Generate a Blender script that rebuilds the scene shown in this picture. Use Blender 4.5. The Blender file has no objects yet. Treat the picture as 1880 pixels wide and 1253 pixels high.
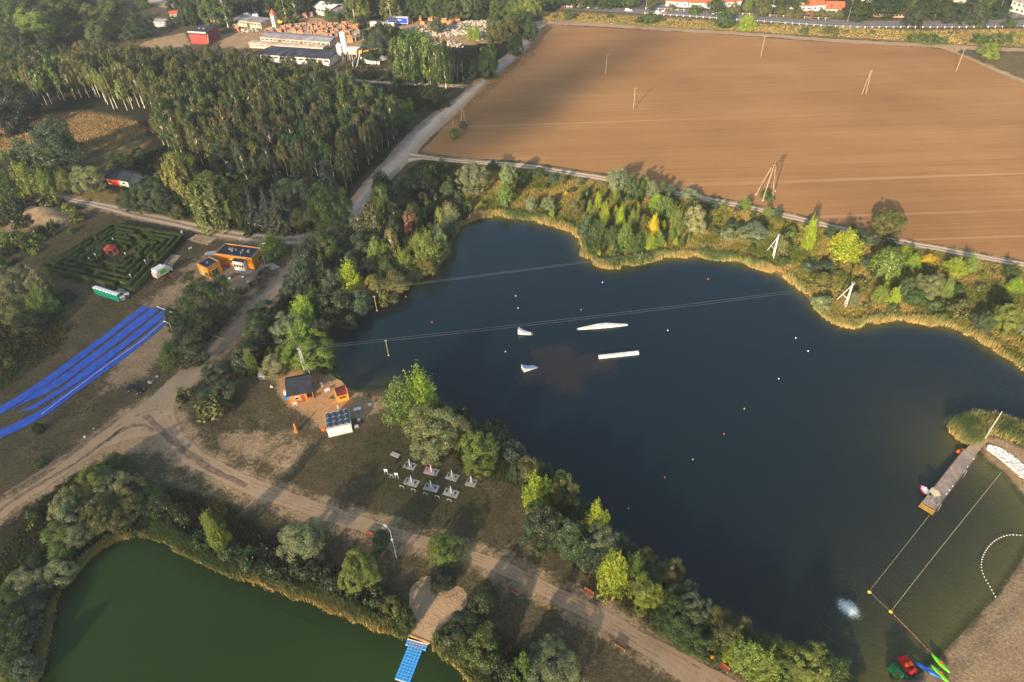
import bpy, math, random
import numpy as np
from mathutils import Vector, Matrix
R_ = random.Random(7)
C = bpy.context.scene.collection
SC = bpy.context.scene
# ------------------------------------------------------------------ camera
HC = 110.0; FPX = 1250.0; PIT = math.atan(1250.0/1475.0); ROLL = math.radians(1.94)
Fv = Vector((0, math.cos(PIT), -math.sin(PIT)))
R0 = Vector((1, 0, 0)); U0 = Vector((0, math.sin(PIT), math.cos(PIT)))
Rv = R0*math.cos(ROLL) - U0*math.sin(ROLL); Uv = R0*math.sin(ROLL) + U0*math.cos(ROLL)
cam = bpy.data.objects.new("camera", bpy.data.cameras.new("camera")); C.objects.link(cam)
cam.data.sensor_width = 36; cam.data.lens = FPX/1880*36
cam.data.clip_start = 0.5; cam.data.clip_end = 20000
cam.matrix_world = Matrix(((Rv.x, Uv.x, -Fv.x, 0), (Rv.y, Uv.y, -Fv.y, 0), (Rv.z, Uv.z, -Fv.z, HC), (0, 0, 0, 1)))
SC.camera = cam
# ------------------------------------------------------------------ light
SUN_EL = math.radians(19.0); SHD = (0.46, 0.888)     # shadows fall towards SHD on the ground
w = bpy.data.worlds.new("World"); SC.world = w; w.use_nodes = True
nt = w.node_tree; bg = nt.nodes['Background']
sky = nt.nodes.new('ShaderNodeTexSky'); sky.sky_type = 'NISHITA'; sky.sun_disc = False
sky.sun_elevation = SUN_EL; sky.sun_rotation = math.atan2(-SHD[0], -SHD[1]); sky.altitude = 150
sky.air_density = 1.2; sky.dust_density = 1.6
nt.links.new(sky.outputs[0], bg.inputs[0]); bg.inputs[1].default_value = 0.11
sun = bpy.data.lights.new("sun", 'SUN'); sun.energy = 5.0; sun.angle = math.radians(0.55); sun.color = (1.0, 0.79, 0.55)
so = bpy.data.objects.new("sun", sun); C.objects.link(so)
sd = Vector((SHD[0]*math.cos(SUN_EL), SHD[1]*math.cos(SUN_EL), -math.sin(SUN_EL)))
so.rotation_euler = sd.to_track_quat('-Z', 'Y').to_euler(); so.location = (0, 0, 200)
SC.view_settings.view_transform = 'Standard'; SC.view_settings.look = 'None'
SC.view_settings.exposure = 1.2; SC.view_settings.gamma = 1
try:
    SC.cycles.transparent_max_bounces = 12
except Exception: pass
# ------------------------------------------------------------------ pixel of the photo -> point on level z
def ray(px, py):
    return (Fv*FPX + Rv*(px-940) - Uv*(py-626.5)).normalized()
def G(px, py, z=0.0):
    d = ray(px, py); t = (z-HC)/d.z
    return (d.x*t, d.y*t)
def P(px, py, z=0.0):
    x, y = G(px, py, z); return Vector((x, y, z))
def sc_at(px, py):                       # pixels per metre and depression angle
    d = ray(px, py); t = -HC/d.z
    return FPX/(t*d.dot(Fv)), math.asin(-d.z)
# ------------------------------------------------------------------ materials
def nd(t, k, **kw):
    n = t.nodes.new(k)
    for a, b in kw.items():
        if a.startswith('i_'):
            n.inputs[int(a[2:])].default_value = b
        else: setattr(n, a, b)
    return n
def ramp(t, stops, fac):
    n = t.nodes.new('ShaderNodeValToRGB'); e = n.color_ramp.elements
    while len(e) < len(stops): e.new(0.5)
    for i, (p, c) in enumerate(stops):
        e[i].position = p; e[i].color = (c[0], c[1], c[2], 1) if not isinstance(c, (int, float)) else (c, c, c, 1)
    t.links.new(fac, n.inputs[0]); return n.outputs[0]
def mixc(t, f, a, b, mode='MIX'):
    n = t.nodes.new('ShaderNodeMix'); n.data_type = 'RGBA'; n.blend_type = mode
    for s, v in ((0, f), (6, a), (7, b)):
        if hasattr(v, 'links'): t.links.new(v, n.inputs[s])
        else: n.inputs[s].default_value = v if s == 0 else (v[0], v[1], v[2], 1)
    return n.outputs[2]
def mth(t, op, a, b=0.0, c=None):
    n = t.nodes.new('ShaderNodeMath'); n.operation = op
    for i, v in enumerate((a, b, c)):
        if v is None: continue
        if hasattr(v, 'links'): t.links.new(v, n.inputs[i])
        else: n.inputs[i].default_value = v
    return n.outputs[0]
def noise(t, scale, det=4.0, rough=0.55, vec=None, dist=0.0):
    n = nd(t, 'ShaderNodeTexNoise'); n.inputs['Scale'].default_value = scale
    n.inputs['Detail'].default_value = det; n.inputs['Roughness'].default_value = rough; n.inputs['Distortion'].default_value = dist
    if vec is not None: t.links.new(vec, n.inputs['Vector'])
    return n.outputs[0]
def newmat(name):
    m = bpy.data.materials.new(name); m.use_nodes = True
    return m, m.node_tree, m.node_tree.nodes['Principled BSDF']
def mat(name, col, rough=0.7, metal=0.0, var=0.18, sc=1.5, bump=0.0, spec=0.3, dirt=None):
    m, t, b = newmat(name)
    tc = nd(t, 'ShaderNodeTexCoord').outputs['Object']
    nz = noise(t, sc, 5, 0.6, tc)
    c0 = [max(0, c*(1-var*1.6)) for c in col]; c1 = [min(1, c*(1+var)) for c in col]
    co = ramp(t, [(0.3, c0), (0.7, c1)], nz)
    if dirt:
        n2 = noise(t, sc*0.35, 6, 0.7, tc)
        co = mixc(t, ramp(t, [(0.45, 0), (0.7, 1)], n2), co, dirt)
    t.links.new(co, b.inputs['Base Color'])
    b.inputs['Roughness'].default_value = rough; b.inputs['Metallic'].default_value = metal
    b.inputs['Specular IOR Level'].default_value = spec
    if bump:
        bp = nd(t, 'ShaderNodeBump'); bp.inputs['Strength'].default_value = bump; bp.inputs['Distance'].default_value = 0.05
        t.links.new(noise(t, sc*6, 4, 0.6, tc), bp.inputs['Height']); t.links.new(bp.outputs[0], b.inputs['Normal'])
    return m
M = {}
def mm(k, *a, **kw):
    M[k] = mat(k, *a, **kw); return M[k]
mm('white', (.72, .72, .70), .5, dirt=(.5, .48, .42)); mm('offwhite', (.6, .57, .5), .6, dirt=(.38, .34, .28))
mm('orange_wall', (.66, .25, .008), .55, var=.1, sc=.6); mm('roof_black', (.022, .026, .036), .6, var=.3, sc=1.2)
mm('grey_trim', (.20, .21, .23), .5); mm('glass', (.015, .018, .022), .12, spec=.6, var=.3)
mm('wood_orange', (.50, .17, .035), .6, var=.25, sc=2); mm('wood_deck', (.20, .13, .10), .75, var=.3, sc=1.5, bump=.3)
mm('wood_grey', (.30, .25, .21), .8, var=.25, sc=1.0, bump=.4, dirt=(.17, .13, .11)); mm('wood_brown', (.14, .065, .04), .7, var=.25)
mm('concrete', (.42, .39, .35), .85, var=.18, sc=1.0, bump=.2, dirt=(.28, .26, .22)); mm('paving', (.23, .19, .17), .85, var=.22, sc=1.2, bump=.3)
mm('steel', (.45, .46, .46), .4, .6); mm('white_metal', (.55, .55, .54), .4); mm('dark_blue_metal', (.03, .05, .12), .4)
mm('grey_pole', (.36, .34, .31), .7, var=.2); mm('wood_pole', (.33, .25, .17), .8, var=.25, sc=.6)
mm('red_paint', (.42, .05, .035), .6, var=.2, dirt=(.26, .05, .04)); mm('red_dark', (.17, .025, .025), .6, var=.25)
mm('red_roof', (.55, .11, .05), .7, var=.2, sc=1); mm('brick', (.40, .22, .15), .8, var=.3, sc=.8, dirt=(.5, .36, .27))
mm('beige_wall', (.56, .44, .34), .8, var=.25, sc=.35, dirt=(.32, .22, .16)); mm('shingle_dark', (.035, .035, .05), .7, var=.4, sc=.5, dirt=(.085, .075, .085))
mm('tin_grey', (.30, .29, .30), .55, var=.3, sc=.4, dirt=(.2, .15, .13)); mm('rubber', (.02, .02, .02), .8)
mm('toilet_green', (.0, .30, .20), .45, var=.1); mm('white_plastic', (.72, .74, .78), .4); mm('blue_plastic', (.02, .20, .62), .4, var=.2)
mm('orange_plastic', (.85, .16, .01), .35, var=.1); mm('red_plastic', (.62, .02, .015), .3, var=.12); mm('green_plastic', (.01, .33, .09), .3, var=.15)
mm('lime_plastic', (.13, .62, .01), .3, var=.12); mm('yellow_plastic', (.75, .55, .02), .35, var=.15); mm('royal_plastic', (.01, .13, .55), .3, var=.15)
mm('crimson', (.38, .012, .06), .4, var=.12); mm('maroon_roof', (.12, .022, .022), .6, var=.3, sc=2)
mm('bin_orange', (.85, .25, .01), .45); mm('bench_slat', (.30, .08, .05), .55, var=.2); mm('green_board', (.10, .42, .03), .5)
mm('blue_trailer', (.01, .055, .40), .4, var=.1); mm('solar', (.02, .03, .055), .15, spec=.6, var=.3, sc=3)
mm('pallet_wood', (.55, .27, .14), .85, var=.4, sc=.8, bump=.4); mm('pallet_old', (.25, .19, .16), .85, var=.4, sc=.8, bump=.4)
mm('brown_metal', (.10, .03, .025), .6); mm('magenta', (.55, .02, .30), .5); mm('paint_black', (.008, .009, .012), .35, spec=.25, var=.05)
mm('paint_red', (.35, .02, .03), .25); mm('paint_white', (.7, .7, .7), .25); mm('paint_silver', (.35, .36, .38), .3, .4)
mm('skin', (.45, .26, .18), .6); mm('cloth_black', (.015, .015, .018), .9); mm('cloth_white', (.7, .7, .7), .9); mm('hair', (.04, .02, .01), .7)
mm('stone_grey', (.30, .29, .27), .85, var=.3, sc=2, bump=.5); mm('yellow_paint', (.65, .60, .10), .8, var=.25, sc=3); mm('pink_paint', (.55, .07, .16), .8, var=.25, sc=3)
mm('bark', (.09, .07, .05), .9, var=.3, sc=3, bump=.5); mm('birch_bark', (.72, .68, .58), .8, var=.35, sc=4)
mm('rope', (.55, .50, .32), .8); mm('rope_red', (.55, .22, .12), .8); mm('conveyor_yellow', (.50, .28, .06), .6, var=.2)
mm('blue_house', (.30, .42, .62), .5); mm('green_net', (.03, .10, .03), .8, var=.4, sc=3)

def tarp_mat():
    m, t, b = newmat('blue_tarp')
    tc = nd(t, 'ShaderNodeTexCoord').outputs['Object']
    co = ramp(t, [(.3, (.008, .045, .33)), (.7, (.018, .105, .60))], noise(t, .6, 6, .65, tc))
    t.links.new(co, b.inputs[0]); b.inputs['Roughness'].default_value = .38
    bp = nd(t, 'ShaderNodeBump'); bp.inputs['Strength'].default_value = .7; bp.inputs['Distance'].default_value = .12
    t.links.new(noise(t, 2.2, 5, .6, tc, 1.0), bp.inputs['Height']); t.links.new(bp.outputs[0], b.inputs['Normal'])
    return m
M['tarp'] = tarp_mat()
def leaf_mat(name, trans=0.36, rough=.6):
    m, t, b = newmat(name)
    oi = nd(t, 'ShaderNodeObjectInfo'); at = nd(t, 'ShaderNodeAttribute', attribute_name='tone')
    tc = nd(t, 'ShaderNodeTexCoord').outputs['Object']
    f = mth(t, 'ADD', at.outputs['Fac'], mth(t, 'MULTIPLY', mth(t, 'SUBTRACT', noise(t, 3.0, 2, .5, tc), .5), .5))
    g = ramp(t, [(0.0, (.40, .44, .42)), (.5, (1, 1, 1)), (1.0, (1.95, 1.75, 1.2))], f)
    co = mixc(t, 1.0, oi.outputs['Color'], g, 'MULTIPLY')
    df = nd(t, 'ShaderNodeBsdfDiffuse'); tr = nd(t, 'ShaderNodeBsdfTranslucent'); gl = nd(t, 'ShaderNodeBsdfGlossy'); gl.inputs['Roughness'].default_value = .45
    t.links.new(co, df.inputs[0]); t.links.new(co, tr.inputs[0])
    mx = nd(t, 'ShaderNodeMixShader'); mx.inputs[0].default_value = trans
    t.links.new(df.outputs[0], mx.inputs[1]); t.links.new(tr.outputs[0], mx.inputs[2])
    m2 = nd(t, 'ShaderNodeMixShader'); m2.inputs[0].default_value = .03
    t.links.new(mx.outputs[0], m2.inputs[1]); t.links.new(gl.outputs[0], m2.inputs[2])
    t.links.new(m2.outputs[0], t.nodes['Material Output'].inputs[0]); t.nodes.remove(b)
    return m
M['leaf'] = leaf_mat('leaf')
# ------------------------------------------------------------------ object helpers
def props(o, label=None, cat=None, group=None, kind=None):
    if label: o['label'] = label
    if cat: o['category'] = cat
    if group: o['group'] = group
    if kind: o['kind'] = kind
    return o
def thing(name, label, cat, loc=(0, 0, 0), rz=0.0, group=None):
    o = bpy.data.objects.new(name, None); C.objects.link(o); o.empty_display_size = .3
    o.location = loc if len(loc) == 3 else (loc[0], loc[1], 0); o.rotation_euler = (0, 0, rz)
    return props(o, label, cat, group)
def copy_tree(o, parent=None):
    c = o.copy(); C.objects.link(c)
    if parent is not None: c.parent = parent
    for ch in list(o.children): copy_tree(ch, c)
    return c
def place(o, loc, rz, label=None, group=None, s=None):
    o.location = loc if len(loc) == 3 else (loc[0], loc[1], 0); o.rotation_euler = (0, 0, rz)
    if label: o['label'] = label
    if group: o['group'] = group
    if s: o.scale = (s, s, s)
    return o
class MB:
    def __init__(s): s.v = []; s.f = []; s.m = []; s.mi = 0
    def add(s, vs, fs):
        k = len(s.v); s.v += [tuple(v) for v in vs]; s.f += [tuple(i+k for i in f) for f in fs]; s.m += [s.mi]*len(fs); return s
    def box(s, c, d, rz=0.0, top=1.0):
        x, y, z = d[0]/2, d[1]/2, d[2]/2; ca, sa = math.cos(rz), math.sin(rz); vs = []
        for zz in (-z, z):
            q = top if zz > 0 else 1
            for a, b in ((-x, -y), (x, -y), (x, y), (-x, y)):
                a *= q; b *= q
                vs.append((c[0]+a*ca-b*sa, c[1]+a*sa+b*ca, c[2]+zz))
        return s.add(vs, [(3, 2, 1, 0), (4, 5, 6, 7), (0, 1, 5, 4), (1, 2, 6, 5), (2, 3, 7, 6), (3, 0, 4, 7)])
    def tube(s, a, b, r0, r1=None, n=8):
        a = Vector(a); b = Vector(b); r1 = r0 if r1 is None else r1; d = (b-a).normalized()
        u = d.orthogonal().normalized(); w = d.cross(u); vs = []
        for p, r in ((a, r0), (b, r1)):
            for i in range(n):
                t = 2*math.pi*i/n; vs.append(p+u*math.cos(t)*r+w*math.sin(t)*r)
        return s.add(vs, [(i, (i+1) % n, n+(i+1) % n, n+i) for i in range(n)]+[tuple(range(n))[::-1], tuple(range(n, 2*n))])
    def path(s, pts, r, n=6):
        for a, b in zip(pts[:-1], pts[1:]): s.tube(a, b, r, r, n)
        return s
    def prism(s, poly, z0, z1):
        n = len(poly); vs = [(p[0], p[1], z0) for p in poly]+[(p[0], p[1], z1) for p in poly]
        return s.add(vs, [(i, (i+1) % n, n+(i+1) % n, n+i) for i in range(n)]+[tuple(range(n))[::-1], tuple(range(n, 2*n))])
    def loft(s, rings):
        n = len(rings[0]); vs = [p for r in rings for p in r]; fs = []
        for j in range(len(rings)-1):
            for i in range(n): fs.append((j*n+i, j*n+(i+1) % n, (j+1)*n+(i+1) % n, (j+1)*n+i))
        k = (len(rings)-1)*n
        return s.add(vs, fs+[tuple(range(n))[::-1], tuple(range(k, k+n))])
    def lathe(s, prof, c=(0, 0, 0), n=14):
        return s.loft([[(c[0]+r*math.cos(2*math.pi*i/n), c[1]+r*math.sin(2*math.pi*i/n), c[2]+z) for i in range(n)] for r, z in prof])
    def build(s, name, m, parent=None, loc=None, smooth=False, bevel=0):
        me = bpy.data.meshes.new(name); me.from_pydata(s.v, [], s.f)
        ms = m if isinstance(m, (list, tuple)) else [m]
        for x in ms: me.materials.append(x)
        if len(ms) > 1: me.polygons.foreach_set('material_index', s.m)
        if smooth: me.polygons.foreach_set('use_smooth', [True]*len(me.polygons))
        me.validate(); me.update()
        o = bpy.data.objects.new(name, me); C.objects.link(o)
        if parent is not None: o.parent = parent
        if loc: o.location = loc
        if bevel:
            b = o.modifiers.new('bevel', 'BEVEL'); b.width = bevel; b.segments = 2; b.limit_method = 'ANGLE'
        return o
def rawmesh(name, V, F, m, tone=None, parent=None, k=None):
    """numpy verts (n,3) and faces (m,k) -> one mesh object"""
    me = bpy.data.meshes.new(name); n = len(V); k = F.shape[1]
    me.vertices.add(n); me.vertices.foreach_set('co', np.asarray(V, dtype=np.float32).ravel())
    me.loops.add(F.size); me.loops.foreach_set('vertex_index', F.astype(np.int32).ravel())
    me.polygons.add(len(F)); me.polygons.foreach_set('loop_start', np.arange(0, F.size, k, dtype=np.int32))
    if tone is not None:
        a = me.attributes.new('tone', 'FLOAT', 'POINT'); a.data.foreach_set('value', np.asarray(tone, dtype=np.float32))
    me.update(calc_edges=True)
    if m is not None: me.materials.append(m)
    return me
def linkmesh(name, me, parent=None):
    o = bpy.data.objects.new(name, me); C.objects.link(o)
    if parent is not None: o.parent = parent
    return o
def frame(a, b, z=0.0):
    """origin at pixel a, local x along pixel a->b on the ground; returns loc, rotz, length"""
    A = P(*a, z); B = P(*b, z); d = B-A
    return A, math.atan2(d.y, d.x), d.length
# ------------------------------------------------------------------ ground plan (photo pixels projected to the ground)
WZ = -0.55
def poly(pts, z=0.0): return np.array([G(a, b, z) for a, b in pts])
def smooth_poly(p, it=2, closed=True):
    for _ in range(it):
        q = np.roll(p, -1, axis=0) if closed else np.vstack([p[1:], p[-1:]])
        a = .75*p+.25*q; b = .25*p+.75*q
        n = np.empty((2*len(p), 2)); n[0::2] = a; n[1::2] = b
        p = n if closed else np.vstack([p[:1], n[:-2], p[-1:]])
    return p
def rough_poly(p, amp, seed):
    rs = np.random.RandomState(seed); out = []
    for a, b in zip(p, np.roll(p, -1, axis=0)):
        L = np.linalg.norm(b-a); k = max(1, int(L/1.2)); nrm = np.array([-(b-a)[1], (b-a)[0]])/max(L, 1e-6)
        for i in range(k): out.append(a+(b-a)*i/k+nrm*rs.uniform(-amp, amp))
    return np.array(out)
def seg_dist(X, Y, p, closed=True):
    q = np.roll(p, -1, axis=0) if closed else p[1:]
    d2 = np.full(X.shape, 1e12)
    for a, b in zip(p if closed else p[:-1], q):
        e = b-a; L = max(e.dot(e), 1e-9)
        t = np.clip(((X-a[0])*e[0]+(Y-a[1])*e[1])/L, 0, 1)
        d2 = np.minimum(d2, (X-a[0]-t*e[0])**2+(Y-a[1]-t*e[1])**2)
    return np.sqrt(d2)
def inside(X, Y, p):
    r = np.zeros(X.shape, bool); q = np.roll(p, -1, axis=0)
    for a, b in zip(p, q):
        if a[1] == b[1]: continue
        r ^= ((a[1] > Y) != (b[1] > Y)) & (X < (b[0]-a[0])*(Y-a[1])/(b[1]-a[1])+a[0])
    return r
def sdf(X, Y, p):            # positive inside; far points only get a coarse value
    out = np.full(X.shape, -50.0); m = (X > p[:, 0].min()-30) & (X < p[:, 0].max()+30) & (Y > p[:, 1].min()-30) & (Y < p[:, 1].max()+30)
    if m.any():
        d = seg_dist(X[m], Y[m], p); out[m] = np.where(inside(X[m], Y[m], p), d, -d)
    return out
LAKE = [(592,600),(603,625),(604,650),(616,690),(640,712),(700,710),(750,712),(800,740),(840,772),(885,800),(930,825),(965,850),(995,880),(1020,905),(1050,935),(1095,975),(1140,1015),(1190,1060),(1240,1085),(1285,1120),(1335,1150),(1400,1180),(1470,1205),(1540,1222),(1565,1262),(1570,1330),(1625,1320),(1655,1256),(1702,1226),(1752,1175),(1792,1131),(1831,1095),(1862,1048),(1886,1010),(1900,975),(1893,935),(1872,900),(1848,872),(1822,852),(1806,838),(1785,822),(1764,812),(1746,796),(1742,778),(1762,768),(1800,764),(1842,772),(1885,788),(1960,800),(2080,810),(2130,760),(2050,725),(1960,712),(1905,696),(1860,666),(1820,641),(1780,616),(1740,601),(1690,593),(1630,589),(1590,598),(1560,601),(1530,592),(1508,575),(1480,545),(1460,525),(1430,503),(1390,492),(1340,479),(1280,471),(1230,473),(1180,481),(1130,493),(1100,489),(1075,476),(1064,452),(1058,435),(1038,421),(1000,409),(950,401),(900,396),(870,402),(845,419),(829,445),(818,472),(790,492),(770,506),(745,526),(700,543),(650,572),(612,592)]
POND = [(215,988),(250,982),(300,985),(340,1010),(380,1036),(430,1056),(480,1066),(530,1086),(580,1106),(640,1126),(690,1151),(740,1163),(788,1182),(830,1212),(862,1240),(895,1275),(930,1340),(930,1480),(40,1480),(40,1330),(66,1253),(74,1200),(88,1150),(100,1090),(133,1060),(153,1030),(185,1003)]
lake_p = smooth_poly(poly(LAKE, WZ), 2); pond_p = smooth_poly(poly(POND, WZ), 2)
BEACH = [(1625,1330),(1655,1256),(1702,1226),(1752,1175),(1792,1131),(1831,1095),(1862,1048),(1886,1010),(1900,975),(1893,935),(1872,900),(1848,872),(1822,852),(1806,838)]
beach_l = poly(BEACH, WZ); yard_l = poly([(616,690),(640,712),(700,710)], WZ)
def edges(L, Rr, n=60):
    def rs(p):
        p = smooth_poly(poly(p), 1, False); d = np.r_[0, np.cumsum(np.linalg.norm(np.diff(p, axis=0), axis=1))]
        return np.c_[np.interp(np.linspace(0, d[-1], n), d, p[:, 0]), np.interp(np.linspace(0, d[-1], n), d, p[:, 1])]
    return rs(L), rs(Rr)
ROADS = {}
def road(name, L, Rr, n=60): ROADS[name] = edges(L, Rr, n)
road('gravel_road', [(985,38),(958,75),(925,105),(880,148),(840,180),(783,215),(752,243),(722,275),(695,308),(668,335),(648,360),(632,392),(605,415),(560,445),(528,487),(490,532),(440,583),(400,620),(350,663),(300,708),(262,745)],
     [(1003,41),(978,80),(945,112),(893,150),(860,188),(815,232),(778,263),(762,288),(735,312),(702,347),(675,385),(655,405),(612,440),(578,470),(555,492),(522,530),(478,572),(440,612),(405,647),(362,692),(330,745)], 160)
road('dirt_road', [(322,728),(318,760),(338,797),(372,832),(430,862),(500,892),(560,914),(640,941),(720,966),(800,991),(860,1010),(930,1032),(981,1057),(1051,1091),(1126,1127),(1177,1160),(1239,1191),(1291,1219),(1353,1251),(1440,1300)],
     [(262,765),(300,812),(340,852),(400,882),(450,906),(480,917),(520,928),(580,952),(650,974),(700,988),(770,1004),(850,1028),(930,1060),(981,1086),(1038,1117),(1095,1147),(1149,1181),(1203,1217),(1252,1252),(1330,1310)], 140)
road('sandy_track', [(285,735),(242,752),(200,785),(153,822),(77,880),(0,928),(-90,975)], [(300,800),(240,805),(191,822),(143,855),(89,892),(15,942),(-60,1000)], 70)
road('cart_track', [(60,345),(118,362),(180,371),(260,388),(330,402),(400,419),(440,424),(480,431),(540,432),(585,425)], [(60,350),(118,369),(175,381),(250,403),(330,419),(400,437),(450,445),(490,447),(530,450),(575,452)], 60)
road('field_track', [(752,278),(775,286),(850,294),(960,300),(1070,318),(1120,325),(1200,343),(1290,360),(1380,378),(1480,400),(1600,430),(1720,452),(1880,482),(2000,506)],
     [(748,300),(775,293),(850,301),(960,308),(1070,327),(1120,335),(1200,352),(1290,369),(1380,387),(1480,410),(1600,440),(1720,462),(1880,491),(2000,516)], 120)
road('north_track', [(992,39),(1060,42),(1150,47),(1240,53),(1400,62),(1500,70),(1600,76),(1700,81),(1760,84),(1820,87),(1950,93)], [(992,45),(1060,47),(1150,52),(1240,58),(1400,67),(1500,76),(1600,82),(1700,87),(1760,91),(1820,92),(1950,99)], 80)
road('branch_track', [(1715,85),(1745,95),(1775,107),(1815,126),(1860,145),(1960,185)], [(1765,91),(1755,98),(1790,111),(1825,125),(1872,144),(1970,178)], 40)
road('asphalt_road', [(900,2),(985,8),(1100,14),(1200,18),(1400,30),(1560,39),(1640,39),(1720,41),(1880,38),(1990,32)], [(900,8),(985,15),(1100,21),(1200,27),(1400,41),(1560,52),(1650,51),(1720,52),(1880,50),(1990,44)], 80)
road('side_street', [(1700,38),(1760,30),(1850,22),(1990,14)], [(1790,50),(1840,38),(1890,31),(1990,24)], 20)
road('access_road', [(1190,10),(1215,19)], [(1225,10),(1255,22)], 4)
road('far_road', [(150,-18),(235,-2),(290,8),(320,16)], [(160,-28),(265,-8),(318,3),(335,12)], 20)
road('yard_road', [(480,75),(520,52),(600,33),(700,42),(800,48)], [(510,80),(545,58),(605,40),(700,50),(800,54)], 20)
road('side_path', [(648,146),(700,150),(752,152),(800,155),(860,156)], [(648,149),(700,154),(752,156),(800,160),(850,163)], 30)
# ------------------------------------------------------------------ terrain grid
def axis(lo, hi, st, far):
    a = np.arange(lo, hi+.01, st); k = 1; L = [a[0]]; s = st*2
    while L[-1] > -far: L.append(L[-1]-s); s *= 1.5
    Rr = [a[-1]]; s = st*2
    while Rr[-1] < far: Rr.append(Rr[-1]+s); s *= 1.5
    return np.r_[L[::-1][:-1], a, Rr[1:]]
gx = axis(-380, 330, 1.25, 6000); gy = np.r_[axis(38, 300, 1.1, 6000)[:-1]]
gy = gy[gy <= 300]; gy = np.r_[gy, np.arange(302, 520, 2.0), [530, 550, 590, 680, 850, 1200, 2000, 3500, 6000]]
X, Y = np.meshgrid(gx, gy); sh = X.shape; X = X.ravel(); Y = Y.ravel()
sl = sdf(X, Y, lake_p); sp = sdf(X, Y, pond_p)
db = np.full(X.shape, 99.0); near = sl > -3; db[near] = np.minimum(seg_dist(X[near], Y[near], beach_l, False), 99)
dy = np.full(X.shape, 99.0); dy[near] = seg_dist(X[near], Y[near], yard_l, False)
def depth_of(sl, db, dy): return np.clip(np.minimum(np.minimum(.45*sl, .075*db+.02), .22*dy+.25), 0, 6)
ws = np.maximum(sl, sp)
dep = np.where(sl > 0, depth_of(sl, db, dy), np.clip(.5*sp, 0, 4))
bank = np.clip((ws+2.2)/2.2, 0, 1); bank = bank*bank*(3-2*bank)
Z = np.where(ws > 0, WZ-dep, WZ*bank)
# gentle beach slope
bm = (db < 14) & (sl <= 0); Z[bm] = np.minimum(Z[bm], WZ*np.clip(1-db[bm]/9, 0, 1))
rs = np.random.RandomState(3)
def vnoise(X, Y, s, seed):
    g = np.random.RandomState(seed).rand(256, 256); x = X/s; y = Y/s
    xi = np.floor(x).astype(int); yi = np.floor(y).astype(int); fx = x-xi; fy = y-yi; fx = fx*fx*(3-2*fx); fy = fy*fy*(3-2*fy)
    a = g[xi % 256, yi % 256]; b = g[(xi+1) % 256, yi % 256]; c = g[xi % 256, (yi+1) % 256]; d = g[(xi+1) % 256, (yi+1) % 256]
    return (a*(1-fx)+b*fx)*(1-fy)+(c*(1-fx)+d*fx)*fy
# mounds of spoil by the left woods
for (px, py, r, h) in [(55,392,6,2.0),(70,402,5,1.6),(92,398,6,2.2),(108,408,4,1.2)]:
    cx, cy = G(px, py); d = np.hypot(X-cx, Y-cy)/r; Z += h*np.exp(-d*d*2)*(.8+.4*vnoise(X, Y, 2, 9))*(d < 2)
# ---- masks
def soft(pts, s=3.0): return np.clip(.5+sdf(X, Y, poly(pts))/s/2, 0, 1)
dirt = np.zeros(X.shape)
for pts, s, a in [([(180,785),(240,740),(325,705),(345,760),(400,840),(460,885),(400,895),(330,860),(270,830),(200,840),(100,905),(20,955),(0,950),(0,930),(100,860)], 3, .85), ([(200,840),(270,830),(330,860),(400,895),(420,925),(330,900),(240,880)], 5, .5),
    ([(215,660),(300,588),(335,600),(305,650),(255,700),(190,720)], 3, .9),
    ([(120,680),(175,640),(235,570),(300,520),(330,480),(380,465),(420,500),(480,500),(500,490),(475,545),(420,575),(380,590),(300,572),(240,590),(190,615)], 4, .62),
    ([(395,520),(440,505),(470,505),(462,530),(430,555),(412,560)], 2, 1.0),
    ([(495,690),(540,665),(600,675),(640,715),(700,730),(712,750),(660,770),(630,760),(600,790),(570,770),(520,740)], 2, 1.0),
    ([(345,790),(400,790),(480,775),(560,790),(610,820),(560,850),(500,890),(430,860),(360,825)], 5, .66),
    ([(40,385),(100,380),(185,385),(120,420),(60,425),(0,450),(0,420)], 4, .72),
    ([(330,440),(395,430),(490,440),(540,445),(480,470),(420,450)], 3, .5),
    ([(270,75),(340,60),(350,85),(290,92),(255,85)], 3, 1.0),
    ([(400,65),(480,45),(540,30),(640,35),(760,38),(900,42),(900,80),(820,88),(720,80),(640,90),(560,80),(460,90),(400,88)], 4, .8),
    ([(640,118),(720,115),(720,135),(650,135)], 3, .75),
    ([(340,870),(520,925),(640,970),(600,985),(480,960),(380,920),(330,905)], 4, .55),
    ([(1800,798),(1842,806),(1885,822),(1990,860),(2050,1300),(1590,1330),(1655,1256),(1702,1226),(1752,1175),(1792,1131),(1831,1095),(1862,1048),(1886,1010),(1900,975),(1893,935),(1872,900),(1848,872),(1806,838)], 1.5, .82),
    ([(985,30),(1100,34),(1400,50),(1700,70),(1700,80),(1400,60),(1100,45),(990,40)], 3, .45),
    ([(535,545),(560,530),(575,560),(560,590),(535,620),(505,650),(495,630),(520,590)], 3, .7),
    ([(235,95),(330,83),(450,105),(330,112)], 3, .3)]:
    dirt = np.maximum(dirt, soft(pts, s)*a)
for nm, (a, b) in ROADS.items():
    if nm in ('asphalt_road', 'side_street', 'access_road'): continue
    c = (a+b)/2; hw = np.linalg.norm(a-b, axis=1).mean()/2
    d = np.full(X.shape, 50.0); m = (X > c[:, 0].min()-15) & (X < c[:, 0].max()+15) & (Y > c[:, 1].min()-15) & (Y < c[:, 1].max()+15)
    d[m] = seg_dist(X[m], Y[m], c[::3], False)
    dirt = np.maximum(dirt, np.clip(1.0-(d-hw)/2.2, 0, 1)*.6)
gold = np.zeros(X.shape)
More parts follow.
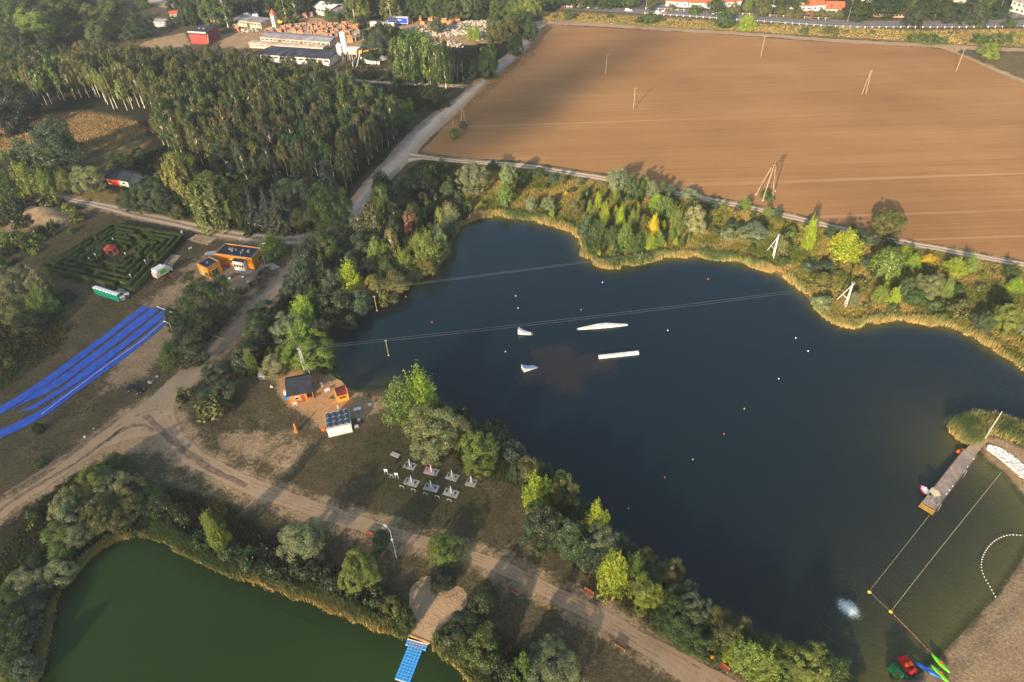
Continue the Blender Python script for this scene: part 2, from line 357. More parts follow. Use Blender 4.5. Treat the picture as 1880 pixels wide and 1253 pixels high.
for pts, s, a in [([(860,300),(960,308),(1200,350),(1600,442),(1900,500),(1980,700),(1900,690),(1820,636),(1740,597),(1630,585),(1530,588),(1480,540),(1390,488),(1280,467),(1130,489),(1075,470),(1060,430),(950,398),(870,398),(860,350)], 3, .85),
    ([(-60,250),(60,212),(150,205),(245,222),(280,240),(200,275),(130,275),(0,282),(-60,290)], 4, 1.0), ([(1760,1170),(1830,1110),(1990,1000),(1990,1300),(1740,1300)], 6, .52), ([(210,270),(260,255),(270,285),(230,290)], 3, .9),
    ([(980,18),(1200,28),(1400,43),(1700,55),(1990,50),(1990,92),(1760,84),(1400,62),(1000,40)], 3, .75),
    ([(1760,96),(1960,100),(1960,175),(1870,145),(1800,115)], 3, .45),
    ([(130,50),(250,35),(290,25),(300,45),(230,70),(120,90),(60,110)], 4, .55),
    ([(140,350),(230,335),(260,370),(200,378),(150,368)], 3, .7), ([(430,900),(520,930),(540,960),(470,950)], 4, .5),
    ([(690,160),(790,165),(820,170),(760,200),(700,190)], 4, .25), ([(-20,420),(60,400),(60,440),(0,470)], 3, .8)]:
    gold = np.maximum(gold, soft(pts, s)*a)
lush = np.zeros(X.shape)
for pts, s, a in [([(650,790),(730,770),(900,880),(960,940),(960,1000),(840,1000),(700,960),(610,890)], 6, .55), ([(600,805),(660,790),(670,800),(620,815)], 1.5, .9),
    ([(770,280),(870,160),(940,110),(950,120),(880,175),(790,270)], 2, .8), ([(160,380),(330,405),(240,440),(70,490),(60,470)], 5, .45), ([(640,350),(720,270),(850,170),(880,150),(760,240),(650,330)], 4, .6),
    ([(720,700),(640,706),(640,715),(700,722)], 1.5, .9), ([(730,760),(1000,870),(1350,1160),(1400,1253),(1180,1150),(980,1040),(860,900)], 8, .35),
    ([(220,20),(270,15),(290,30),(240,45)], 3, .8), ([(470,590),(640,420),(820,300),(860,300),(870,395),(820,460),(740,525),(600,590),(590,650),(480,690)], 6, .75)]:
    lush = np.maximum(lush, soft(pts, s)*a)
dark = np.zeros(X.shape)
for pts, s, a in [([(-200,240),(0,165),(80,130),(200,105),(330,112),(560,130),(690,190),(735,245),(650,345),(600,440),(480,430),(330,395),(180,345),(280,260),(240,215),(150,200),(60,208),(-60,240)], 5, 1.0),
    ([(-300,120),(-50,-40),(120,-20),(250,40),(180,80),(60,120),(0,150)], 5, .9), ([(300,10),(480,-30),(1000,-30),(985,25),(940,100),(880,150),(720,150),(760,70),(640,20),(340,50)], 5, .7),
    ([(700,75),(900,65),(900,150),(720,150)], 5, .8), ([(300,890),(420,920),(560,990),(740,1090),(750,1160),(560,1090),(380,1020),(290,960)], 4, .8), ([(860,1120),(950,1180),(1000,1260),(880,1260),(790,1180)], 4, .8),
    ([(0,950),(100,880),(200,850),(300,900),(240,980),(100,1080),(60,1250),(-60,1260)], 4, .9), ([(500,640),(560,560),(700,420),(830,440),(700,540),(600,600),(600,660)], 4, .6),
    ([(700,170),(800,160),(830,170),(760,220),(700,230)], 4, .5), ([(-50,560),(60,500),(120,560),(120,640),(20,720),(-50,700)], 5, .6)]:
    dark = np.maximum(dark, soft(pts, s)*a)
wet = np.clip(1-np.abs(np.maximum(sl, -db)+.2)/1.0, 0, 1)*(db < 2.5)
V = np.c_[X, Y, Z]
ny, nx = sh; idx = np.arange(nx*ny).reshape(ny, nx)
F = np.c_[idx[:-1, :-1].ravel(), idx[:-1, 1:].ravel(), idx[1:, 1:].ravel(), idx[1:, :-1].ravel()]

def ground_color(t, P_, full=True):
    """layered dry grass / sand / litter colour from world position and the mask attributes"""
    big = noise(t, .035, 6, .6, P_); mid = noise(t, .22, 6, .65, P_); fine = noise(t, 1.6, 5, .7, P_, .4); tiny = noise(t, 6.0, 3, .7, P_)
    base = ramp(t, [(.3, (.040, .034, .018)), (.5, (.100, .080, .040)), (.68, (.22, .17, .09))], mth(t, 'ADD', mth(t, 'MULTIPLY', fine, .5), mth(t, 'MULTIPLY', mid, .5)))
    base = mixc(t, ramp(t, [(.42, 0), (.62, 1)], big), base, mixc(t, fine, (.042, .044, .018), (.13, .10, .055)))
    def mask(name, lo=.38, hi=.62, amp=.75):
        a = nd(t, 'ShaderNodeAttribute', attribute_name=name).outputs['Fac']
        n = mth(t, 'SUBTRACT', mth(t, 'ADD', mth(t, 'MULTIPLY', mid, .65), mth(t, 'MULTIPLY', fine, .35)), .5)
        s = mth(t, 'ADD', a, mth(t, 'MULTIPLY', n, mth(t, 'MULTIPLY', amp*2.2, mth(t, 'SUBTRACT', 1.0, mth(t, 'ABSOLUTE', mth(t, 'SUBTRACT', mth(t, 'MULTIPLY', a, 1.4), .7))))))
        return ramp(t, [(lo, 0), (hi, 1)], s)
    sandc = ramp(t, [(.25, (.17, .112, .058)), (.5, (.31, .215, .12)), (.78, (.47, .35, .205))], mth(t, 'ADD', mth(t, 'MULTIPLY', fine, .45), mth(t, 'MULTIPLY', mid, .55)))
    if not full: return sandc, fine, mid, tiny, big
    goldc = ramp(t, [(.25, (.085, .060, .02)), (.5, (.22, .155, .055)), (.8, (.42, .30, .12))], mth(t, 'ADD', mth(t, 'MULTIPLY', fine, .6), mth(t, 'MULTIPLY', tiny, .4)))
    goldc = mixc(t, ramp(t, [(.4, 0), (.65, .75)], mid), goldc, (.10, .10, .025))
    lushc = ramp(t, [(.3, (.03, .036, .012)), (.52, (.062, .066, .024)), (.72, (.13, .12, .05))], mth(t, 'ADD', mth(t, 'MULTIPLY', fine, .5), mth(t, 'MULTIPLY', mid, .5)))
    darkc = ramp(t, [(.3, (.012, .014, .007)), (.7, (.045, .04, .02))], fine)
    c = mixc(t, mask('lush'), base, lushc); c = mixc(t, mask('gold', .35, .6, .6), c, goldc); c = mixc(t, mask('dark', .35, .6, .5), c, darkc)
    c = mixc(t, mask('dirt', .36, .66, .95), c, sandc)
    c = mixc(t, 1.0, c, ramp(t, [(.3, (.42, .42, .42)), (.5, (1, 1, 1)), (.68, (1.6, 1.55, 1.45))], noise(t, 2.6, 8, .8, P_, .6)), 'MULTIPLY')
    return c, fine, mid, tiny, big
m, t, b = newmat('ground')
gp = nd(t, 'ShaderNodeNewGeometry').outputs['Position']
gc, fine, mid, tiny, big = ground_color(t, gp)
wa = nd(t, 'ShaderNodeAttribute', attribute_name='wet').outputs['Fac']
gc = mixc(t, mth(t, 'MULTIPLY', wa, .45), gc, (.13, .09, .06))
ba = nd(t, 'ShaderNodeAttribute', attribute_name='bed').outputs['Fac']
gc = mixc(t, ba, gc, mixc(t, mid, (.20, .15, .08), (.30, .22, .12)))
t.links.new(gc, b.inputs[0]); b.inputs['Roughness'].default_value = .95; b.inputs['Specular IOR Level'].default_value = .12
bp = nd(t, 'ShaderNodeBump'); bp.inputs['Strength'].default_value = .9; bp.inputs['Distance'].default_value = .28
t.links.new(mth(t, 'ADD', fine, mth(t, 'MULTIPLY', tiny, .5)), bp.inputs['Height']); t.links.new(bp.outputs[0], b.inputs['Normal'])
M['ground'] = m
me = rawmesh('ground', V, F, m)
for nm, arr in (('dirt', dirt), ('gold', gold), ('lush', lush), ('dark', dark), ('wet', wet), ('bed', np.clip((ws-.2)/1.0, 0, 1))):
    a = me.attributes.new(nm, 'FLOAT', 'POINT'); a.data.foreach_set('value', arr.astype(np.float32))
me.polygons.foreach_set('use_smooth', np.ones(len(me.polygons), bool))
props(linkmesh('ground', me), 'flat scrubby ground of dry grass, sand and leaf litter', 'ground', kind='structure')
# ------------------------------------------------------------------ road sheets
def road_mat(name, kind):
    m, t, b = newmat(name); gp = nd(t, 'ShaderNodeNewGeometry').outputs['Position']
    s, fine, mid, tiny, big = ground_color(t, gp, False)
    uv = nd(t, 'ShaderNodeUVMap'); sx = nd(t, 'ShaderNodeSeparateXYZ'); t.links.new(uv.outputs[0], sx.inputs[0]); u = sx.outputs[0]
    if kind == 'concrete':
        c = ramp(t, [(.3, (.30, .26, .215)), (.7, (.47, .42, .36))], mth(t, 'ADD', mth(t, 'MULTIPLY', fine, .4), mth(t, 'MULTIPLY', mid, .6)))
        e = ramp(t, [(.18, 1), (.36, 0), (.62, 0), (.86, 1)], mth(t, 'ADD', u, mth(t, 'MULTIPLY', mth(t, 'SUBTRACT', mid, .5), .5)))
        c = mixc(t, mth(t, 'MULTIPLY', e, .8), c, s)
        c = mixc(t, ramp(t, [(.6, 0), (.72, .7)], noise(t, .09, 5, .6, gp)), c, (.24, .18, .13))
        y = nd(t, 'ShaderNodeSeparateXYZ'); t.links.new(gp, y.inputs[0])
        fy = ramp(t, [(.40, 1), (.52, 0)], mth(t, 'DIVIDE', mth(t, 'ADD', y.outputs[1], mth(t, 'MULTIPLY', big, 20)), 400))
        c = mixc(t, fy, c, mixc(t, mth(t, 'MULTIPLY', mid, .7), s, (.36, .29, .22)))
    elif kind == 'dirt':
        c = mixc(t, .35, s, (.42, .29, .185))
        ru = mth(t, 'ADD', u, mth(t, 'MULTIPLY', mth(t, 'SUBTRACT', mid, .5), .22))
        k = ramp(t, [(.2, 0), (.26, .9), (.3, 0), (.45, 0), (.49, .8), (.53, 0), (.70, 0), (.74, .9), (.78, 0)], ru)
        c = mixc(t, mth(t, 'MULTIPLY', k, ramp(t, [(.45, 0), (.6, 1)], noise(t, .5, 4, .6, gp))), c, (.15, .09, .05))
        c = mixc(t, ramp(t, [(.55, 0), (.72, .5)], noise(t, .12, 5, .6, gp)), c, (.20, .13, .08))
    elif kind == 'rut':
        k = ramp(t, [(.08, 0), (.2, 1), (.33, 1), (.42, 0), (.58, 0), (.67, 1), (.82, 1), (.93, 0)], mth(t, 'ADD', u, mth(t, 'MULTIPLY', mth(t, 'SUBTRACT', mid, .5), .25)))
        g = ramp(t, [(.3, (.20, .15, .085)), (.7, (.36, .27, .17))], fine)
        c = mixc(t, k, g, mixc(t, .75, s, (.62, .48, .36)))
    else:
        c = ramp(t, [(.3, (.12, .115, .12)), (.7, (.19, .18, .18))], mid)
    t.links.new(c, b.inputs[0]); b.inputs['Roughness'].default_value = .92; b.inputs['Specular IOR Level'].default_value = .15
    bp = nd(t, 'ShaderNodeBump'); bp.inputs['Strength'].default_value = .35; bp.inputs['Distance'].default_value = .1
    t.links.new(fine, bp.inputs['Height']); t.links.new(bp.outputs[0], b.inputs['Normal'])
    return m
RM = {k: road_mat('road_'+k, k) for k in ('concrete', 'dirt', 'rut', 'asphalt')}
RUT = mat('rut', (.215, .14, .09), .95, var=.35, sc=.8, bump=.4)
def ribbon(name, a, b, m, z, jit, label, nu=9, kind='structure', cat='road', sub=3):
    n = len(a); k = (n-1)*sub+1; ti = np.linspace(0, n-1, k)
    ia = np.c_[np.interp(ti, range(n), a[:, 0]), np.interp(ti, range(n), a[:, 1])]; ib = np.c_[np.interp(ti, range(n), b[:, 0]), np.interp(ti, range(n), b[:, 1])]
    rs = np.random.RandomState(len(name)); w = (ib-ia); wn = w/np.maximum(np.linalg.norm(w, axis=1), 1e-6)[:, None]
    def jn(): 
        r = rs.normal(size=k); r = r*.5+np.convolve(rs.normal(size=k), np.ones(9)/3, 'same'); return (r*jit)[:, None]
    ia = ia+wn*jn(); ib = ib+wn*jn()
    us = np.linspace(0, 1, nu); V = np.concatenate([(ia[:, None]*(1-us)[None, :, None]+ib[:, None]*us[None, :, None]).reshape(-1, 2), np.full((k*nu, 1), z)], axis=1)
    idx = np.arange(k*nu).reshape(k, nu); F = np.c_[idx[:-1, :-1].ravel(), idx[1:, :-1].ravel(), idx[1:, 1:].ravel(), idx[:-1, 1:].ravel()]
    v0, v1, v2 = V[F[0, 0]], V[F[0, 1]], V[F[0, 2]]
    if np.cross(v1-v0, v2-v0)[2] < 0: F = F[:, ::-1]
    me = rawmesh(name, V, F, m); uv = me.uv_layers.new(name='UVMap')
    UU = np.tile(us, k); VV = np.repeat(ti, nu); uv.data.foreach_set('uv', np.c_[UU[F.ravel()], VV[F.ravel()]].astype(np.float32).ravel())
    return props(linkmesh(name, me), label, cat, kind=kind)
kinds = dict(gravel_road='concrete', dirt_road='dirt', sandy_track='dirt', cart_track='rut', field_track='rut', north_track='dirt', branch_track='dirt', asphalt_road='asphalt', side_street='asphalt', access_road='asphalt', far_road='concrete', yard_road='dirt', side_path='rut')
for i, (nm, (a, b)) in enumerate(ROADS.items()):
    asph = kinds[nm] == 'asphalt'
    ribbon(nm, a, b, RM[kinds[nm]], .03+.006*i, 0.0 if asph else .13, nm.replace('_', ' ')+' across the flat land', cat='track' if 'track' in nm else 'road')
for nm_, l_, r_ in (('wheel_tracks', [(-20,948),(60,893),(143,848),(225,784)], [(-17,952),(63,896),(146,850),(228,786)]), ('wheel_tracks', [(-20,925),(70,868),(150,815),(215,768)], [(-17,928),(73,871),(153,818),(218,770)]),
  ('wheel_tracks', [(262,765),(293,795),(340,838),(396,873),(450,896)], [(272,762),(304,792),(350,833),(403,866),(454,890)]), ('wheel_tracks', [(196,810),(228,785),(262,778),(282,790)], [(198,813),(230,788),(262,782),(280,795)])):
    ea, eb = edges(l_, r_, 50); ribbon(nm_, ea, eb, RUT, .115, .12, 'dark wheel ruts worn into the dirt junction', 5)
# highway markings
a, b = ROADS['asphalt_road']
for s in (.06, .5, .94):
    c0 = a*(1-s)+b*s; c1 = a*(1-s-.012)+b*(s+.012)
    ribbon('road_marking', c0, c1, M['white'], .135, 0, 'white painted line along the asphalt road', nu=2, cat='road marking', sub=1)
# ------------------------------------------------------------------ ploughed field
FIELD = [(772,279),(800,250),(880,157),(960,78),(1008,46),(1150,54),(1300,62),(1500,77),(1700,88),(1745,93),(1790,113),(1870,150),(1990,200),(2150,300),(2150,545),(1990,503),(1880,478),(1720,449),(1600,426),(1480,397),(1380,374),(1290,356),(1200,338),(1120,320),(1070,313),(960,296),(850,290)]
m, t, b = newmat('ploughed_soil'); gp = nd(t, 'ShaderNodeNewGeometry').outputs['Position']
mp = nd(t, 'ShaderNodeMapping'); mp.inputs['Rotation'].default_value = (0, 0, math.radians(19)); mp.inputs['Scale'].default_value = (.02, 1, 1)
mp.vector_type = 'POINT'; t.links.new(gp, mp.inputs[0]); st = mp.outputs[0]
s1 = noise(t, .8, 3, .6, st); s2 = noise(t, .14, 4, .6, st); n1 = noise(t, .02, 5, .55, gp); n2 = noise(t, 1.8, 4, .7, gp)
f = mth(t, 'ADD', mth(t, 'ADD', mth(t, 'MULTIPLY', s1, .22), mth(t, 'MULTIPLY', s2, .15)), mth(t, 'ADD', mth(t, 'MULTIPLY', n1, .32), mth(t, 'MULTIPLY', noise(t, 2.4, 6, .85, gp), .30)))
c = ramp(t, [(.34, (.19, .092, .034)), (.5, (.29, .152, .060)), (.68, (.41, .24, .105))], f)
mp2 = nd(t, 'ShaderNodeMapping'); mp2.inputs['Rotation'].default_value = (0, 0, math.radians(22.5)); mp2.inputs['Scale'].default_value = (.004, 1, 1); t.links.new(gp, mp2.inputs[0])
ln = ramp(t, [(.70, 0), (.74, .45), (.80, 0)], noise(t, .22, 1, .3, mp2.outputs[0]))
c = mixc(t, ln, c, (.50, .32, .18))
t.links.new(c, b.inputs[0]); b.inputs['Roughness'].default_value = .95; b.inputs['Specular IOR Level'].default_value = .1
bp = nd(t, 'ShaderNodeBump'); bp.inputs['Strength'].default_value = .6; bp.inputs['Distance'].default_value = .2
t.links.new(mth(t, 'ADD', mth(t, 'MULTIPLY', s1, .7), mth(t, 'MULTIPLY', n2, .5)), bp.inputs['Height']); t.links.new(bp.outputs[0], b.inputs['Normal'])
fp = rough_poly(poly(FIELD), .35, 2)
mb = MB(); mb.add([(x, y, .022) for x, y in fp], [tuple(range(len(fp)))[::-1]])
fo = mb.build('ploughed_field', m); props(fo, 'bare brown ploughed field with long fine furrows', 'field', kind='structure')
if fo.data.polygons[0].normal.z < 0: fo.data.flip_normals()
# sand sheets
def sheet(name, pts, m, z, label, cat, rough=.25, seed=1, kind='structure', world=False):
    p = rough_poly(np.array(pts) if world else poly(pts), rough, seed); mb = MB(); mb.add([(x, y, z) for x, y in p], [tuple(range(len(p)))])
    o = mb.build(name, m)
    if o.data.polygons[0].normal.z < 0: o.data.flip_normals()
    return props(o, label, cat, kind=kind)
def sand_mat(name, c0, c1, sc=1.5):
    m, t, b = newmat(name); gp = nd(t, 'ShaderNodeNewGeometry').outputs['Position']
    n1 = noise(t, sc, 5, .7, gp, 1.2); n2 = noise(t, .25, 4, .6, gp)
    t.links.new(ramp(t, [(.3, c0), (.7, c1)], mth(t, 'ADD', mth(t, 'MULTIPLY', n1, .6), mth(t, 'MULTIPLY', n2, .4))), b.inputs[0]); b.inputs['Roughness'].default_value = .95
    bp = nd(t, 'ShaderNodeBump'); bp.inputs['Strength'].default_value = 1; bp.inputs['Distance'].default_value = .22
    t.links.new(n1, bp.inputs['Height']); t.links.new(bp.outputs[0], b.inputs['Normal']); b.inputs['Specular IOR Level'].default_value = .1
    return m
M['sand'] = sand_mat('sand', (.33, .21, .115), (.52, .36, .22)); M['sand2'] = sand_mat('sand_pale', (.36, .25, .16), (.50, .37, .25), .8)
sheet('heart_sand', smooth_poly(poly([(751,1097),(754,1079),(778,1057),(795,1058),(806,1072),(816,1089),(839,1074),(854,1082),(859,1106),(847,1127),(821,1142),(804,1156),(788,1184),(749,1167),(759,1147),(752,1126)]), 2), M['sand'], .02, 'heart shaped patch of golden sand by the pond', 'sand', .15, 4, world=True)
sheet('sandpit', [(342,441),(360,430),(398,436),(381,451)], M['sand2'], .02, 'square sandpit by the hedge maze', 'sand')
sheet('sandpit', [(283,482),(308,465),(332,470),(314,490)], M['sand2'], .02, 'sandy play court beside the paved games strip', 'sand')
M['sand3'] = sand_mat('sand_orange', (.30, .155, .065), (.48, .29, .14), .9)
sheet('sandy_yard', smooth_poly(poly([(508,700),(530,683),(560,676),(600,680),(622,700),(640,716),(650,735),(645,750),(628,752),(600,762),(598,778),(575,768),(556,752),(525,742)]), 2), M['sand3'], .025, 'orange sandy yard round the timber hut', 'sand', .5, 6, world=True)
# ------------------------------------------------------------------ water
def water_mat(name, deep, tint, kd, ripple, gtint=(.78, .93, 1)):
    m, t, b = newmat(name); gp = nd(t, 'ShaderNodeNewGeometry').outputs['Position']
    d = nd(t, 'ShaderNodeAttribute', attribute_name='depth').outputs['Fac']
    big = noise(t, .012, 4, .6, gp); pat = noise(t, .06, 5, .6, gp)
    tf = mth(t, 'POWER', math.e, mth(t, 'MULTIPLY', d, -kd))
    body = mixc(t, ramp(t, [(.35, 0), (.65, 1)], big), deep[0], deep[1])
    mud = nd(t, 'ShaderNodeAttribute', attribute_name='weed').outputs['Fac']
    wn = ramp(t, [(.56, 0), (.70, 1)], mth(t, 'ADD', mth(t, 'MULTIPLY', noise(t, .8, 8, .8, gp), .8), mth(t, 'MULTIPLY', mud, .4)))
    body = mixc(t, mth(t, 'MULTIPLY', mth(t, 'MULTIPLY', wn, mud), .55), body, (.045, .028, .018))
    df = nd(t, 'ShaderNodeBsdfDiffuse'); t.links.new(body, df.inputs[0])
    tr = nd(t, 'ShaderNodeBsdfTransparent'); tr.inputs[0].default_value = (*tint, 1)
    mx = nd(t, 'ShaderNodeMixShader'); t.links.new(tf, mx.inputs[0]); t.links.new(df.outputs[0], mx.inputs[1]); t.links.new(tr.outputs[0], mx.inputs[2])
    gl = nd(t, 'ShaderNodeBsdfGlossy'); gl.inputs['Roughness'].default_value = .06; gl.inputs[0].default_value = (*gtint, 1)
    fr = nd(t, 'ShaderNodeFresnel'); fr.inputs[0].default_value = 1.35
    bf = nd(t, 'ShaderNodeNewGeometry').outputs['Backfacing']; m2 = nd(t, 'ShaderNodeMixShader'); t.links.new(mth(t, 'MULTIPLY', fr.outputs[0], mth(t, 'SUBTRACT', 1.0, bf)), m2.inputs[0]); t.links.new(mx.outputs[0], m2.inputs[1]); t.links.new(gl.outputs[0], m2.inputs[2])
    t.links.new(m2.outputs[0], t.nodes['Material Output'].inputs[0]); t.nodes.remove(b)
    h = mth(t, 'ADD', mth(t, 'MULTIPLY', noise(t, 1.1, 3, .6, gp), .6), mth(t, 'MULTIPLY', noise(t, 3.5, 2, .6, gp), .25))
    if ripple:
        cx, cy = G(1558, 1118, WZ); v = nd(t, 'ShaderNodeVectorMath', operation='DISTANCE'); t.links.new(gp, v.inputs[0]); v.inputs[1].default_value = (cx, cy, WZ)
        r = mth(t, 'ADD', v.outputs['Value'], mth(t, 'MULTIPLY', pat, 3.0))
        w1 = mth(t, 'MULTIPLY', mth(t, 'SINE', mth(t, 'MULTIPLY', r, 7.2)), mth(t, 'POWER', math.e, mth(t, 'MULTIPLY', r, -.075)))
        w2 = mth(t, 'MULTIPLY', mth(t, 'SINE', mth(t, 'MULTIPLY', r, 3.6)), mth(t, 'MULTIPLY', mth(t, 'POWER', math.e, mth(t, 'MULTIPLY', r, -.013)), mth(t, 'MULTIPLY', noise(t, .05, 3, .5, gp), 1.1)))
        h = mth(t, 'ADD', mth(t, 'MULTIPLY', h, .6), mth(t, 'ADD', mth(t, 'MULTIPLY', w1, .6), mth(t, 'MULTIPLY', w2, .38)))
    bp = nd(t, 'ShaderNodeBump'); bp.inputs['Strength'].default_value = 1; bp.inputs['Distance'].default_value = .075 if ripple else .03
    t.links.new(h, bp.inputs['Height'])
    for n in (gl, fr): t.links.new(bp.outputs[0], n.inputs['Normal'])
    return m
def water(name, p, m, label, islake):
    x = np.arange(p[:, 0].min()-3, p[:, 0].max()+4, 1.5); y = np.arange(p[:, 1].min()-3, p[:, 1].max()+4, 1.5)
    XX, YY = np.meshgrid(x, y); s = sdf(XX.ravel(), YY.ravel(), p)
    if islake: d = depth_of(s, seg_dist(XX.ravel(), YY.ravel(), beach_l, False), seg_dist(XX.ravel(), YY.ravel(), yard_l, False))
    else: d = np.clip(.5*s, 0, 4)
    ny, nx = XX.shape; idx = np.arange(nx*ny).reshape(ny, nx)
    F = np.c_[idx[:-1, :-1].ravel(), idx[:-1, 1:].ravel(), idx[1:, 1:].ravel(), idx[1:, :-1].ravel()]
    F = F[(s[F] > -1.6).any(axis=1)]; used = np.unique(F); mp = np.full(nx*ny, -1); mp[used] = np.arange(len(used))
    V = np.c_[XX.ravel(), YY.ravel(), np.full(nx*ny, WZ)][used]
    me = rawmesh(name, V, mp[F], m); at = me.attributes.new('depth', 'FLOAT', 'POINT'); at.data.foreach_set('value', d[used].astype(np.float32))
    wd = np.zeros(len(used))
    if islake:
        for px, py, r in [(1000,692,4),(1025,690,4),(1045,702,4.5),(1060,675,3.5),(1085,668,4.5),(1030,650,4),(1110,668,3.5),(995,650,3),(1010,670,3.5),(975,695,3)]:
            cx, cy = G(px, py, WZ); wd = np.maximum(wd, np.exp(-((V[:, 0]-cx)**2+(V[:, 1]-cy)**2)/r**2/1.7))
    at = me.attributes.new('weed', 'FLOAT', 'POINT'); at.data.foreach_set('value', wd.astype(np.float32))
    return props(linkmesh(name, me), label, 'water', kind='structure')
M['lake'] = water_mat('lake_water', ((.003, .0105, .0145), (.005, .014, .0175)), (.66, .74, .52), .72, True)
M['pond'] = water_mat('pond_water', ((.014, .034, .006), (.022, .046, .009)), (.35, .42, .16), 1.2, False, (.75, .85, .55))
water('lake_water', lake_p, M['lake'], 'deep blue lake water with fine ripples', True)
water('pond_water', pond_p, M['pond'], 'still dark green pond water', False)
WOOD = [(-160,250),(-60,190),(0,180),(80,150),(200,128),(330,136),(450,146),(560,164),(640,186),(690,208),(735,240),(712,285),(655,325),(640,352),(600,352),(540,330),(470,340),(430,318),(350,300),(300,270),(300,240),(285,205),(190,180),(130,176),(60,190),(-60,240)]
# ------------------------------------------------------------------ clouds: real thin cloud banks far up towards the sun, whose shadows drift over the land
CLH = 620.0; off = Vector((-SHD[0], -SHD[1], 0)).normalized()*CLH/math.tan(SUN_EL)
CLOUDS = [ # ground area shaded (photo pixels), opacity, edge softness
 ([(-300,420),(60,380),(230,360),(430,400),(560,330),(700,250),(780,200),(860,150),(900,215),(870,290),(760,330),(700,420),(600,500),(560,600),(520,660),(480,700),(430,760),(330,830),(250,860),(120,960),(-100,1100),(-500,900)], .75, 16),
 ([(590,830),(700,780),(760,850),(950,850),(1000,1000),(1150,1090),(1380,1260),(1400,1500),(930,1500),(915,1080),(860,1020),(740,985),(620,930),(570,880)], .85, 12),
 ([(700,620),(900,560),(1100,600),(1300,800),(1500,1000),(1700,1000),(1900,900),(2100,1000),(2100,1500),(1300,1500),(1250,1100),(1000,900),(780,760)], .42, 16),
 ([(860,250),(900,190),(985,140),(1060,100),(1120,78),(1200,80),(1160,110),(1090,150),(1020,200),(960,240),(900,265)], .98, 9),
 ([(780,285),(880,150),(960,60),(1010,70),(960,160),(900,240),(860,290)], .85, 12),
 ([(300,250),(430,320),(640,340),(720,230),(640,165),(480,200),(330,200)], .5, 12),
 ([(-100,1050),(150,950),(380,985),(480,1080),(640,1200),(500,1600),(-400,1600)], .55, 14)]
m, t, b = newmat('cloud'); at = nd(t, 'ShaderNodeAttribute', attribute_name='cover').outputs['Fac']
df = nd(t, 'ShaderNodeBsdfDiffuse'); df.inputs[0].default_value = (.9, .9, .92, 1); tl = nd(t, 'ShaderNodeBsdfTranslucent'); tl.inputs[0].default_value = (.9, .9, .92, 1)
ms = nd(t, 'ShaderNodeMixShader'); ms.inputs[0].default_value = .5; t.links.new(df.outputs[0], ms.inputs[1]); t.links.new(tl.outputs[0], ms.inputs[2])
tr = nd(t, 'ShaderNodeBsdfTransparent'); m2 = nd(t, 'ShaderNodeMixShader'); t.links.new(at, m2.inputs[0]); t.links.new(tr.outputs[0], m2.inputs[1]); t.links.new(ms.outputs[0], m2.inputs[2])
t.links.new(m2.outputs[0], t.nodes['Material Output'].inputs[0]); t.nodes.remove(b); M['cloud'] = m
for i, (pts, op, sf) in enumerate(CLOUDS):
    p = poly(pts); x = np.arange(p[:, 0].min()-sf*1.5, p[:, 0].max()+sf*1.5, 6.0); y = np.arange(p[:, 1].min()-sf*1.5, p[:, 1].max()+sf*1.5, 6.0)
    XX, YY = np.meshgrid(x, y); xx = XX.ravel(); yy = YY.ravel(); s = sdf(xx, yy, p)
    c = np.clip(.5+(s+(vnoise(xx+900, yy+900, 26, 40+i)-.5)*sf*1.6)/sf/2, 0, 1); c = c*c*(3-2*c)*(.55+.75*vnoise(xx+900, yy+900, 34, 60+i)*.8+.25*vnoise(xx+500, yy+500, 11, 80+i))
    a = 1-np.sqrt(np.clip(1-op*c, 0.02, 1)); thick = 2+7*c*(.5+vnoise(xx+900, yy+900, 18, 90+i))
    ny_, nx_ = XX.shape; idx = np.arange(nx_*ny_).reshape(ny_, nx_); Fq = np.c_[idx[:-1, :-1].ravel(), idx[:-1, 1:].ravel(), idx[1:, 1:].ravel(), idx[1:, :-1].ravel()]
    Fq = Fq[(c[Fq] > 0.001).any(axis=1)]; n = nx_*ny_
    hz_ = CLH+i*14; kx = hz_/CLH; V1 = np.c_[xx+off.x*kx, yy+off.y*kx, hz_+thick]; V0 = np.c_[xx+off.x*kx, yy+off.y*kx, hz_-thick*.3]
    V_ = np.r_[V1, V0]; Ff = np.r_[Fq, Fq[:, ::-1]+n]; used = np.unique(Ff); mp = np.full(2*n, -1); mp[used] = np.arange(len(used))
    me = rawmesh('cloud', V_[used], mp[Ff], m); at_ = me.attributes.new('cover', 'FLOAT', 'POINT'); at_.data.foreach_set('value', np.r_[a, a][used].astype(np.float32))
    props(linkmesh('cloud', me), 'thin drifting cloud bank high above the land', 'cloud', kind='structure')
# ------------------------------------------------------------------ reeds, grass, undergrowth
def blade_mat(name, lo, mid_, hi, trans=.25):
    m, t, b = newmat(name); at = nd(t, 'ShaderNodeAttribute', attribute_name='tone').outputs['Fac']
    c = ramp(t, [(0, lo), (.5, mid_), (1, hi)], at); df = nd(t, 'ShaderNodeBsdfDiffuse'); tr = nd(t, 'ShaderNodeBsdfTranslucent'); t.links.new(c, df.inputs[0]); t.links.new(c, tr.inputs[0])
    mx = nd(t, 'ShaderNodeMixShader'); mx.inputs[0].default_value = trans; t.links.new(df.outputs[0], mx.inputs[1]); t.links.new(tr.outputs[0], mx.inputs[2])
    t.links.new(mx.outputs[0], t.nodes['Material Output'].inputs[0]); t.nodes.remove(b); return m
M['reed'] = blade_mat('reed', (.46, .31, .12), (.23, .24, .08), (.07, .12, .04)); M['tallgrass'] = blade_mat('tall_grass', (.42, .30, .10), (.25, .22, .055), (.09, .13, .022))
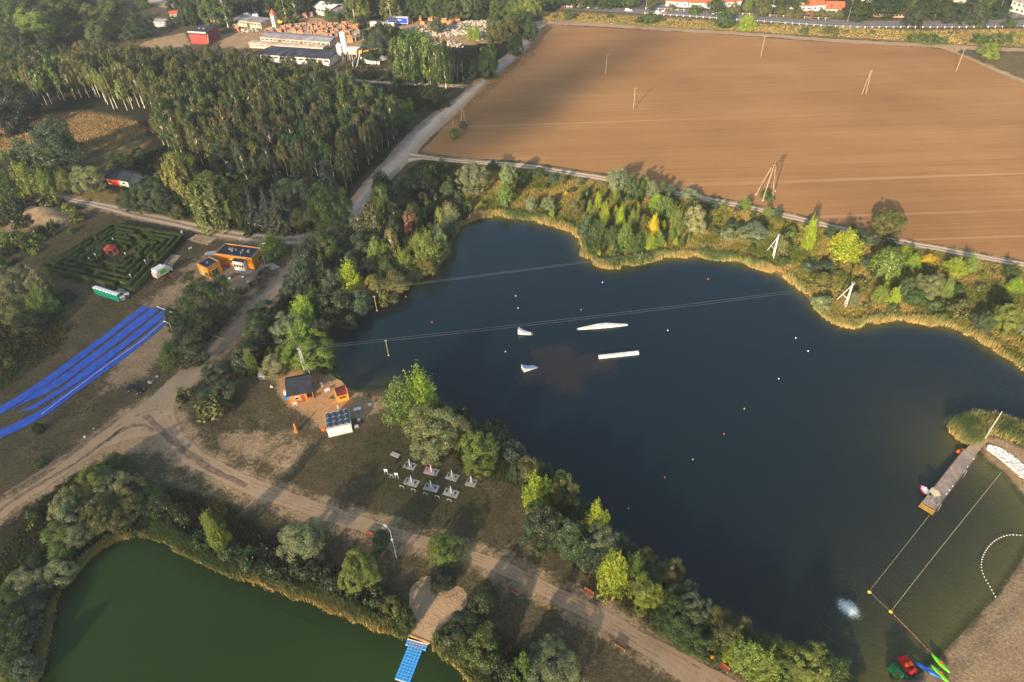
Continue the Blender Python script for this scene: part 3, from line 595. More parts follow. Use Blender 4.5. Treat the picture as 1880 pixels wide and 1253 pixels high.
M['weeds'] = blade_mat('weeds', (.10, .075, .03), (.05, .06, .018), (.07, .11, .022)); M['grass'] = blade_mat('grass', (.19, .15, .075), (.075, .065, .028), (.05, .065, .02))
def blades(name, x, y, z, h, wd, tone, m, seed, label, cat, nb=3, lean=.35, spread=.25):
    rs = np.random.RandomState(seed); n = len(x); x = np.repeat(x, nb)+rs.normal(size=n*nb)*spread; y = np.repeat(y, nb)+rs.normal(size=n*nb)*spread; z = np.repeat(z, nb); k = n*nb
    h = np.repeat(h, nb)*rs.uniform(.65, 1.15, k); w_ = np.repeat(np.broadcast_to(wd, n), nb)*rs.uniform(.7, 1.3, k); a = rs.uniform(0, 6.28, k); la = rs.uniform(0, 6.28, k); ll = h*lean*rs.rand(k)
    dx, dy = np.cos(a)*w_/2, np.sin(a)*w_/2; tx, ty = x+np.cos(la)*ll, y+np.sin(la)*ll
    V = np.stack([np.c_[x-dx, y-dy, z], np.c_[x+dx, y+dy, z], np.c_[x*.45+tx*.55+dx*.8, y*.45+ty*.55+dy*.8, z+h*.62], np.c_[tx, ty, z+h]], 1).reshape(-1, 3)
    tn = np.clip(np.repeat(tone, nb)+rs.normal(size=k)*.12+(vnoise(x+900, y+900, .7, seed)-.5)*.5, 0, 1); gr_ = .34 if m is M['reed'] else .2; tn = np.clip(np.stack([tn-gr_, tn-gr_, tn+gr_*.4, tn+gr_], 1).ravel(), 0, 1)
    me = rawmesh(name, V, np.arange(k*4).reshape(k, 4), m, tn); return props(linkmesh(name, me), label, cat, kind='stuff')
def in_px(pts): return lambda x, y: inside(x, y, poly(pts))
def sample(p, n, seed, pad=0):
    rs = np.random.RandomState(seed); return rs.uniform(p[:, 0].min()-pad, p[:, 0].max()+pad, n), rs.uniform(p[:, 1].min()-pad, p[:, 1].max()+pad, n)
# reeds round the lake
x, y = sample(lake_p, 900000, 21, 6); s = sdf(x, y, lake_p); k = (s > -4.2) & (s < .9); x, y, s = x[k], y[k], s[k]
k = (seg_dist(x, y, beach_l, False) > 6) & (seg_dist(x, y, yard_l, False) > 3.5) & (np.hypot(x-G(1776, 827)[0], y-G(1776, 827)[1]) > 2.6); x, y, s = x[k], y[k], s[k]
wdt = .3+2.0*vnoise(x+900, y+900, 14, 5)+1.6*(vnoise(x+900, y+900, 3.2, 55)-.3); north = y > 135+.1*x; k = (s > -wdt*np.where(north, 1.0, .6)) & (s < -.9+2.6*vnoise(x+900, y+900, 3.0, 56)**1.0) & (rs.rand(len(x)) < .75); x, y, s, wdt = x[k], y[k], s[k], wdt[k]
tn = np.clip(.14+(-s+.2)/2.0*.6+(vnoise(x+900, y+900, 7, 6)-.5)*1.3, 0, 1); h = (1.0+1.5*vnoise(x+900, y+900, 3, 7))*(1-.35*np.clip(s, 0, 1))
blades('reeds', x, y, np.where(s > -.5, WZ-.1, WZ*.4), h, .16, tn, M['reed'], 31, 'straw and green reeds growing round the edge of the lake', 'reeds', 3, .3)
sp_ = smooth_poly(poly([(1740,778),(1762,770),(1800,766),(1842,774),(1885,790),(1960,812),(1960,850),(1885,820),(1850,806),(1812,796),(1800,812),(1785,819),(1764,809),(1747,795)]), 1)
x, y = sample(sp_, 9000, 22); k = inside(x, y, sp_) & (np.hypot(x-G(1776, 827)[0], y-G(1776, 827)[1]) > 2.3); x, y = x[k], y[k]
blades('reeds', x, y, np.full(len(x), -.35), 1.5+1.0*vnoise(x+900, y+900, 3, 8), .17, np.clip(.55+(vnoise(x+900, y+900, 2.5, 9)-.5)*1.2, 0, 1), M['reed'], 32, 'dense green reeds on the spit beside the wooden pier', 'reeds', 3, .35)
x, y = sample(pond_p, 420000, 23, 6); s = sdf(x, y, pond_p); wdt = .5+2.6*vnoise(x+900, y+900, 10, 15); k = (x*.0+1 > 0) & (s > -wdt*np.where(x < G(270, 1000)[0], .0, 1)) & (s < np.where(x < G(270, 1000)[0], -.1, .1)+.9*vnoise(x+900, y+900, 2.2, 57)) & (np.hypot(x-G(770,1178)[0], y-G(770,1178)[1]) > 2.6) & (y > 40); x, y, s = x[k], y[k], s[k]
blades('reeds', x, y, np.where(s > -.5, WZ-.1, WZ*.4), 1.2+.8*vnoise(x+900, y+900, 4, 16), .14, np.clip(.36+(-s)/2.0*.6+(vnoise(x+900, y+900, 4, 17)-.5)*1.1, 0, 1), M['reed'], 33, 'green and straw reeds growing round the edge of the pond', 'reeds', 3, .45)
# tall grass of the golden bank
def veg(name, pts_list, n, seed, hfun, m, tone0, namp, nsc, label, cat, w_=.2, nb=3, excl=True, lean=.4):
    rs = np.random.RandomState(seed); xs = []; ys = []
    for pts in pts_list:
        p = poly(pts); A = abs(np.sum(p[:, 0]*np.roll(p[:, 1], -1)-np.roll(p[:, 0], -1)*p[:, 1]))/2; bb = np.ptp(p[:, 0])*np.ptp(p[:, 1])
        x, y = rs.uniform(p[:, 0].min(), p[:, 0].max(), int(n*bb)), rs.uniform(p[:, 1].min(), p[:, 1].max(), int(n*bb)); k = inside(x, y, p); xs.append(x[k]); ys.append(y[k])
    x = np.concatenate(xs); y = np.concatenate(ys); k = (sdf(x, y, lake_p) < -.6) & (sdf(x, y, pond_p) < -.6); x, y = x[k], y[k]
    if excl:
        d = np.full(x.shape, 99.)
        for nm, (a, b) in ROADS.items():
            c = (a+b)/2; hw = np.linalg.norm(a-b, axis=1).mean()/2; mm_ = (x > c[:, 0].min()-10) & (x < c[:, 0].max()+10) & (y > c[:, 1].min()-10) & (y < c[:, 1].max()+10)
            if mm_.any(): d[mm_] = np.minimum(d[mm_], seg_dist(x[mm_], y[mm_], c[::3], False)-hw)
        k = d > .3+.8*rs.rand(len(x)); x, y = x[k], y[k]
    v = vnoise(x+900, y+900, nsc, seed+1)*.6+vnoise(x+900, y+900, nsc/3, seed+2)*.4
    tn = np.clip(tone0+(v-.5)*namp, 0, 1); h = hfun(vnoise(x+900, y+900, nsc*.8, seed+3))
    return blades(name, x, y, np.zeros(len(x))-.05, h, w_, tn, m, seed+4, label, cat, nb, lean)
BANK = [(870,302),(960,312),(1070,330),(1200,354),(1380,390),(1600,444),(1880,494),(1980,515),(1980,720),(1905,694),(1820,638),(1740,598),(1630,586),(1530,590),(1480,542),(1390,489),(1280,468),(1130,490),(1075,472),(1060,430),(950,398),(880,396),(850,360)]
veg('tall_grass', [BANK], 9, 41, lambda v: .35+.75*v, M['tallgrass'], .42, 1.7, 8, 'golden and green tall grass covering the sunny bank above the lake', 'grass', .22, 3)
veg('tall_grass', [[(-60,250),(60,212),(150,205),(245,222),(280,240),(200,275),(130,275),(0,282),(-60,290)]], 3.0, 42, lambda v: .3+.5*v, blade_mat('meadow_grass', (.40, .26, .12), (.26, .17, .075), (.13, .12, .04)), .3, 1.2, 10, 'golden tall grass in the clearing of the birch wood', 'grass', .3, 2)
veg('tall_grass', [[(985,20),(1400,45),(1700,57),(1880,54),(1960,60),(1960,88),(1760,82),(1400,60),(1000,38)]], 1.2, 43, lambda v: .3+.5*v, M['tallgrass'], .25, 1.1, 14, 'dry tall grass strip between the asphalt road and the sandy track', 'grass', .4, 2)
veg('weeds', [[(480,690),(600,575),(700,545),(820,475),(860,400),(880,330),(860,302),(775,295),(700,350),(615,445),(560,500),(500,570),(450,640),(400,680),(430,700)], [(720,720),(900,800),(1100,970),(1400,1180),(1540,1222),(1540,1270),(1350,1240),(1150,1120),(1000,1000),(960,900),(850,860),(740,770)]], 5, 44, lambda v: .3+.8*v, M['weeds'], .5, 1.2, 7, 'dark weeds and undergrowth below the trees along the lake shore', 'undergrowth', .26, 3)
veg('weeds', [[(300,895),(420,925),(480,985),(560,1010),(640,1060),(735,1090),(750,1160),(690,1150),(580,1104),(480,1064),(380,1034),(300,984),(250,980),(215,985),(150,1030),(90,1090),(66,1253),(-60,1270),(-60,1100),(100,880),(200,850)], [(790,1180),(860,1130),(950,1180),(1060,1260),(900,1290),(830,1212)], [(640,350),(720,270),(760,240),(700,225),(735,245),(700,300),(650,330)]], 5, 45, lambda v: .25+.7*v, M['weeds'], .5, 1.2, 6, 'dark weeds and brambles between the trees round the pond', 'undergrowth', .24, 3)
veg('undergrowth', [WOOD, [(230,370),(330,395),(480,430),(590,430),(640,360),(470,330),(300,270),(200,300)], [(0,290),(100,300),(170,380),(60,400),(0,420)], [(-40,500),(60,500),(120,560),(120,640),(0,720),(-60,700)], [(-300,120),(-50,-40),(120,-20),(250,40),(180,80),(60,120),(0,150)], [(640,120),(870,100),(860,150),(700,240),(660,160)]], 1.3, 46, lambda v: .4+.9*v, M['weeds'], .5, 1.1, 10, 'dark undergrowth on the floor of the woods', 'undergrowth', .4, 3)
veg('grass', [[(600,800),(740,770),(960,900),(1000,1010),(1200,1150),(1380,1260),(1280,1290),(1150,1120),(930,1020),(700,940),(520,880)], [(330,890),(620,985),(900,1065),(1180,1210),(1240,1270),(1000,1270),(860,1110),(740,1080),(560,1000),(430,960)], [(0,610),(150,520),(240,560),(190,640),(60,740),(0,760)], [(0,800),(160,690),(240,720),(200,770),(60,870),(0,910)], [(340,760),(470,700),(540,750),(600,790),(470,890),(380,830)]], 3.5, 47, lambda v: .08+.22*v, M['grass'], .45, 1.2, 8, 'short dry grass tufts on the open ground', 'grass', .16, 3)
veg('grass', [[(60,480),(200,395),(340,410),(400,440),(330,500),(260,570),(170,530),(80,500)], [(0,440),(120,430),(180,395),(100,470),(0,560)], [(700,160),(860,160),(760,240),(700,225)], [(880,160),(960,85),(985,100),(800,250),(780,262)]], 1.5, 48, lambda v: .12+.25*v, M['grass'], .6, 1.0, 8, 'short green grass round the maze and along the gravel road', 'grass', .25, 3)
# ------------------------------------------------------------------ tree prototypes (unit crowns in [-1,1])
def leaves(Pc, N, size, seed, asp=1.6, tone=None, jit=.55):
    """quads centred at Pc (n,3) facing roughly along N"""
    rs = np.random.RandomState(seed); n = len(Pc)
    nn = N/np.maximum(np.linalg.norm(N, axis=1), 1e-6)[:, None]+rs.normal(size=(n, 3))*jit; nn /= np.linalg.norm(nn, axis=1)[:, None]
    u = np.cross(nn, rs.normal(size=(n, 3))); u /= np.maximum(np.linalg.norm(u, axis=1), 1e-6)[:, None]; v = np.cross(nn, u)
    s = (size*rs.uniform(.6, 1.35, n))[:, None]; a = u*s*asp*.5; b = v*s*.5
    V = np.stack([Pc-a, Pc+b*.9-a*.1, Pc+a, Pc-b*.9+a*.1], 1).reshape(-1, 3)
    F = np.arange(n*4).reshape(n, 4)
    tn = rs.uniform(.3, .7, n) if tone is None else tone
    return V, F, np.repeat(tn, 4)
def clumpy(seed, K, n, rad=(.22, .38), shape='round', size=.06, asp=1.6, sparse=0.0):
    rs = np.random.RandomState(seed); Cs = []; Rd = []
    while len(Cs) < K:
        d = rs.normal(size=3); d /= np.linalg.norm(d)
        if shape == 'round':
            r = rs.uniform(.5, .82); c = d*r
            if c[2] < -.75: continue
            lop = 1+.18*math.sin(3*math.atan2(d[1], d[0])+seed)+.12*math.sin(5*d[2]+seed*2); c = c*lop
            if rs.rand() < .35: c[2] = abs(c[2])
        elif shape == 'tall':
            z = rs.uniform(-.95, .9); pr = .62*math.sqrt(max(.05, 1-(z*.95)**2))*(1.15 if z < 0 else .95); a = rs.uniform(0, 6.28); c = np.array([math.cos(a)*pr*rs.uniform(.4, 1), math.sin(a)*pr*rs.uniform(.4, 1), z])
        elif shape == 'shrub':
            c = d*rs.uniform(.45, .75); c[2] = abs(c[2])*1.1-.45
        elif shape == 'layer':
            z = rs.uniform(-.9, .9); pr = (.75-.45*max(z, 0))*rs.uniform(.5, 1); a = rs.uniform(0, 6.28); c = np.array([math.cos(a)*pr, math.sin(a)*pr, z])
        r = rs.uniform(*rad)
        Cs.append(c); Rd.append(r)
    Cs = np.array(Cs); Rd = np.array(Rd); w = Rd**2; w /= w.sum(); ci = rs.choice(K, n, p=w)
    d = rs.normal(size=(n, 3)); d /= np.linalg.norm(d, axis=1)[:, None]; out = Cs[ci]/np.maximum(np.linalg.norm(Cs[ci], axis=1), .2)[:, None]
    flip = (d*out).sum(1) < -.25; d[flip] *= -1
    rr = Rd[ci]*(rs.rand(n)**.35)*(1+.25*rs.normal(size=n)*.5)
    st = np.array([1, 1, 1.35]) if shape == 'tall' else np.array([1, 1, .85])
    Pc = Cs[ci]+d*rr[:, None]*st; N = d*.7+out*.4+np.array([0, 0, .25])
    ct = rs.uniform(.3, .68, K)
    keep = rs.rand(n) > sparse
    return leaves(Pc[keep], N[keep], size, seed+1, asp, np.clip(ct[ci]+rs.normal(size=n)*.13, 0, 1)[keep])
def spiky(seed, S=90, m=42, size=.055, up=.55, spread=1.0):
    rs = np.random.RandomState(seed); Ps = []; Ns = []; T = []
    for i in range(S):
        a = rs.uniform(0, 6.28); el = rs.uniform(-.35, 1.5); d = np.array([math.cos(a)*math.cos(el)*spread, math.sin(a)*math.cos(el)*spread, math.sin(el)])
        L = rs.uniform(.75, 1.08)*(1+.12*math.sin(3*a+seed)); st = np.array([0, 0, -.35])*rs.rand()
        t = rs.uniform(.35, 1, m)**.7; bend = np.array([0, 0, up])*(t[:, None]**2)*.25
        wid = .17*(1.15-t)[:, None]+.02
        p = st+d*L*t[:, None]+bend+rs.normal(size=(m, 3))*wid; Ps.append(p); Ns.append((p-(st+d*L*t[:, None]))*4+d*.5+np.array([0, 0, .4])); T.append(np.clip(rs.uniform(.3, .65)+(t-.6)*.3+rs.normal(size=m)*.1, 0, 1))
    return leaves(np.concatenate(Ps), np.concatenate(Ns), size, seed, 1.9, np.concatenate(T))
def spruce(seed, n=30, size=.07):
    rs = np.random.RandomState(seed); Ps = []; Ns = []; T = []
    for z in np.linspace(-.95, .95, 17):
        R = (1-z)/2*rs.uniform(.85, 1.1); nb = int(5+9*R)
        for k in range(nb):
            a = rs.uniform(0, 6.28); L = R*rs.uniform(.75, 1.1)+.04; t = rs.rand(n)**.7
            d = np.array([math.cos(a), math.sin(a), 0]); p = d*L*t[:, None]+np.array([0, 0, z])+np.array([0, 0, -.14])*t[:, None]*(R+.2)+rs.normal(size=(n, 3))*np.array([.035, .035, .02])*(1.2-t)[:, None]*1.6
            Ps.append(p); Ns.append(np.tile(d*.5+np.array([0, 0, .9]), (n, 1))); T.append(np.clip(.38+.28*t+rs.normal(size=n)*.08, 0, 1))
    return leaves(np.concatenate(Ps), np.concatenate(Ns), size, seed, 1.8, np.concatenate(T))
def weep(seed, S=150, m=34):
    rs = np.random.RandomState(seed); Ps = []; Ns = []; T = []
    for i in range(S):
        a = rs.uniform(0, 6.28); r = rs.uniform(.15, .95); z0 = .95*math.sqrt(max(0, 1-(r*.98)**2))*rs.uniform(.6, 1)-.05; L = (z0+.95)*rs.uniform(.35, 1); t = rs.rand(m)
        rr = r*(1+.1*t); p = np.c_[np.cos(a)*rr, np.sin(a)*rr, z0-L*t]+rs.normal(size=(m, 3))*.04
        Ps.append(p); Ns.append(np.tile([math.cos(a), math.sin(a), .3], (m, 1))); T.append(np.clip(rs.uniform(.3, .7)+rs.normal(size=m)*.08, 0, 1))
    V1, F1, T1 = leaves(np.concatenate(Ps), np.concatenate(Ns), .07, seed, 2.6, np.concatenate(T), .4)
    V2, F2, T2 = clumpy(seed+5, 26, 1600, (.2, .34), 'round', .06); V2[:, 2] = V2[:, 2]*.45+.45
    return np.r_[V1, V2], np.r_[F1, F2+len(V1)], np.r_[T1, T2]
def unit(V):
    V = V.copy(); lo = np.percentile(V, 1.2, axis=0); hi = np.percentile(V, 98.8, axis=0)
    V[:, :2] /= max(hi[0]-lo[0], hi[1]-lo[1])/2; V[:, 2] = (V[:, 2]-(lo[2]+hi[2])/2)/((hi[2]-lo[2])/2); return V
PROTO = {}
def proto(kind, i, data):
    V, F, T = data; PROTO.setdefault(kind, []).append(rawmesh(kind+'_crown', unit(V), F, M['leaf'], T))
for i in range(5): proto('round', i, clumpy(10+i, 60+8*i, 9500, (.15, .30), 'round', .042, 1.9))
for i in range(4): proto('big', i, clumpy(30+i, 150, 21000, (.09, .21), 'round', .027, 2.0))
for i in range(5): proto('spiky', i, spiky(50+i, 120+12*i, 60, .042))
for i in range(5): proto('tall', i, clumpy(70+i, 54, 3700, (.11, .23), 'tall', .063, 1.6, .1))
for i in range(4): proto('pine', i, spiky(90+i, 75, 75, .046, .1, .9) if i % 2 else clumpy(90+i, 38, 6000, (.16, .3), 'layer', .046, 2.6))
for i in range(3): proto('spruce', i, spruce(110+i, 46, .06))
for i in range(2): proto('weep', i, weep(130+i))
for i in range(5): proto('shrub', i, clumpy(150+i, 28, 2600, (.22, .4), 'shrub', .072, 1.7))
for i in range(4): proto('low', i, clumpy(170+i, 16, 620, (.28, .45), 'shrub', .15, 1.7))
PROTO['birch'] = PROTO['tall']
# trunks: unit tree height 1, crown radius 1 (scaled R,R,H)
def trunk_mesh(name, seed, m, r=.035, z0=.35, limbs=7, lean=.04, thin=1.0):
    rr = random.Random(seed); mb = MB(); pts = [Vector((0, 0, 0))]
    lx, ly = rr.uniform(-lean, lean)*2, rr.uniform(-lean, lean)*2
    for k in range(1, 6): pts.append(Vector((lx*k/5+rr.uniform(-.03, .03), ly*k/5+rr.uniform(-.03, .03), .93*k/5)))
    for k in range(5): mb.tube(pts[k], pts[k+1], r*(1-k*.17), r*(1-(k+1)*.17), 6)
    for k in range(limbs):
        t = rr.uniform(z0, .8); i = min(4, int(t/.93*5)); b = pts[i].lerp(pts[i+1], t/.93*5-i); a = rr.uniform(0, 6.28); L = rr.uniform(.45, .75)*(1.2-t)
        e = b+Vector((math.cos(a)*L, math.sin(a)*L, rr.uniform(.08, .16))); q = b.lerp(e, .5)+Vector((0, 0, .02))
        mb.tube(b, q, r*.42*thin, r*.28*thin, 5); mb.tube(q, e, r*.28*thin, r*.08, 5)
    me = bpy.data.meshes.new(name); me.from_pydata(mb.v, [], mb.f); me.materials.append(m); me.update(); return me
TRK = dict(dark=[trunk_mesh('trunk', 1+i, M['bark'], .05) for i in range(3)], birch=[trunk_mesh('trunk', 11+i, M['birch_bark'], .075, .55, 6, .12) for i in range(4)], low=[trunk_mesh('trunk', 21+i, M['bark'], .045, .15, 9, .1) for i in range(2)])
COL = dict(g=(.060,.095,.024), d=(.036,.058,.020), b=(.058,.088,.046), s=(.165,.195,.095), y=(.20,.27,.022), l=(.125,.175,.032), o=(.105,.112,.034), Y=(.42,.36,.02), r=(.20,.10,.045), k=(.020,.032,.015), q=(.085,.074,.034), w=(.15,.165,.045), e=(.075,.092,.072))
CNAME = dict(g='mid green', d='dark green', b='blue green', s='silvery green', y='bright yellow green', l='light green', o='olive green', Y='yellow', r='rusty brown', k='deep green', q='brownish', w='yellowish olive', e='grey green')
KNAME = dict(round=('bushy_tree', 'bushy round tree', 'tree'), big=('broad_tree', 'large broad crowned tree', 'tree'), spiky=('young_tree', 'young tree with feathery shoots', 'tree'), tall=('slender_tree', 'slender tall tree', 'tree'),
    pine=('pine_tree', 'young pine', 'tree'), spruce=('spruce_tree', 'pointed spruce', 'tree'), weep=('weeping_willow', 'weeping willow with hanging branches', 'tree'), shrub=('shrub', 'shrub', 'shrub'), low=('shrub', 'low shrub', 'shrub'), birch=('birch_tree', 'slim birch with pale trunk', 'tree'))
FR = dict(round=.93, big=.95, spiky=.93, tall=1.25, pine=.97, spruce=.98, weep=.96, shrub=.72, low=.6, birch=1.5)
LAND = [('orange_building', 440, 475, 'the orange clubhouse'), ('maze', 205, 460, 'the hedge maze'), ('hut', 212, 328, 'the hut with red doors'), ('car', 250, 716, 'the parked black car'), ('tarps', 170, 670, 'the blue plastic sheets'),
    ('cafe', 550, 718, 'the black roofed hut'), ('solar', 622, 775, 'the white container with solar panels'), ('fitness', 800, 875, 'the outdoor gym'), ('heart', 805, 1110, 'the heart shaped sand'), ('pontoon', 760, 1205, 'the blue floating pontoon'),
    ('lamp', 722, 1000, 'the tall white lamp post'), ('bench1', 943, 1087, 'the left bench by the dirt road'), ('bench2', 1139, 1189, 'the lower bench by the dirt road'), ('bench3', 1327, 1228, 'the bench farthest right'), ('boats', 1670, 1225, 'the beached boats'),
    ('aframe1', 1415, 455, 'the far white cable frame'), ('aframe2', 1549, 545, 'the near white cable frame'), ('pylon', 1408, 340, 'the big wooden power pylon'), ('fieldtrack', 1150, 340, 'the bend of the field track'), ('bay', 870, 400, 'the top left bay of the lake'),
    ('headland', 1120, 485, 'the reedy headland'), ('roadfork', 765, 285, 'the fork of the gravel road'), ('silo', 628, 90, 'the white silos'), ('trailer', 730, 40, 'the blue trailer'), ('red', 372, 65, 'the red shed'), ('tower', 503, 40, 'the little orange topped tower'),
    ('mast1', 560, 665, 'the lattice mast'), ('mast2', 563, 565, 'the upper lattice mast'), ('gate', 398, 618, 'the white road barrier'), ('junction', 290, 770, 'the dirt road junction'), ('pondwest', 120, 1060, 'the left end of the pond'), ('pondtop', 250, 975, 'the top of the pond'),
    ('house1', 1260, 8, 'the long white house with red roof'), ('house2', 1512, 12, 'the white house with orange roof'), ('beige', 1862, 10, 'the beige house'), ('crossing', 1760, 92, 'the fork of the sandy tracks'), ('meadow', 170, 235, 'the golden clearing'), ('mounds', 85, 398, 'the spoil mounds'),
    ('beachpier', 1760, 870, 'the long wooden pier'), ('corner', 20, 20, 'the upper left corner'), ('rubble', 830, 70, 'the rubble heaps'), ('pondright', 870, 1240, 'the lower right shore of the pond'), ('shoremid', 1180, 1060, 'the middle of the south shore')]
used_labels = {}
def where(px, py):
    c = sorted((math.hypot(px-a, (py-b)*1.2), a, b, n) for _, a, b, n in LAND)[0]
    dx, dy = px-c[1], py-c[2]
    if abs(dx) > abs(dy)*1.2: r = 'left of' if dx < 0 else 'right of'
    else: r = 'above' if dy < 0 else 'below'
    if abs(dx) > 14 and abs(dy) > 14 and .5 < abs(dx/dy) < 2: r = ('above' if dy < 0 else 'below')+(' and left of' if dx < 0 else ' and right of')
    d = c[0]; return ('just ' if d < 45 else '' if d < 110 else 'well ')+r+' '+c[3]
TREES = []
def T(cx, cy, w_, h_, kind, col, seed=None):
    """place a tree whose crown fills the given box of the photo; returns its root"""
    s, a = sc_at(cx, cy+h_*.2); rnd = R_ if seed is None else random.Random(seed)
    R = w_/2/s*1.0; hh = h_/2/s
    v2 = hh*hh-(R*math.sin(a))**2; Vv = math.sqrt(max(v2, 0))/math.cos(a); Vv = min(max(Vv, .55*R), 3.2*R)
    zc = Vv*FR[kind]; x, y = G(cx, cy, zc)
    return plant(x, y, R, Vv, kind, col, rnd, (cx, cy))
def plant(x, y, R, Vv, kind, col, rnd, pix=None, label=None, group=None):
    zc = Vv*FR[kind]; nm, ds, cat = KNAME[kind]; base = COL[col] if isinstance(col, str) else col
    j = rnd.uniform(1.08, 1.5); c = (base[0]*j*rnd.uniform(.88, 1.14), base[1]*j, base[2]*j*rnd.uniform(.8, 1.2), 1)
    me = rnd.choice(PROTO[kind]); rz = rnd.uniform(0, 6.28)
    if kind in ('shrub', 'low'):
        o = linkmesh(nm, me); o.location = (x, y, zc); o.scale = (R, R, Vv); o.rotation_euler = (0, 0, rz); o.color = c; props(o, None, cat)
    else:
        o = thing(nm, None, cat, (x, y, 0), rz)
        tk = 'birch' if kind in ('birch', 'tall') else 'low' if kind in ('round', 'big', 'weep') else 'dark'
        H = zc+Vv; t = linkmesh('trunk', rnd.choice(TRK[tk]), o); rt = R if kind not in ('birch', 'tall') else R*.8; t.scale = (rt, rt, H*.97)
        cr = linkmesh('crown', me, o); cr.location = (0, 0, zc); cr.scale = (R, R, Vv); cr.color = c
    if label: props(o, label, None, group)
    elif pix: TREES.append((o, pix, kind, col, R))
    return o
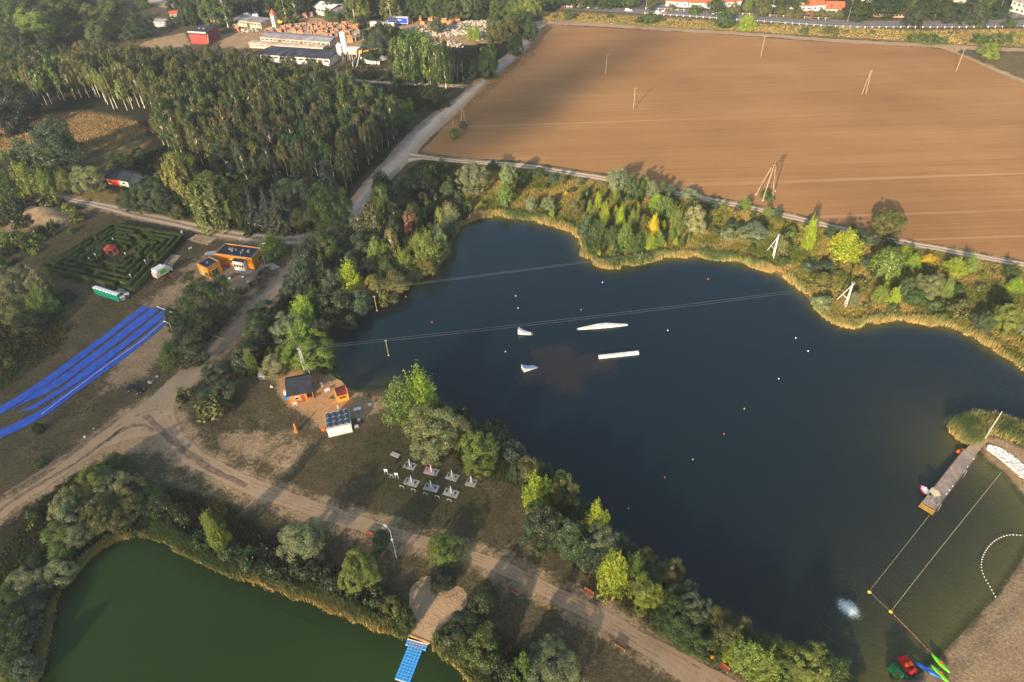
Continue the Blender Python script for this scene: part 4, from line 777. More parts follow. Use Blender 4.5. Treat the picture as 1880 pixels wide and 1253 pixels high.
TL = """
733 738 62 76 spiky l|770 722 60 82 spiky y|797 755 48 44 round o|798 796 108 98 big s|845 770 46 50 shrub d|878 832 66 76 big l|903 793 60 40 shrub d|925 812 50 42 shrub b|947 833 46 40 shrub b|945 867 28 30 pine b|972 862 46 50 round o|1008 872 32 42 round b|985 905 50 66 spiky y|1032 905 46 66 round o|1030 885 30 40 tall l|994 969 76 86 big b|1046 994 60 76 round b|1018 965 60 60 round g|1095 958 46 62 spiky y|1105 996 62 66 big s|1085 1018 60 60 round b|1146 1005 38 44 round b|1126 1054 52 70 spiky y|1185 1025 38 42 round o|1165 1043 40 50 spiky l|1229 1049 46 46 round o|1195 1066 46 46 round o|1183 1092 56 66 big l|1209 1099 34 36 round Y|1239 1085 44 42 round o|1266 1086 26 36 round b|1250 1133 96 78 big g|1277 1121 50 56 big b|1273 1177 62 52 big g|1322 1138 42 46 round o|1328 1169 46 54 round o|1354 1158 46 50 round o|1342 1195 52 46 spiky y|1373 1204 56 62 spiky l|1404 1224 60 66 spiky l|1418 1190 46 44 round o|1448 1212 80 70 big l|1486 1224 66 70 big l|1526 1228 56 56 round g|1300 1190 50 50 round g|1410 1255 60 40 round g|1668 1284 70 50 big o|1560 1262 50 40 round d|1215 1140 40 40 round d|1060 935 44 52 round d
558 996 80 80 big s|660 1051 66 76 big l|701 992 38 40 round b|818 1011 68 62 big l|812 1066 46 44 round k|889 1106 54 54 round d|852 1150 60 46 pine d|884 1186 72 76 round g|1012 1227 106 84 big s|960 1228 36 56 shrub g|900 1218 46 44 pine d|935 1245 60 36 shrub d|822 1172 46 40 shrub o|395 978 34 72 spiky l|374 995 40 40 shrub d|610 1062 60 44 shrub d|560 1050 70 34 shrub d|510 1040 60 34 shrub d|460 1030 60 36 shrub d|420 1015 46 40 shrub g|690 1092 50 40 shrub d|720 1118 50 46 shrub o|745 1135 34 46 shrub d|640 1085 50 30 shrub d|335 950 50 30 shrub d|310 940 40 36 shrub d|
212 860 60 42 big g|176 885 56 60 big l|202 890 60 54 big s|235 892 52 52 round s|145 914 44 52 round s|191 921 62 50 round o|168 937 42 42 round s|122 931 50 56 big s|275 910 56 44 round g|293 928 46 40 round d|129 945 50 54 round s|103 979 46 42 round l|144 983 52 46 round s|175 946 50 50 round o|219 951 60 40 round o|245 930 50 44 round o|193 961 50 44 round o|108 1015 44 36 spiky l|110 1051 50 48 round s|62 1032 34 30 spiky d|33 1064 48 38 round s|61 1069 62 42 round s|12 1095 50 40 round g|50 1108 62 46 round b|20 1135 50 50 round d|48 1140 68 50 pine b|15 1178 54 50 round g|42 1165 56 50 round d|14 1213 60 50 big g|48 1228 48 48 round b|12 1245 50 40 spiky l|57 956 30 30 low g|35 1190 60 46 round b|85 1075 40 40 round d
605 394 72 90 big g|498 451 44 46 spiky l|572 458 46 60 pine b|603 466 42 60 pine g|628 458 42 46 pine b|664 450 46 46 pine b|649 430 40 40 round b|685 407 36 62 tall o|659 420 30 50 tall o|692 466 36 46 spiky l|700 369 32 54 tall l|723 394 26 34 tall o|753 410 26 40 tall r|741 343 50 48 round d|774 333 46 40 round d|705 353 40 34 round d|728 372 46 44 round d|776 361 13 13 low y|807 397 16 30 tall l|827 394 28 38 spiky s|868 328 50 54 big s|858 380 18 22 low l|822 346 26 26 round g|718 445 26 46 tall o|782 458 48 60 spiky l|804 446 34 52 round s|766 448 26 38 spiky l|740 478 36 40 spiky l|710 496 36 38 spiky g|636 478 38 38 pine b|672 494 34 36 pine b|640 514 46 58 spiky y|598 507 18 20 low b|748 504 46 32 shrub o|687 527 50 46 round o|725 520 50 42 round o|779 484 48 36 round o|708 542 46 32 shrub o|649 547 28 28 spiky l|611 527 42 56 pine b|618 555 62 60 pine d|580 550 42 42 spiky g|552 512 42 62 pine b|534 532 42 46 pine b|562 475 52 60 pine b|588 500 44 50 pine d|485 570 42 40 pine b|472 582 40 36 pine d|557 572 40 54 spiky y|529 604 60 56 big s|552 618 46 54 spiky l|465 612 40 50 pine b|636 568 46 32 round d|588 611 30 44 round d|567 647 88 58 big l|502 671 44 42 round s|463 645 40 40 pine d|599 671 26 30 shrub g|660 555 40 40 round b|760 400 40 50 round d|800 430 30 40 round d|720 420 40 46 round d|690 440 40 40 round d|700 330 30 30 shrub d|820 420 30 50 round b|640 590 30 26 shrub d
314 651 44 46 spiky g|352 640 50 56 pine b|447 653 50 50 pine b|459 664 18 44 spiky l|396 679 46 40 pine b|375 730 46 36 pine b|414 722 44 40 pine b|393 747 64 26 low o|340 727 32 34 low o|69 786 20 22 shrub d|69 852 26 18 low g|20 663 26 20 low g|377 548 96 88 big g|317 586 30 36 pine b|370 591 60 66 round d|345 616 56 50 pine b|393 369 84 92 weep w|434 392 20 36 weep o|447 378 28 54 spruce e|462 380 34 62 spruce e|276 361 58 58 big b|329 328 52 84 weep w|163 330 50 50 big s|46 330 40 56 spiky l|84 335 30 46 spiky l|117 333 28 36 spiky o|102 366 24 26 low o|125 384 28 20 low l|26 524 62 60 big s|71 522 40 62 round s|74 555 46 52 spiky l|28 568 54 50 round o|52 593 60 44 round d|95 268 104 84 big b|334 302 50 50 round l|418 293 68 62 big b|472 296 42 52 round k|253 283 26 30 round d|220 299 46 34 round g|38 191 70 66 round k|12 217 60 60 round k|598 330 42 62 spruce e|612 350 32 46 spruce b|562 366 40 66 spruce e|512 388 46 76 spruce e|490 382 38 70 spruce e|511 328 26 46 spruce e|542 325 26 46 spruce e|536 370 30 60 spruce e|526 346 56 42 round s|550 404 34 40 round o|567 345 34 38 round o|240 370 46 40 round b|300 370 46 46 round b|325 390 30 30 round o|300 340 40 44 round g|20 300 50 40 round k|60 292 40 30 round d|10 340 40 50 spiky g|20 385 40 40 shrub d|80 372 40 24 low o|40 408 30 24 low d|35 440 50 34 shrub o|10 445 40 40 shrub l|60 440 34 24 low l|140 400 30 20 low o|120 545 30 24 low d|455 430 16 14 low d|240 470 8 6 low d
22 35 60 56 big g|65 52 62 60 big l|55 15 56 36 big d|110 12 70 44 big g|20 78 60 52 big d|165 27 32 36 round o|200 12 42 28 round g|245 30 24 22 round d|200 52 50 38 round g|178 62 42 42 round g|255 56 50 30 round d|8 5 50 40 big g|45 85 50 40 big d|95 45 44 44 big g|150 5 50 34 big d|80 92 40 30 round d|120 60 36 30 round d|230 62 30 24 round d|205 0 40 30 big g|260 5 26 20 round g|150 90 34 26 round o|275 40 20 16 round d
322 12 32 30 big d|346 25 32 42 big d|362 10 30 34 big g|387 26 42 48 big g|410 18 32 46 tall g|333 38 22 20 round d|318 40 20 18 round d|430 10 36 30 big d|443 16 30 30 big d|472 8 36 30 big d|495 8 34 30 big d|520 10 30 32 tall g|540 12 30 34 tall d|560 8 30 34 big g|590 5 36 24 big d|610 8 26 30 big d|646 15 34 44 tall o|662 15 30 42 tall l|690 12 36 36 big d|715 16 34 40 tall o|741 15 38 38 big g|766 15 36 38 big d|792 13 38 40 big g|811 20 26 30 big d|830 20 36 36 big g|856 16 38 36 big g|880 12 36 34 big d|912 20 32 34 big g|935 25 28 30 big g|951 20 36 36 big l|973 18 36 40 big l|954 40 50 34 big g|973 57 28 32 round g|948 85 27 38 round d|914 60 36 36 big o|936 54 40 40 big o|896 97 28 32 round l|897 122 36 46 round g|869 127 34 34 round d|848 122 18 36 tall d|905 42 26 26 round g|580 -6 40 30 big d|640 -8 50 30 big d|700 -8 50 30 big g|760 -8 50 30 big d|820 -8 50 30 big d|880 -8 50 30 big g|940 -4 50 30 big g|400 -8 50 30 big d|340 -6 40 30 big d|460 -8 50 30 big d|520 -8 50 30 big d
728 112 26 66 tall g|742 110 26 66 tall l|757 112 26 68 tall g|771 106 26 66 tall l|786 108 26 68 tall l|800 110 26 66 tall g|815 116 26 66 tall g|735 125 26 50 tall g|825 122 24 56 tall d|803 49 28 28 round b|863 62 14 24 spiky y|875 62 16 26 spiky y|900 62 16 26 round o|850 53 22 14 low o|700 60 44 44 round d|690 85 44 40 round b|672 70 26 28 round d|725 62 34 26 round g|745 72 40 24 shrub g|765 66 30 22 shrub g|680 104 34 22 shrub d|705 92 30 26 round g|602 27 18 22 spiky g|618 33 24 18 shrub g|535 40 22 18 shrub d|556 24 14 14 shrub d|640 30 14 12 shrub g|664 42 16 22 round k|736 204 50 42 big l|794 177 40 44 round d|720 246 14 14 low y|833 246 19 20 round l|730 150 20 22 round d|815 190 22 16 shrub d|850 230 14 14 low g
1134 333 36 42 round s|1163 347 38 46 big g|1185 343 26 40 round l|1198 350 26 34 round s|1213 348 18 28 pine g|1230 353 24 26 pine b|1221 380 38 38 spiky l|1205 372 24 30 spiky y|1267 358 36 22 round s|1277 376 36 26 shrub o|1308 379 18 20 pine b|1328 379 14 14 spiky l|1369 376 20 22 spiky l|1355 384 14 14 pine b|1274 404 42 50 round s|1244 412 26 46 spiky l|1111 394 18 36 spiky y|1098 369 12 26 spiky y|1058 379 26 34 round o|1006 374 26 24 round s|975 378 18 26 round s|1017 325 22 18 pine b|1033 330 12 20 round o|987 318 32 20 round g|1068 336 14 14 low b|1075 358 22 12 low d|1040 356 9 9 low Y|932 324 30 42 big s|927 353 26 46 spiky l|1139 402 16 44 spiky y|1152 388 14 30 spiky l|1162 409 20 40 spiky l|1182 415 20 34 spiky o|1199 419 20 40 spiky Y|1181 438 20 30 spiky l|1075 420 26 40 shrub b|1100 430 34 46 spiky g|1122 436 26 36 spiky g|1147 438 28 46 spiky l|1170 446 28 34 spiky g|1195 448 22 30 spiky y|1210 440 18 28 spiky l|1130 465 24 22 shrub g|1098 455 26 26 shrub g|1338 430 30 20 shrub s|1384 427 46 36 round s|1349 412 30 16 shrub d|1130 360 8 30 spiky l|1320 402 16 10 low l|1180 472 30 12 low g|1090 395 12 30 spiky l|1128 405 16 30 spiky g|1050 350 14 10 low g|1000 345 12 12 low g|956 335 18 20 round g|905 305 18 20 round g
1628 412 52 50 big o|1487 432 20 58 spiky y|1487 412 22 22 pine b|1530 427 34 26 pine b|1541 444 26 34 spiky Y|1556 452 48 54 spiky y|1570 424 28 26 pine b|1597 440 32 30 pine b|1630 482 52 52 weep l|1589 484 22 20 pine b|1635 448 20 16 pine d|1678 481 26 28 spiky y|1706 476 24 20 spiky Y|1754 489 36 32 spiky y|1784 484 26 28 spiky l|1663 457 20 14 spiky y|1617 542 26 34 spiky l|1643 545 20 32 spiky y|1665 528 28 38 round g|1706 525 48 46 big s|1681 547 34 28 round g|1740 530 20 34 spiky l|1758 535 30 20 shrub g|1860 499 28 28 spiky g|1865 524 28 26 spiky y|1764 568 50 30 shrub o|1808 588 40 36 round b|1849 586 48 52 big l|1876 606 16 26 round s|1567 551 22 26 spiky s|1507 514 44 30 shrub o|1510 555 34 26 shrub s|1487 489 30 22 shrub b|1513 490 24 22 round b|1438 453 32 40 shrub o|1451 428 28 24 shrub l|1410 389 18 18 spiky l|1428 392 18 18 pine b|1405 358 16 16 low g|1415 366 14 12 low g|1562 475 16 16 low y|1580 520 24 18 low o|1610 505 24 16 low g|1720 560 30 18 shrub g|1640 565 24 12 low g|1540 505 26 18 low o|1440 480 24 14 low g|1845 560 22 30 round d|1800 530 24 18 low o|1700 500 16 14 low g|1400 412 20 14 low o|1310 425 22 14 low o|1735 580 26 16 shrub g|1475 455 20 14 low g
1044 27 18 17 round g|1173 37 16 11 shrub d|1195 33 26 20 round g|1330 36 28 30 round g|1372 42 28 24 spiky y|1318 43 14 12 low g|1355 47 12 10 low g|1010 3 40 26 big g|1040 1 40 24 big d|1070 3 40 24 big g|1100 2 40 24 big g|1130 3 40 24 big d|1155 3 34 24 big g|1195 10 14 20 round g|1314 10 32 26 big g|1347 16 24 22 round o|1374 9 16 22 spiky l|1403 16 28 28 round o|1433 22 18 16 round o|1450 25 18 14 round o|1466 25 22 18 round o|1484 26 22 16 round r|1509 26 20 16 round o|1526 27 18 14 round o|1542 27 18 14 round o|1466 6 40 24 big g|1477 58 18 10 shrub g|1526 56 28 16 round o|1280 18 28 10 shrub g|1231 14 16 12 shrub o|1390 2 16 18 spiky l|1576 20 50 36 big d|1621 13 60 36 big d|1645 8 40 30 big g|1681 8 34 26 big g|1683 32 32 36 big d|1603 18 8 16 spiky y|1723 15 62 40 big d|1748 24 50 34 big d|1797 24 34 42 big d|1816 8 26 20 round o|1833 20 40 28 big d|1855 43 26 16 round g|1800 47 16 10 shrub g|1656 43 8 8 low d|1685 70 30 15 shrub g|1708 73 30 14 shrub g|1730 75 20 12 shrub g|1800 72 30 18 shrub g|1825 72 34 18 shrub g|1846 72 22 16 shrub g|1817 94 36 26 round l|1560 -4 50 26 big d|1640 -8 60 26 big d|1720 -6 60 30 big d|1790 -4 50 26 big d|1840 -2 40 22 big d|1500 -8 60 18 big g|1430 -6 50 20 big g|1345 -4 30 18 big d|1770 40 14 12 low g
"""
for ent in TL.replace('\n', '|').split('|'):
    p = ent.split()
    if len(p) == 6: T(float(p[0]), float(p[1]), float(p[2]), float(p[3]), p[4], p[5])
SAP = 1
# small plants scattered on the golden bank between lake and field track, each its own shrub or young tree
def scatter(pts, n, kinds, cols, rr, hr, seed, avoid=2.2):
    rnd = random.Random(seed); p = poly(pts); k = 0; tries = 0; got = []
    while k < n and tries < n*40:
        tries += 1; x = rnd.uniform(p[:, 0].min(), p[:, 0].max()); y = rnd.uniform(p[:, 1].min(), p[:, 1].max())
        if not inside(np.array([x]), np.array([y]), p)[0]: continue
        if any((x-a)**2+(y-b)**2 < avoid**2 for a, b in got): continue
        if sdf(np.array([x]), np.array([y]), lake_p)[0] > -1.5: continue
        got.append((x, y)); R = rnd.uniform(*rr); V_ = R*rnd.uniform(*hr)
        q = Vector((x, y, V_))-Vector((0, 0, HC)); pix = (940+FPX*q.dot(Rv)/q.dot(Fv), 626.5-FPX*q.dot(Uv)/q.dot(Fv))
        plant(x, y, R, V_, rnd.choice(kinds), rnd.choice(cols), rnd, pix); k += 1
scatter([(870,340),(960,318),(1060,345),(1200,400),(1380,395),(1600,450),(1880,500),(1900,660),(1820,628),(1700,580),(1600,580),(1480,530),(1380,480),(1280,462),(1130,480),(1090,440),(1000,398),(880,385)], 46, ['low', 'low', 'spiky', 'low'], 'lloyyg', (.5, 1.2), (.7, 1.4), 5, 3)
scatter([(1060,360),(1110,350),(1200,395),(1260,420),(1270,455),(1200,462),(1130,480),(1095,470),(1075,440),(1050,395)], 60, ['spiky', 'spiky', 'low'], 'lylyg', (.45, .95), (1.3, 2.6), 15, 1.6)
scatter([(480,690),(600,560),(830,430),(880,330),(800,290),(700,380),(560,540),(500,640)], 46, ['low', 'shrub', 'spiky', 'pine'], 'dgobl', (.9, 2.0), (.7, 1.4), 6, 3)
scatter([(0,420),(60,400),(150,420),(40,500),(0,520)], 14, ['low', 'shrub'], 'oldg', (.8, 1.8), (.7, 1.2), 8, 3)
scatter([(0,290),(110,300),(150,350),(60,360),(0,400)], 12, ['low', 'shrub', 'spiky'], 'oldg', (1, 2.2), (.8, 1.6), 9, 3)
scatter([(985,22),(1400,45),(1700,58),(1880,60),(1880,84),(1400,58),(1000,36)], 26, ['low'], 'ogl', (.8, 1.8), (.5, .8), 10, 5)
scatter([(640,118),(860,100),(840,160),(660,150)], 8, ['low', 'shrub'], 'dg', (.9, 1.8), (.7, 1.1), 11, 4)
# birch wood
wp = poly(WOOD); rnd = random.Random(77); cand = []; tries = 0
while len(cand) < 600 and tries < 60000:
    tries += 1; x = rnd.uniform(wp[:, 0].min(), wp[:, 0].max()); y = rnd.uniform(wp[:, 1].min(), wp[:, 1].max())
    if any((x-a)**2+(y-b)**2 < 11 for a, b in cand[-400:]): continue
    if inside(np.array([x]), np.array([y]), wp)[0]: cand.append((x, y))
cand.sort(key=lambda c: c[0]**2*.6+c[1]**2)
BV = []; BF = []; BT = []; bk = 0; TBm = MB()
cols = ['g', 'o', 'g', 'o', 'b', 'd', 'g', 'o']
for i, (x, y) in enumerate(cand):
    edge = 8 if y < 300 else 5
    Vv = rnd.uniform(4.2, 6.2); R = rnd.uniform(1.7, 2.7)
    q = Vector((x, y, 8))-Vector((0, 0, HC)); pixx = 940+FPX*q.dot(Rv)/q.dot(Fv); pixy = 626.5-FPX*q.dot(Uv)/q.dot(Fv)
    col = rnd.choice(cols) if pixy > 180 or pixx > 300 else rnd.choice(['o', 'l', 'g', 'o'])
    if pixy > 215 and 430 < pixx < 690 and rnd.random() < .35: col = 'q'
    kind = 'birch' if rnd.random() < .8 else 'tall'
    if i < 285: plant(x, y, R, Vv, 'birch', col, rnd, None, f"{CNAME[col]} slim birch deep inside the dense birch wood", 'birches of the dense wood, '+CNAME[col])
    else:
        me = rnd.choice(PROTO['birch']); n = len(me.vertices); co = np.empty(n*3, np.float32); me.vertices.foreach_get('co', co); co = co.reshape(-1, 3)
        tn = np.empty(n, np.float32); me.attributes['tone'].data.foreach_get('value', tn); sel = rnd.random(); step = 1
        rz = rnd.uniform(0, 6.28); ca, sa = math.cos(rz), math.sin(rz); zc = Vv*1.45
        BV.append(np.c_[(co[:, 0]*ca-co[:, 1]*sa)*R+x, (co[:, 0]*sa+co[:, 1]*ca)*R+y, co[:, 2]*Vv+zc]); BT.append(np.clip(tn+rnd.uniform(-.22, .22), 0, 1)); BF.append(np.arange(n).reshape(-1, 4)+bk); bk += n
        TBm.tube((x, y, 0), (x+rnd.uniform(-.6, .6), y+rnd.uniform(-.6, .6), zc+Vv*.4), .16, .05, 5)
me = rawmesh('birch_wood', np.concatenate(BV), np.concatenate(BF), M['leaf'], np.concatenate(BT)); bw = linkmesh('birch_wood', me); bw.color = (.082, .10, .030, 1)
props(bw, 'far part of the dense birch wood beyond the nearer birches', 'wood', kind='stuff')
tw = TBm.build('trunks', M['birch_bark'], bw); tw['kind'] = 'stuff'
for i in range(46):          # the front row whose long bare trunks show above the clearing
    px = 40+(i % 27)*12+rnd.uniform(-5, 5); py = 186-(i//27)*13+8*math.sin(i*.5)+max(0, px-170)*.14+rnd.uniform(-5, 5); x, y = G(px, py)
    o = plant(x, y, rnd.uniform(1.5, 2.2), rnd.uniform(3.8, 4.8), 'birch', rnd.choice('olo'), rnd, (px, py))
    cr = [c for c in o.children if c.name.startswith('crown')][0]; tk = [c for c in o.children if c.name.startswith('trunk')][0]; up = rnd.uniform(3.2, 4.4); cr.location.z += up; tk.scale = (tk.scale.x*1.25, tk.scale.y*1.25, tk.scale.z+up)
# ------------------------------------------------------------------ labels for the trees
def finish_tree_labels():
    by = {}
    for o, pix, kind, col, R in TREES:
        size = 'tiny' if R < .9 else 'small' if R < 1.8 else 'medium' if R < 3.2 else 'large' if R < 5 else 'huge'
        l = f"{CNAME[col]} {KNAME[kind][1]} {where(*pix)}"
        by.setdefault(l, []).append((pix, o, size))
    ords = ['leftmost', 'second from left', 'third from left', 'fourth from left', 'fifth from left', 'sixth from left', 'seventh from left', 'eighth from left', 'ninth from left', 'tenth from left', 'eleventh from left', 'twelfth from left', 'thirteenth from left', 'fourteenth from left', 'fifteenth from left', 'sixteenth from left', 'seventeenth from left', 'eighteenth from left', 'nineteenth from left', 'twentieth from left', 'one before rightmost']
    for l, L in by.items():
        L.sort(key=lambda e: e[0][0])
        for i, (pix, o, size) in enumerate(L):
            if len(L) == 1: o['label'] = l
            else: o['label'] = l+', '+(ords[min(i, 20)] if i < len(L)-1 or len(L) > 22 else 'rightmost')
            wds = o['label'].replace(',', '').split()
            if len(wds) > 16:
                s = o['label']
                for a_, b_ in ((' with feathery shoots', ''), (' with hanging branches', ''), (' crowned', ''), ('just ', ''), ('well ', ''), (' young tree', ' sapling'), (' with solar panels', ''), (' with red doors', ''), ('large ', ''), (' with orange roof', ''), (' with red roof', '')):
                    if len(s.replace(',', '').split()) > 16: s = s.replace(a_, b_)
                o['label'] = s
    n = len(TREES)
    g = {}
    for o, pix, kind, col, R in TREES: g.setdefault(KNAME[kind][1], []).append(o)
    for k, L in g.items():
        for o in L: o['group'] = {'tree': 'trees', 'shrub': 'shrubs'}[o['category']]+' of the '+k.split(' with')[0]+' kind'
# ------------------------------------------------------------------ labelled repeats
REP = []
def reg(o, pix, base): REP.append((o, pix, base)); return o
def finish_rep():
    by = {}
    for o, pix, base in REP: by.setdefault(base+' '+where(*pix), []).append((pix, o))
    ords = ['leftmost', 'second from left', 'third from left', 'fourth from left', 'fifth from left', 'sixth from left', 'seventh from left', 'eighth from left', 'ninth from left', 'tenth from left', 'eleventh from left', 'twelfth from left', 'thirteenth from left', 'fourteenth from left', 'fifteenth from left']
    for l, L in by.items():
        L.sort(key=lambda e: e[0][0])
        for i, (pix, o) in enumerate(L):
            s = l if len(L) == 1 else l+', '+(ords[i] if i < len(L)-1 and i < 15 else 'rightmost' if i == len(L)-1 else 'far right side')
            for a_, b_ in ((' with solar panels', ''), (' with orange roof', ''), (' with red doors', ''), (' the ', ' ')):
                if len(s.replace(',', '').split()) > 16: s = s.replace(a_, b_)
            o['label'] = s
def win(par, x, y, z, w, h, face='f', name='window', fm='white', n=1, g='glass', t=.07):
    """window on a face of a box building in local coordinates; x runs along the face"""
    def bx(mb, cx, cz, ww, hh, o, d):
        if face in 'fb': mb.box((cx, y+(-o if face == 'f' else o), cz), (ww, d, hh))
        else: mb.box((y+(o if face == 'r' else -o), cx, cz), (d, ww, hh))
    f = MB(); bx(f, x, z, w, h, t/2, t); fo = f.build(name, M[fm], par)
    gl = MB()
    for k in range(n): bx(gl, x-w/2+(k+.5)*w/n, z, w/n-.14, h-.18, t+.012, .03)
    gl.build('pane', M[g], fo); return fo
def flat_building(name, label, loc, rz, L, D, H, wm, parapet=.35, extra=None):
    r = thing(name, label, 'building', loc, rz)
    mb = MB(); mb.prism([(0, 0), (L, 0), (L, D), (0, D)], 0, H-parapet); mb.build('wall', wm, r)
    t_ = MB()
    for c, d in (((L/2, .09, H-parapet/2), (L, .18, parapet)), ((L/2, D-.09, H-parapet/2), (L, .18, parapet)), ((.09, D/2, H-parapet/2), (.18, D-.37, parapet)), ((L-.09, D/2, H-parapet/2), (.18, D-.37, parapet))): t_.box(c, d)
    t_.build('parapet', wm, r)
    c_ = MB()
    for c, d in (((L/2, .07, H+.035), (L+.12, .34, .06)), ((L/2, D-.07, H+.035), (L+.12, .34, .06)), ((.07, D/2, H+.035), (.34, D-.5, .06)), ((L-.07, D/2, H+.035), (.34, D-.5, .06))): c_.box(c, d)
    c_.build('coping', M['grey_trim'], r)
    MB().box((L/2, D/2, H-parapet+.03), (L-.38, D-.38, .05)).build('roof', M['roof_black'], r)
    return r
def gable_house(name, label, loc, rz, L, D, H, rh, wm, rm, over=.4, windows=(), axis='x', thick=.16, extra_cat='house'):
    r = thing(name, label, extra_cat, loc, rz)
    mb = MB(); mb.prism([(0, 0), (L, 0), (L, D), (0, D)], 0, H)
    if axis == 'x': mb.add([(0, 0, H), (0, D, H), (0, D/2, H+rh), (L, 0, H), (L, D, H), (L, D/2, H+rh)], [(0, 1, 2), (3, 5, 4), (0, 2, 5, 3), (1, 4, 5, 2)])
    else: mb.add([(0, 0, H), (L, 0, H), (L/2, 0, H+rh), (0, D, H), (L, D, H), (L/2, D, H+rh)], [(0, 2, 1), (3, 4, 5), (0, 3, 5, 2), (1, 2, 5, 4)])
    mb.build('wall', wm, r)
    o = over; ro = MB()
    if axis == 'x':
        k = rh/(D/2)*o
        for s in (0, 1):
            y0, y1 = (-o, D/2) if s == 0 else (D+o, D/2)
            q = [(-o, y0, H-k), (L+o, y0, H-k), (L+o, y1, H+rh), (-o, y1, H+rh)]
            ro.add([(a, b, c+.03) for a, b, c in q]+[(a, b, c+thick) for a, b, c in q], [(0, 1, 2, 3), (7, 6, 5, 4), (0, 4, 5, 1), (1, 5, 6, 2), (2, 6, 7, 3), (3, 7, 4, 0)])
    else:
        k = rh/(L/2)*o
        for s in (0, 1):
            x0, x1 = (-o, L/2) if s == 0 else (L+o, L/2)
            q = [(x0, -o, H-k), (x1, -o, H+rh), (x1, D+o, H+rh), (x0, D+o, H-k)]
            ro.add([(a, b, c+.03) for a, b, c in q]+[(a, b, c+thick) for a, b, c in q], [(0, 1, 2, 3), (7, 6, 5, 4), (0, 4, 5, 1), (1, 5, 6, 2), (2, 6, 7, 3), (3, 7, 4, 0)])
    r_o = ro.build('roof', rm, r)
    for (x, z, w_, h_, fc, n) in windows: win(r, x, 0 if fc == 'f' else L if fc == 'r' else 0, z, w_, h_, fc, n=n)
    return r
# ---- the two orange clubhouse buildings
loc, rz, L = frame((402, 486), (468, 495)); D_ = 5.6; H_ = 3.9
cb = flat_building('clubhouse', 'large orange flat roofed clubhouse with white front bay', loc, rz, L, D_, H_, M['orange_wall'])
win(cb, L*.42, 0, 1.75, 1.5, 1.2, 'f', n=2); win(cb, 1.3, L, 1.8, .9, .8, 'r'); win(cb, 3.4, L, 1.7, 1.5, 1.4, 'r', n=2)
bay = MB(); bay.prism([(L*.53, -1.5), (L*.82, -1.5), (L*.82, -.01), (L*.53, -.01)], 0, 3.1); bo = bay.build('bay', M['white'], cb)
MB().box((L*.675, -.76, 3.16), (L*.29+.2, 1.7, .1)).build('bay_roof', M['roof_black'], bo)
gl = MB()
for k in range(4): gl.box((L*.57+k*L*.07, -1.52, 1.6), (.62, .05, .75))
gl.build('bay_window', M['glass'], bo)
for k, (x, y, s) in enumerate([(3.2, 3.0, .7), (4.0, 3.2, .5), (5.1, 3.0, .35), (7.3, 3.1, .5), (9.2, 3.0, .7), (7.4, 1.9, .4), (4.2, 2.4, .6)]):
    v = MB(); v.box((x, y, H_-.05+s*.1), (s, s*.8, .5)); v.box((x, y, H_+.24+s*.1), (s*1.15, s*.95, .06)); v.build('roof_vent', M['steel'], cb)
loc, rz, L = frame((368.5, 503.7), (387.5, 513.2)); c2 = P(407, 501); D2 = (P(387.5, 513.2)-c2).length
cb2 = flat_building('clubhouse_annex', 'small orange cube building with glass doors and black flat roof', loc, rz, L, D2+.4, 3.8, M['orange_wall'])
win(cb2, D2*.5, L, 1.35, 1.9, 2.3, 'r', 'glass_door', n=2); win(cb2, L*.42, 0, 1.5, .5, 2.6, 'f', 'banner', g='white'); win(cb2, L*.75, 0, 1.6, 1.2, .8, 'f')
MB().box((L*.5, D2*.5, 3.75), (.4, .5, .55)).build('roof_vent', M['steel'], cb2)
sheet('paving', [(398,486),(470,497),(482,480),(486,492),(467,507),(432,501),(390,521),(374,510),(355,503),(368,500),(388,514),(408,502)], M['paving'], .05, 'dark paved terrace round the orange buildings', 'paving', .03, 5)
sheet('path', [(378,463),(402,460),(402,470),(374,469)], M['concrete'], .04, 'short pale path behind the clubhouse', 'path', .03)
sheet('path', [(484,487),(500,483),(515,491),(500,497)], M['concrete'], .04, 'pale paved corner by the tall lamp', 'path', .03)
def bench(label, px, py, rz, L=1.9, pixreg=True):
    r = thing('park_bench', label, 'bench', G(px, py), rz, 'benches with reddish slats')
    s = MB()
    for k in range(3): s.box((0, -.17+k*.16, .46), (L, .13, .05))
    s.build('seat', M['bench_slat'], r)
    b_ = MB()
    for k in range(3): b_.box((0, .27+k*.03, .6+k*.15), (L, .05, .13))
    b_.build('backrest', M['bench_slat'], r)
    for x in (-L/2+.1, L/2-.1):
        l = MB(); l.box((x, .05, .22), (.09, .55, .06)); l.box((x, -.2, .22), (.09, .07, .44)); l.box((x, .27, .42), (.09, .07, .84)); l.box((x, .05, .42), (.09, .5, .05)); l.build('leg', M['concrete'], r)
    return r
def rot2(a, b):
    d = P(*b)-P(*a); return math.atan2(d.y, d.x)
rb = rot2((936, 1083), (951, 1091))
reg(bench('x', 943, 1087, rb+math.pi), (943, 1087), 'red slatted bench beside the dirt road'); reg(bench('x', 1080, 1091, rb-.1), (1080, 1091), 'red slatted bench beside the dirt road')
reg(bench('x', 1139, 1189, rb+math.pi-.1), (1139, 1189), 'red slatted bench beside the dirt road'); reg(bench('x', 1327, 1228, rb-.2), (1327, 1228), 'red slatted bench beside the dirt road')
reg(bench('x', 679, 985, rb+.3), (679, 985), 'small slatted bench under the shrub beside the dirt road')
rb2 = rot2((448, 540), (500, 492))
for p_ in [(493, 496), (481, 508.5), (467, 521), (454, 534)]: reg(bench('x', *p_, rb2, 1.8), p_, 'reddish bench of the clubhouse terrace')
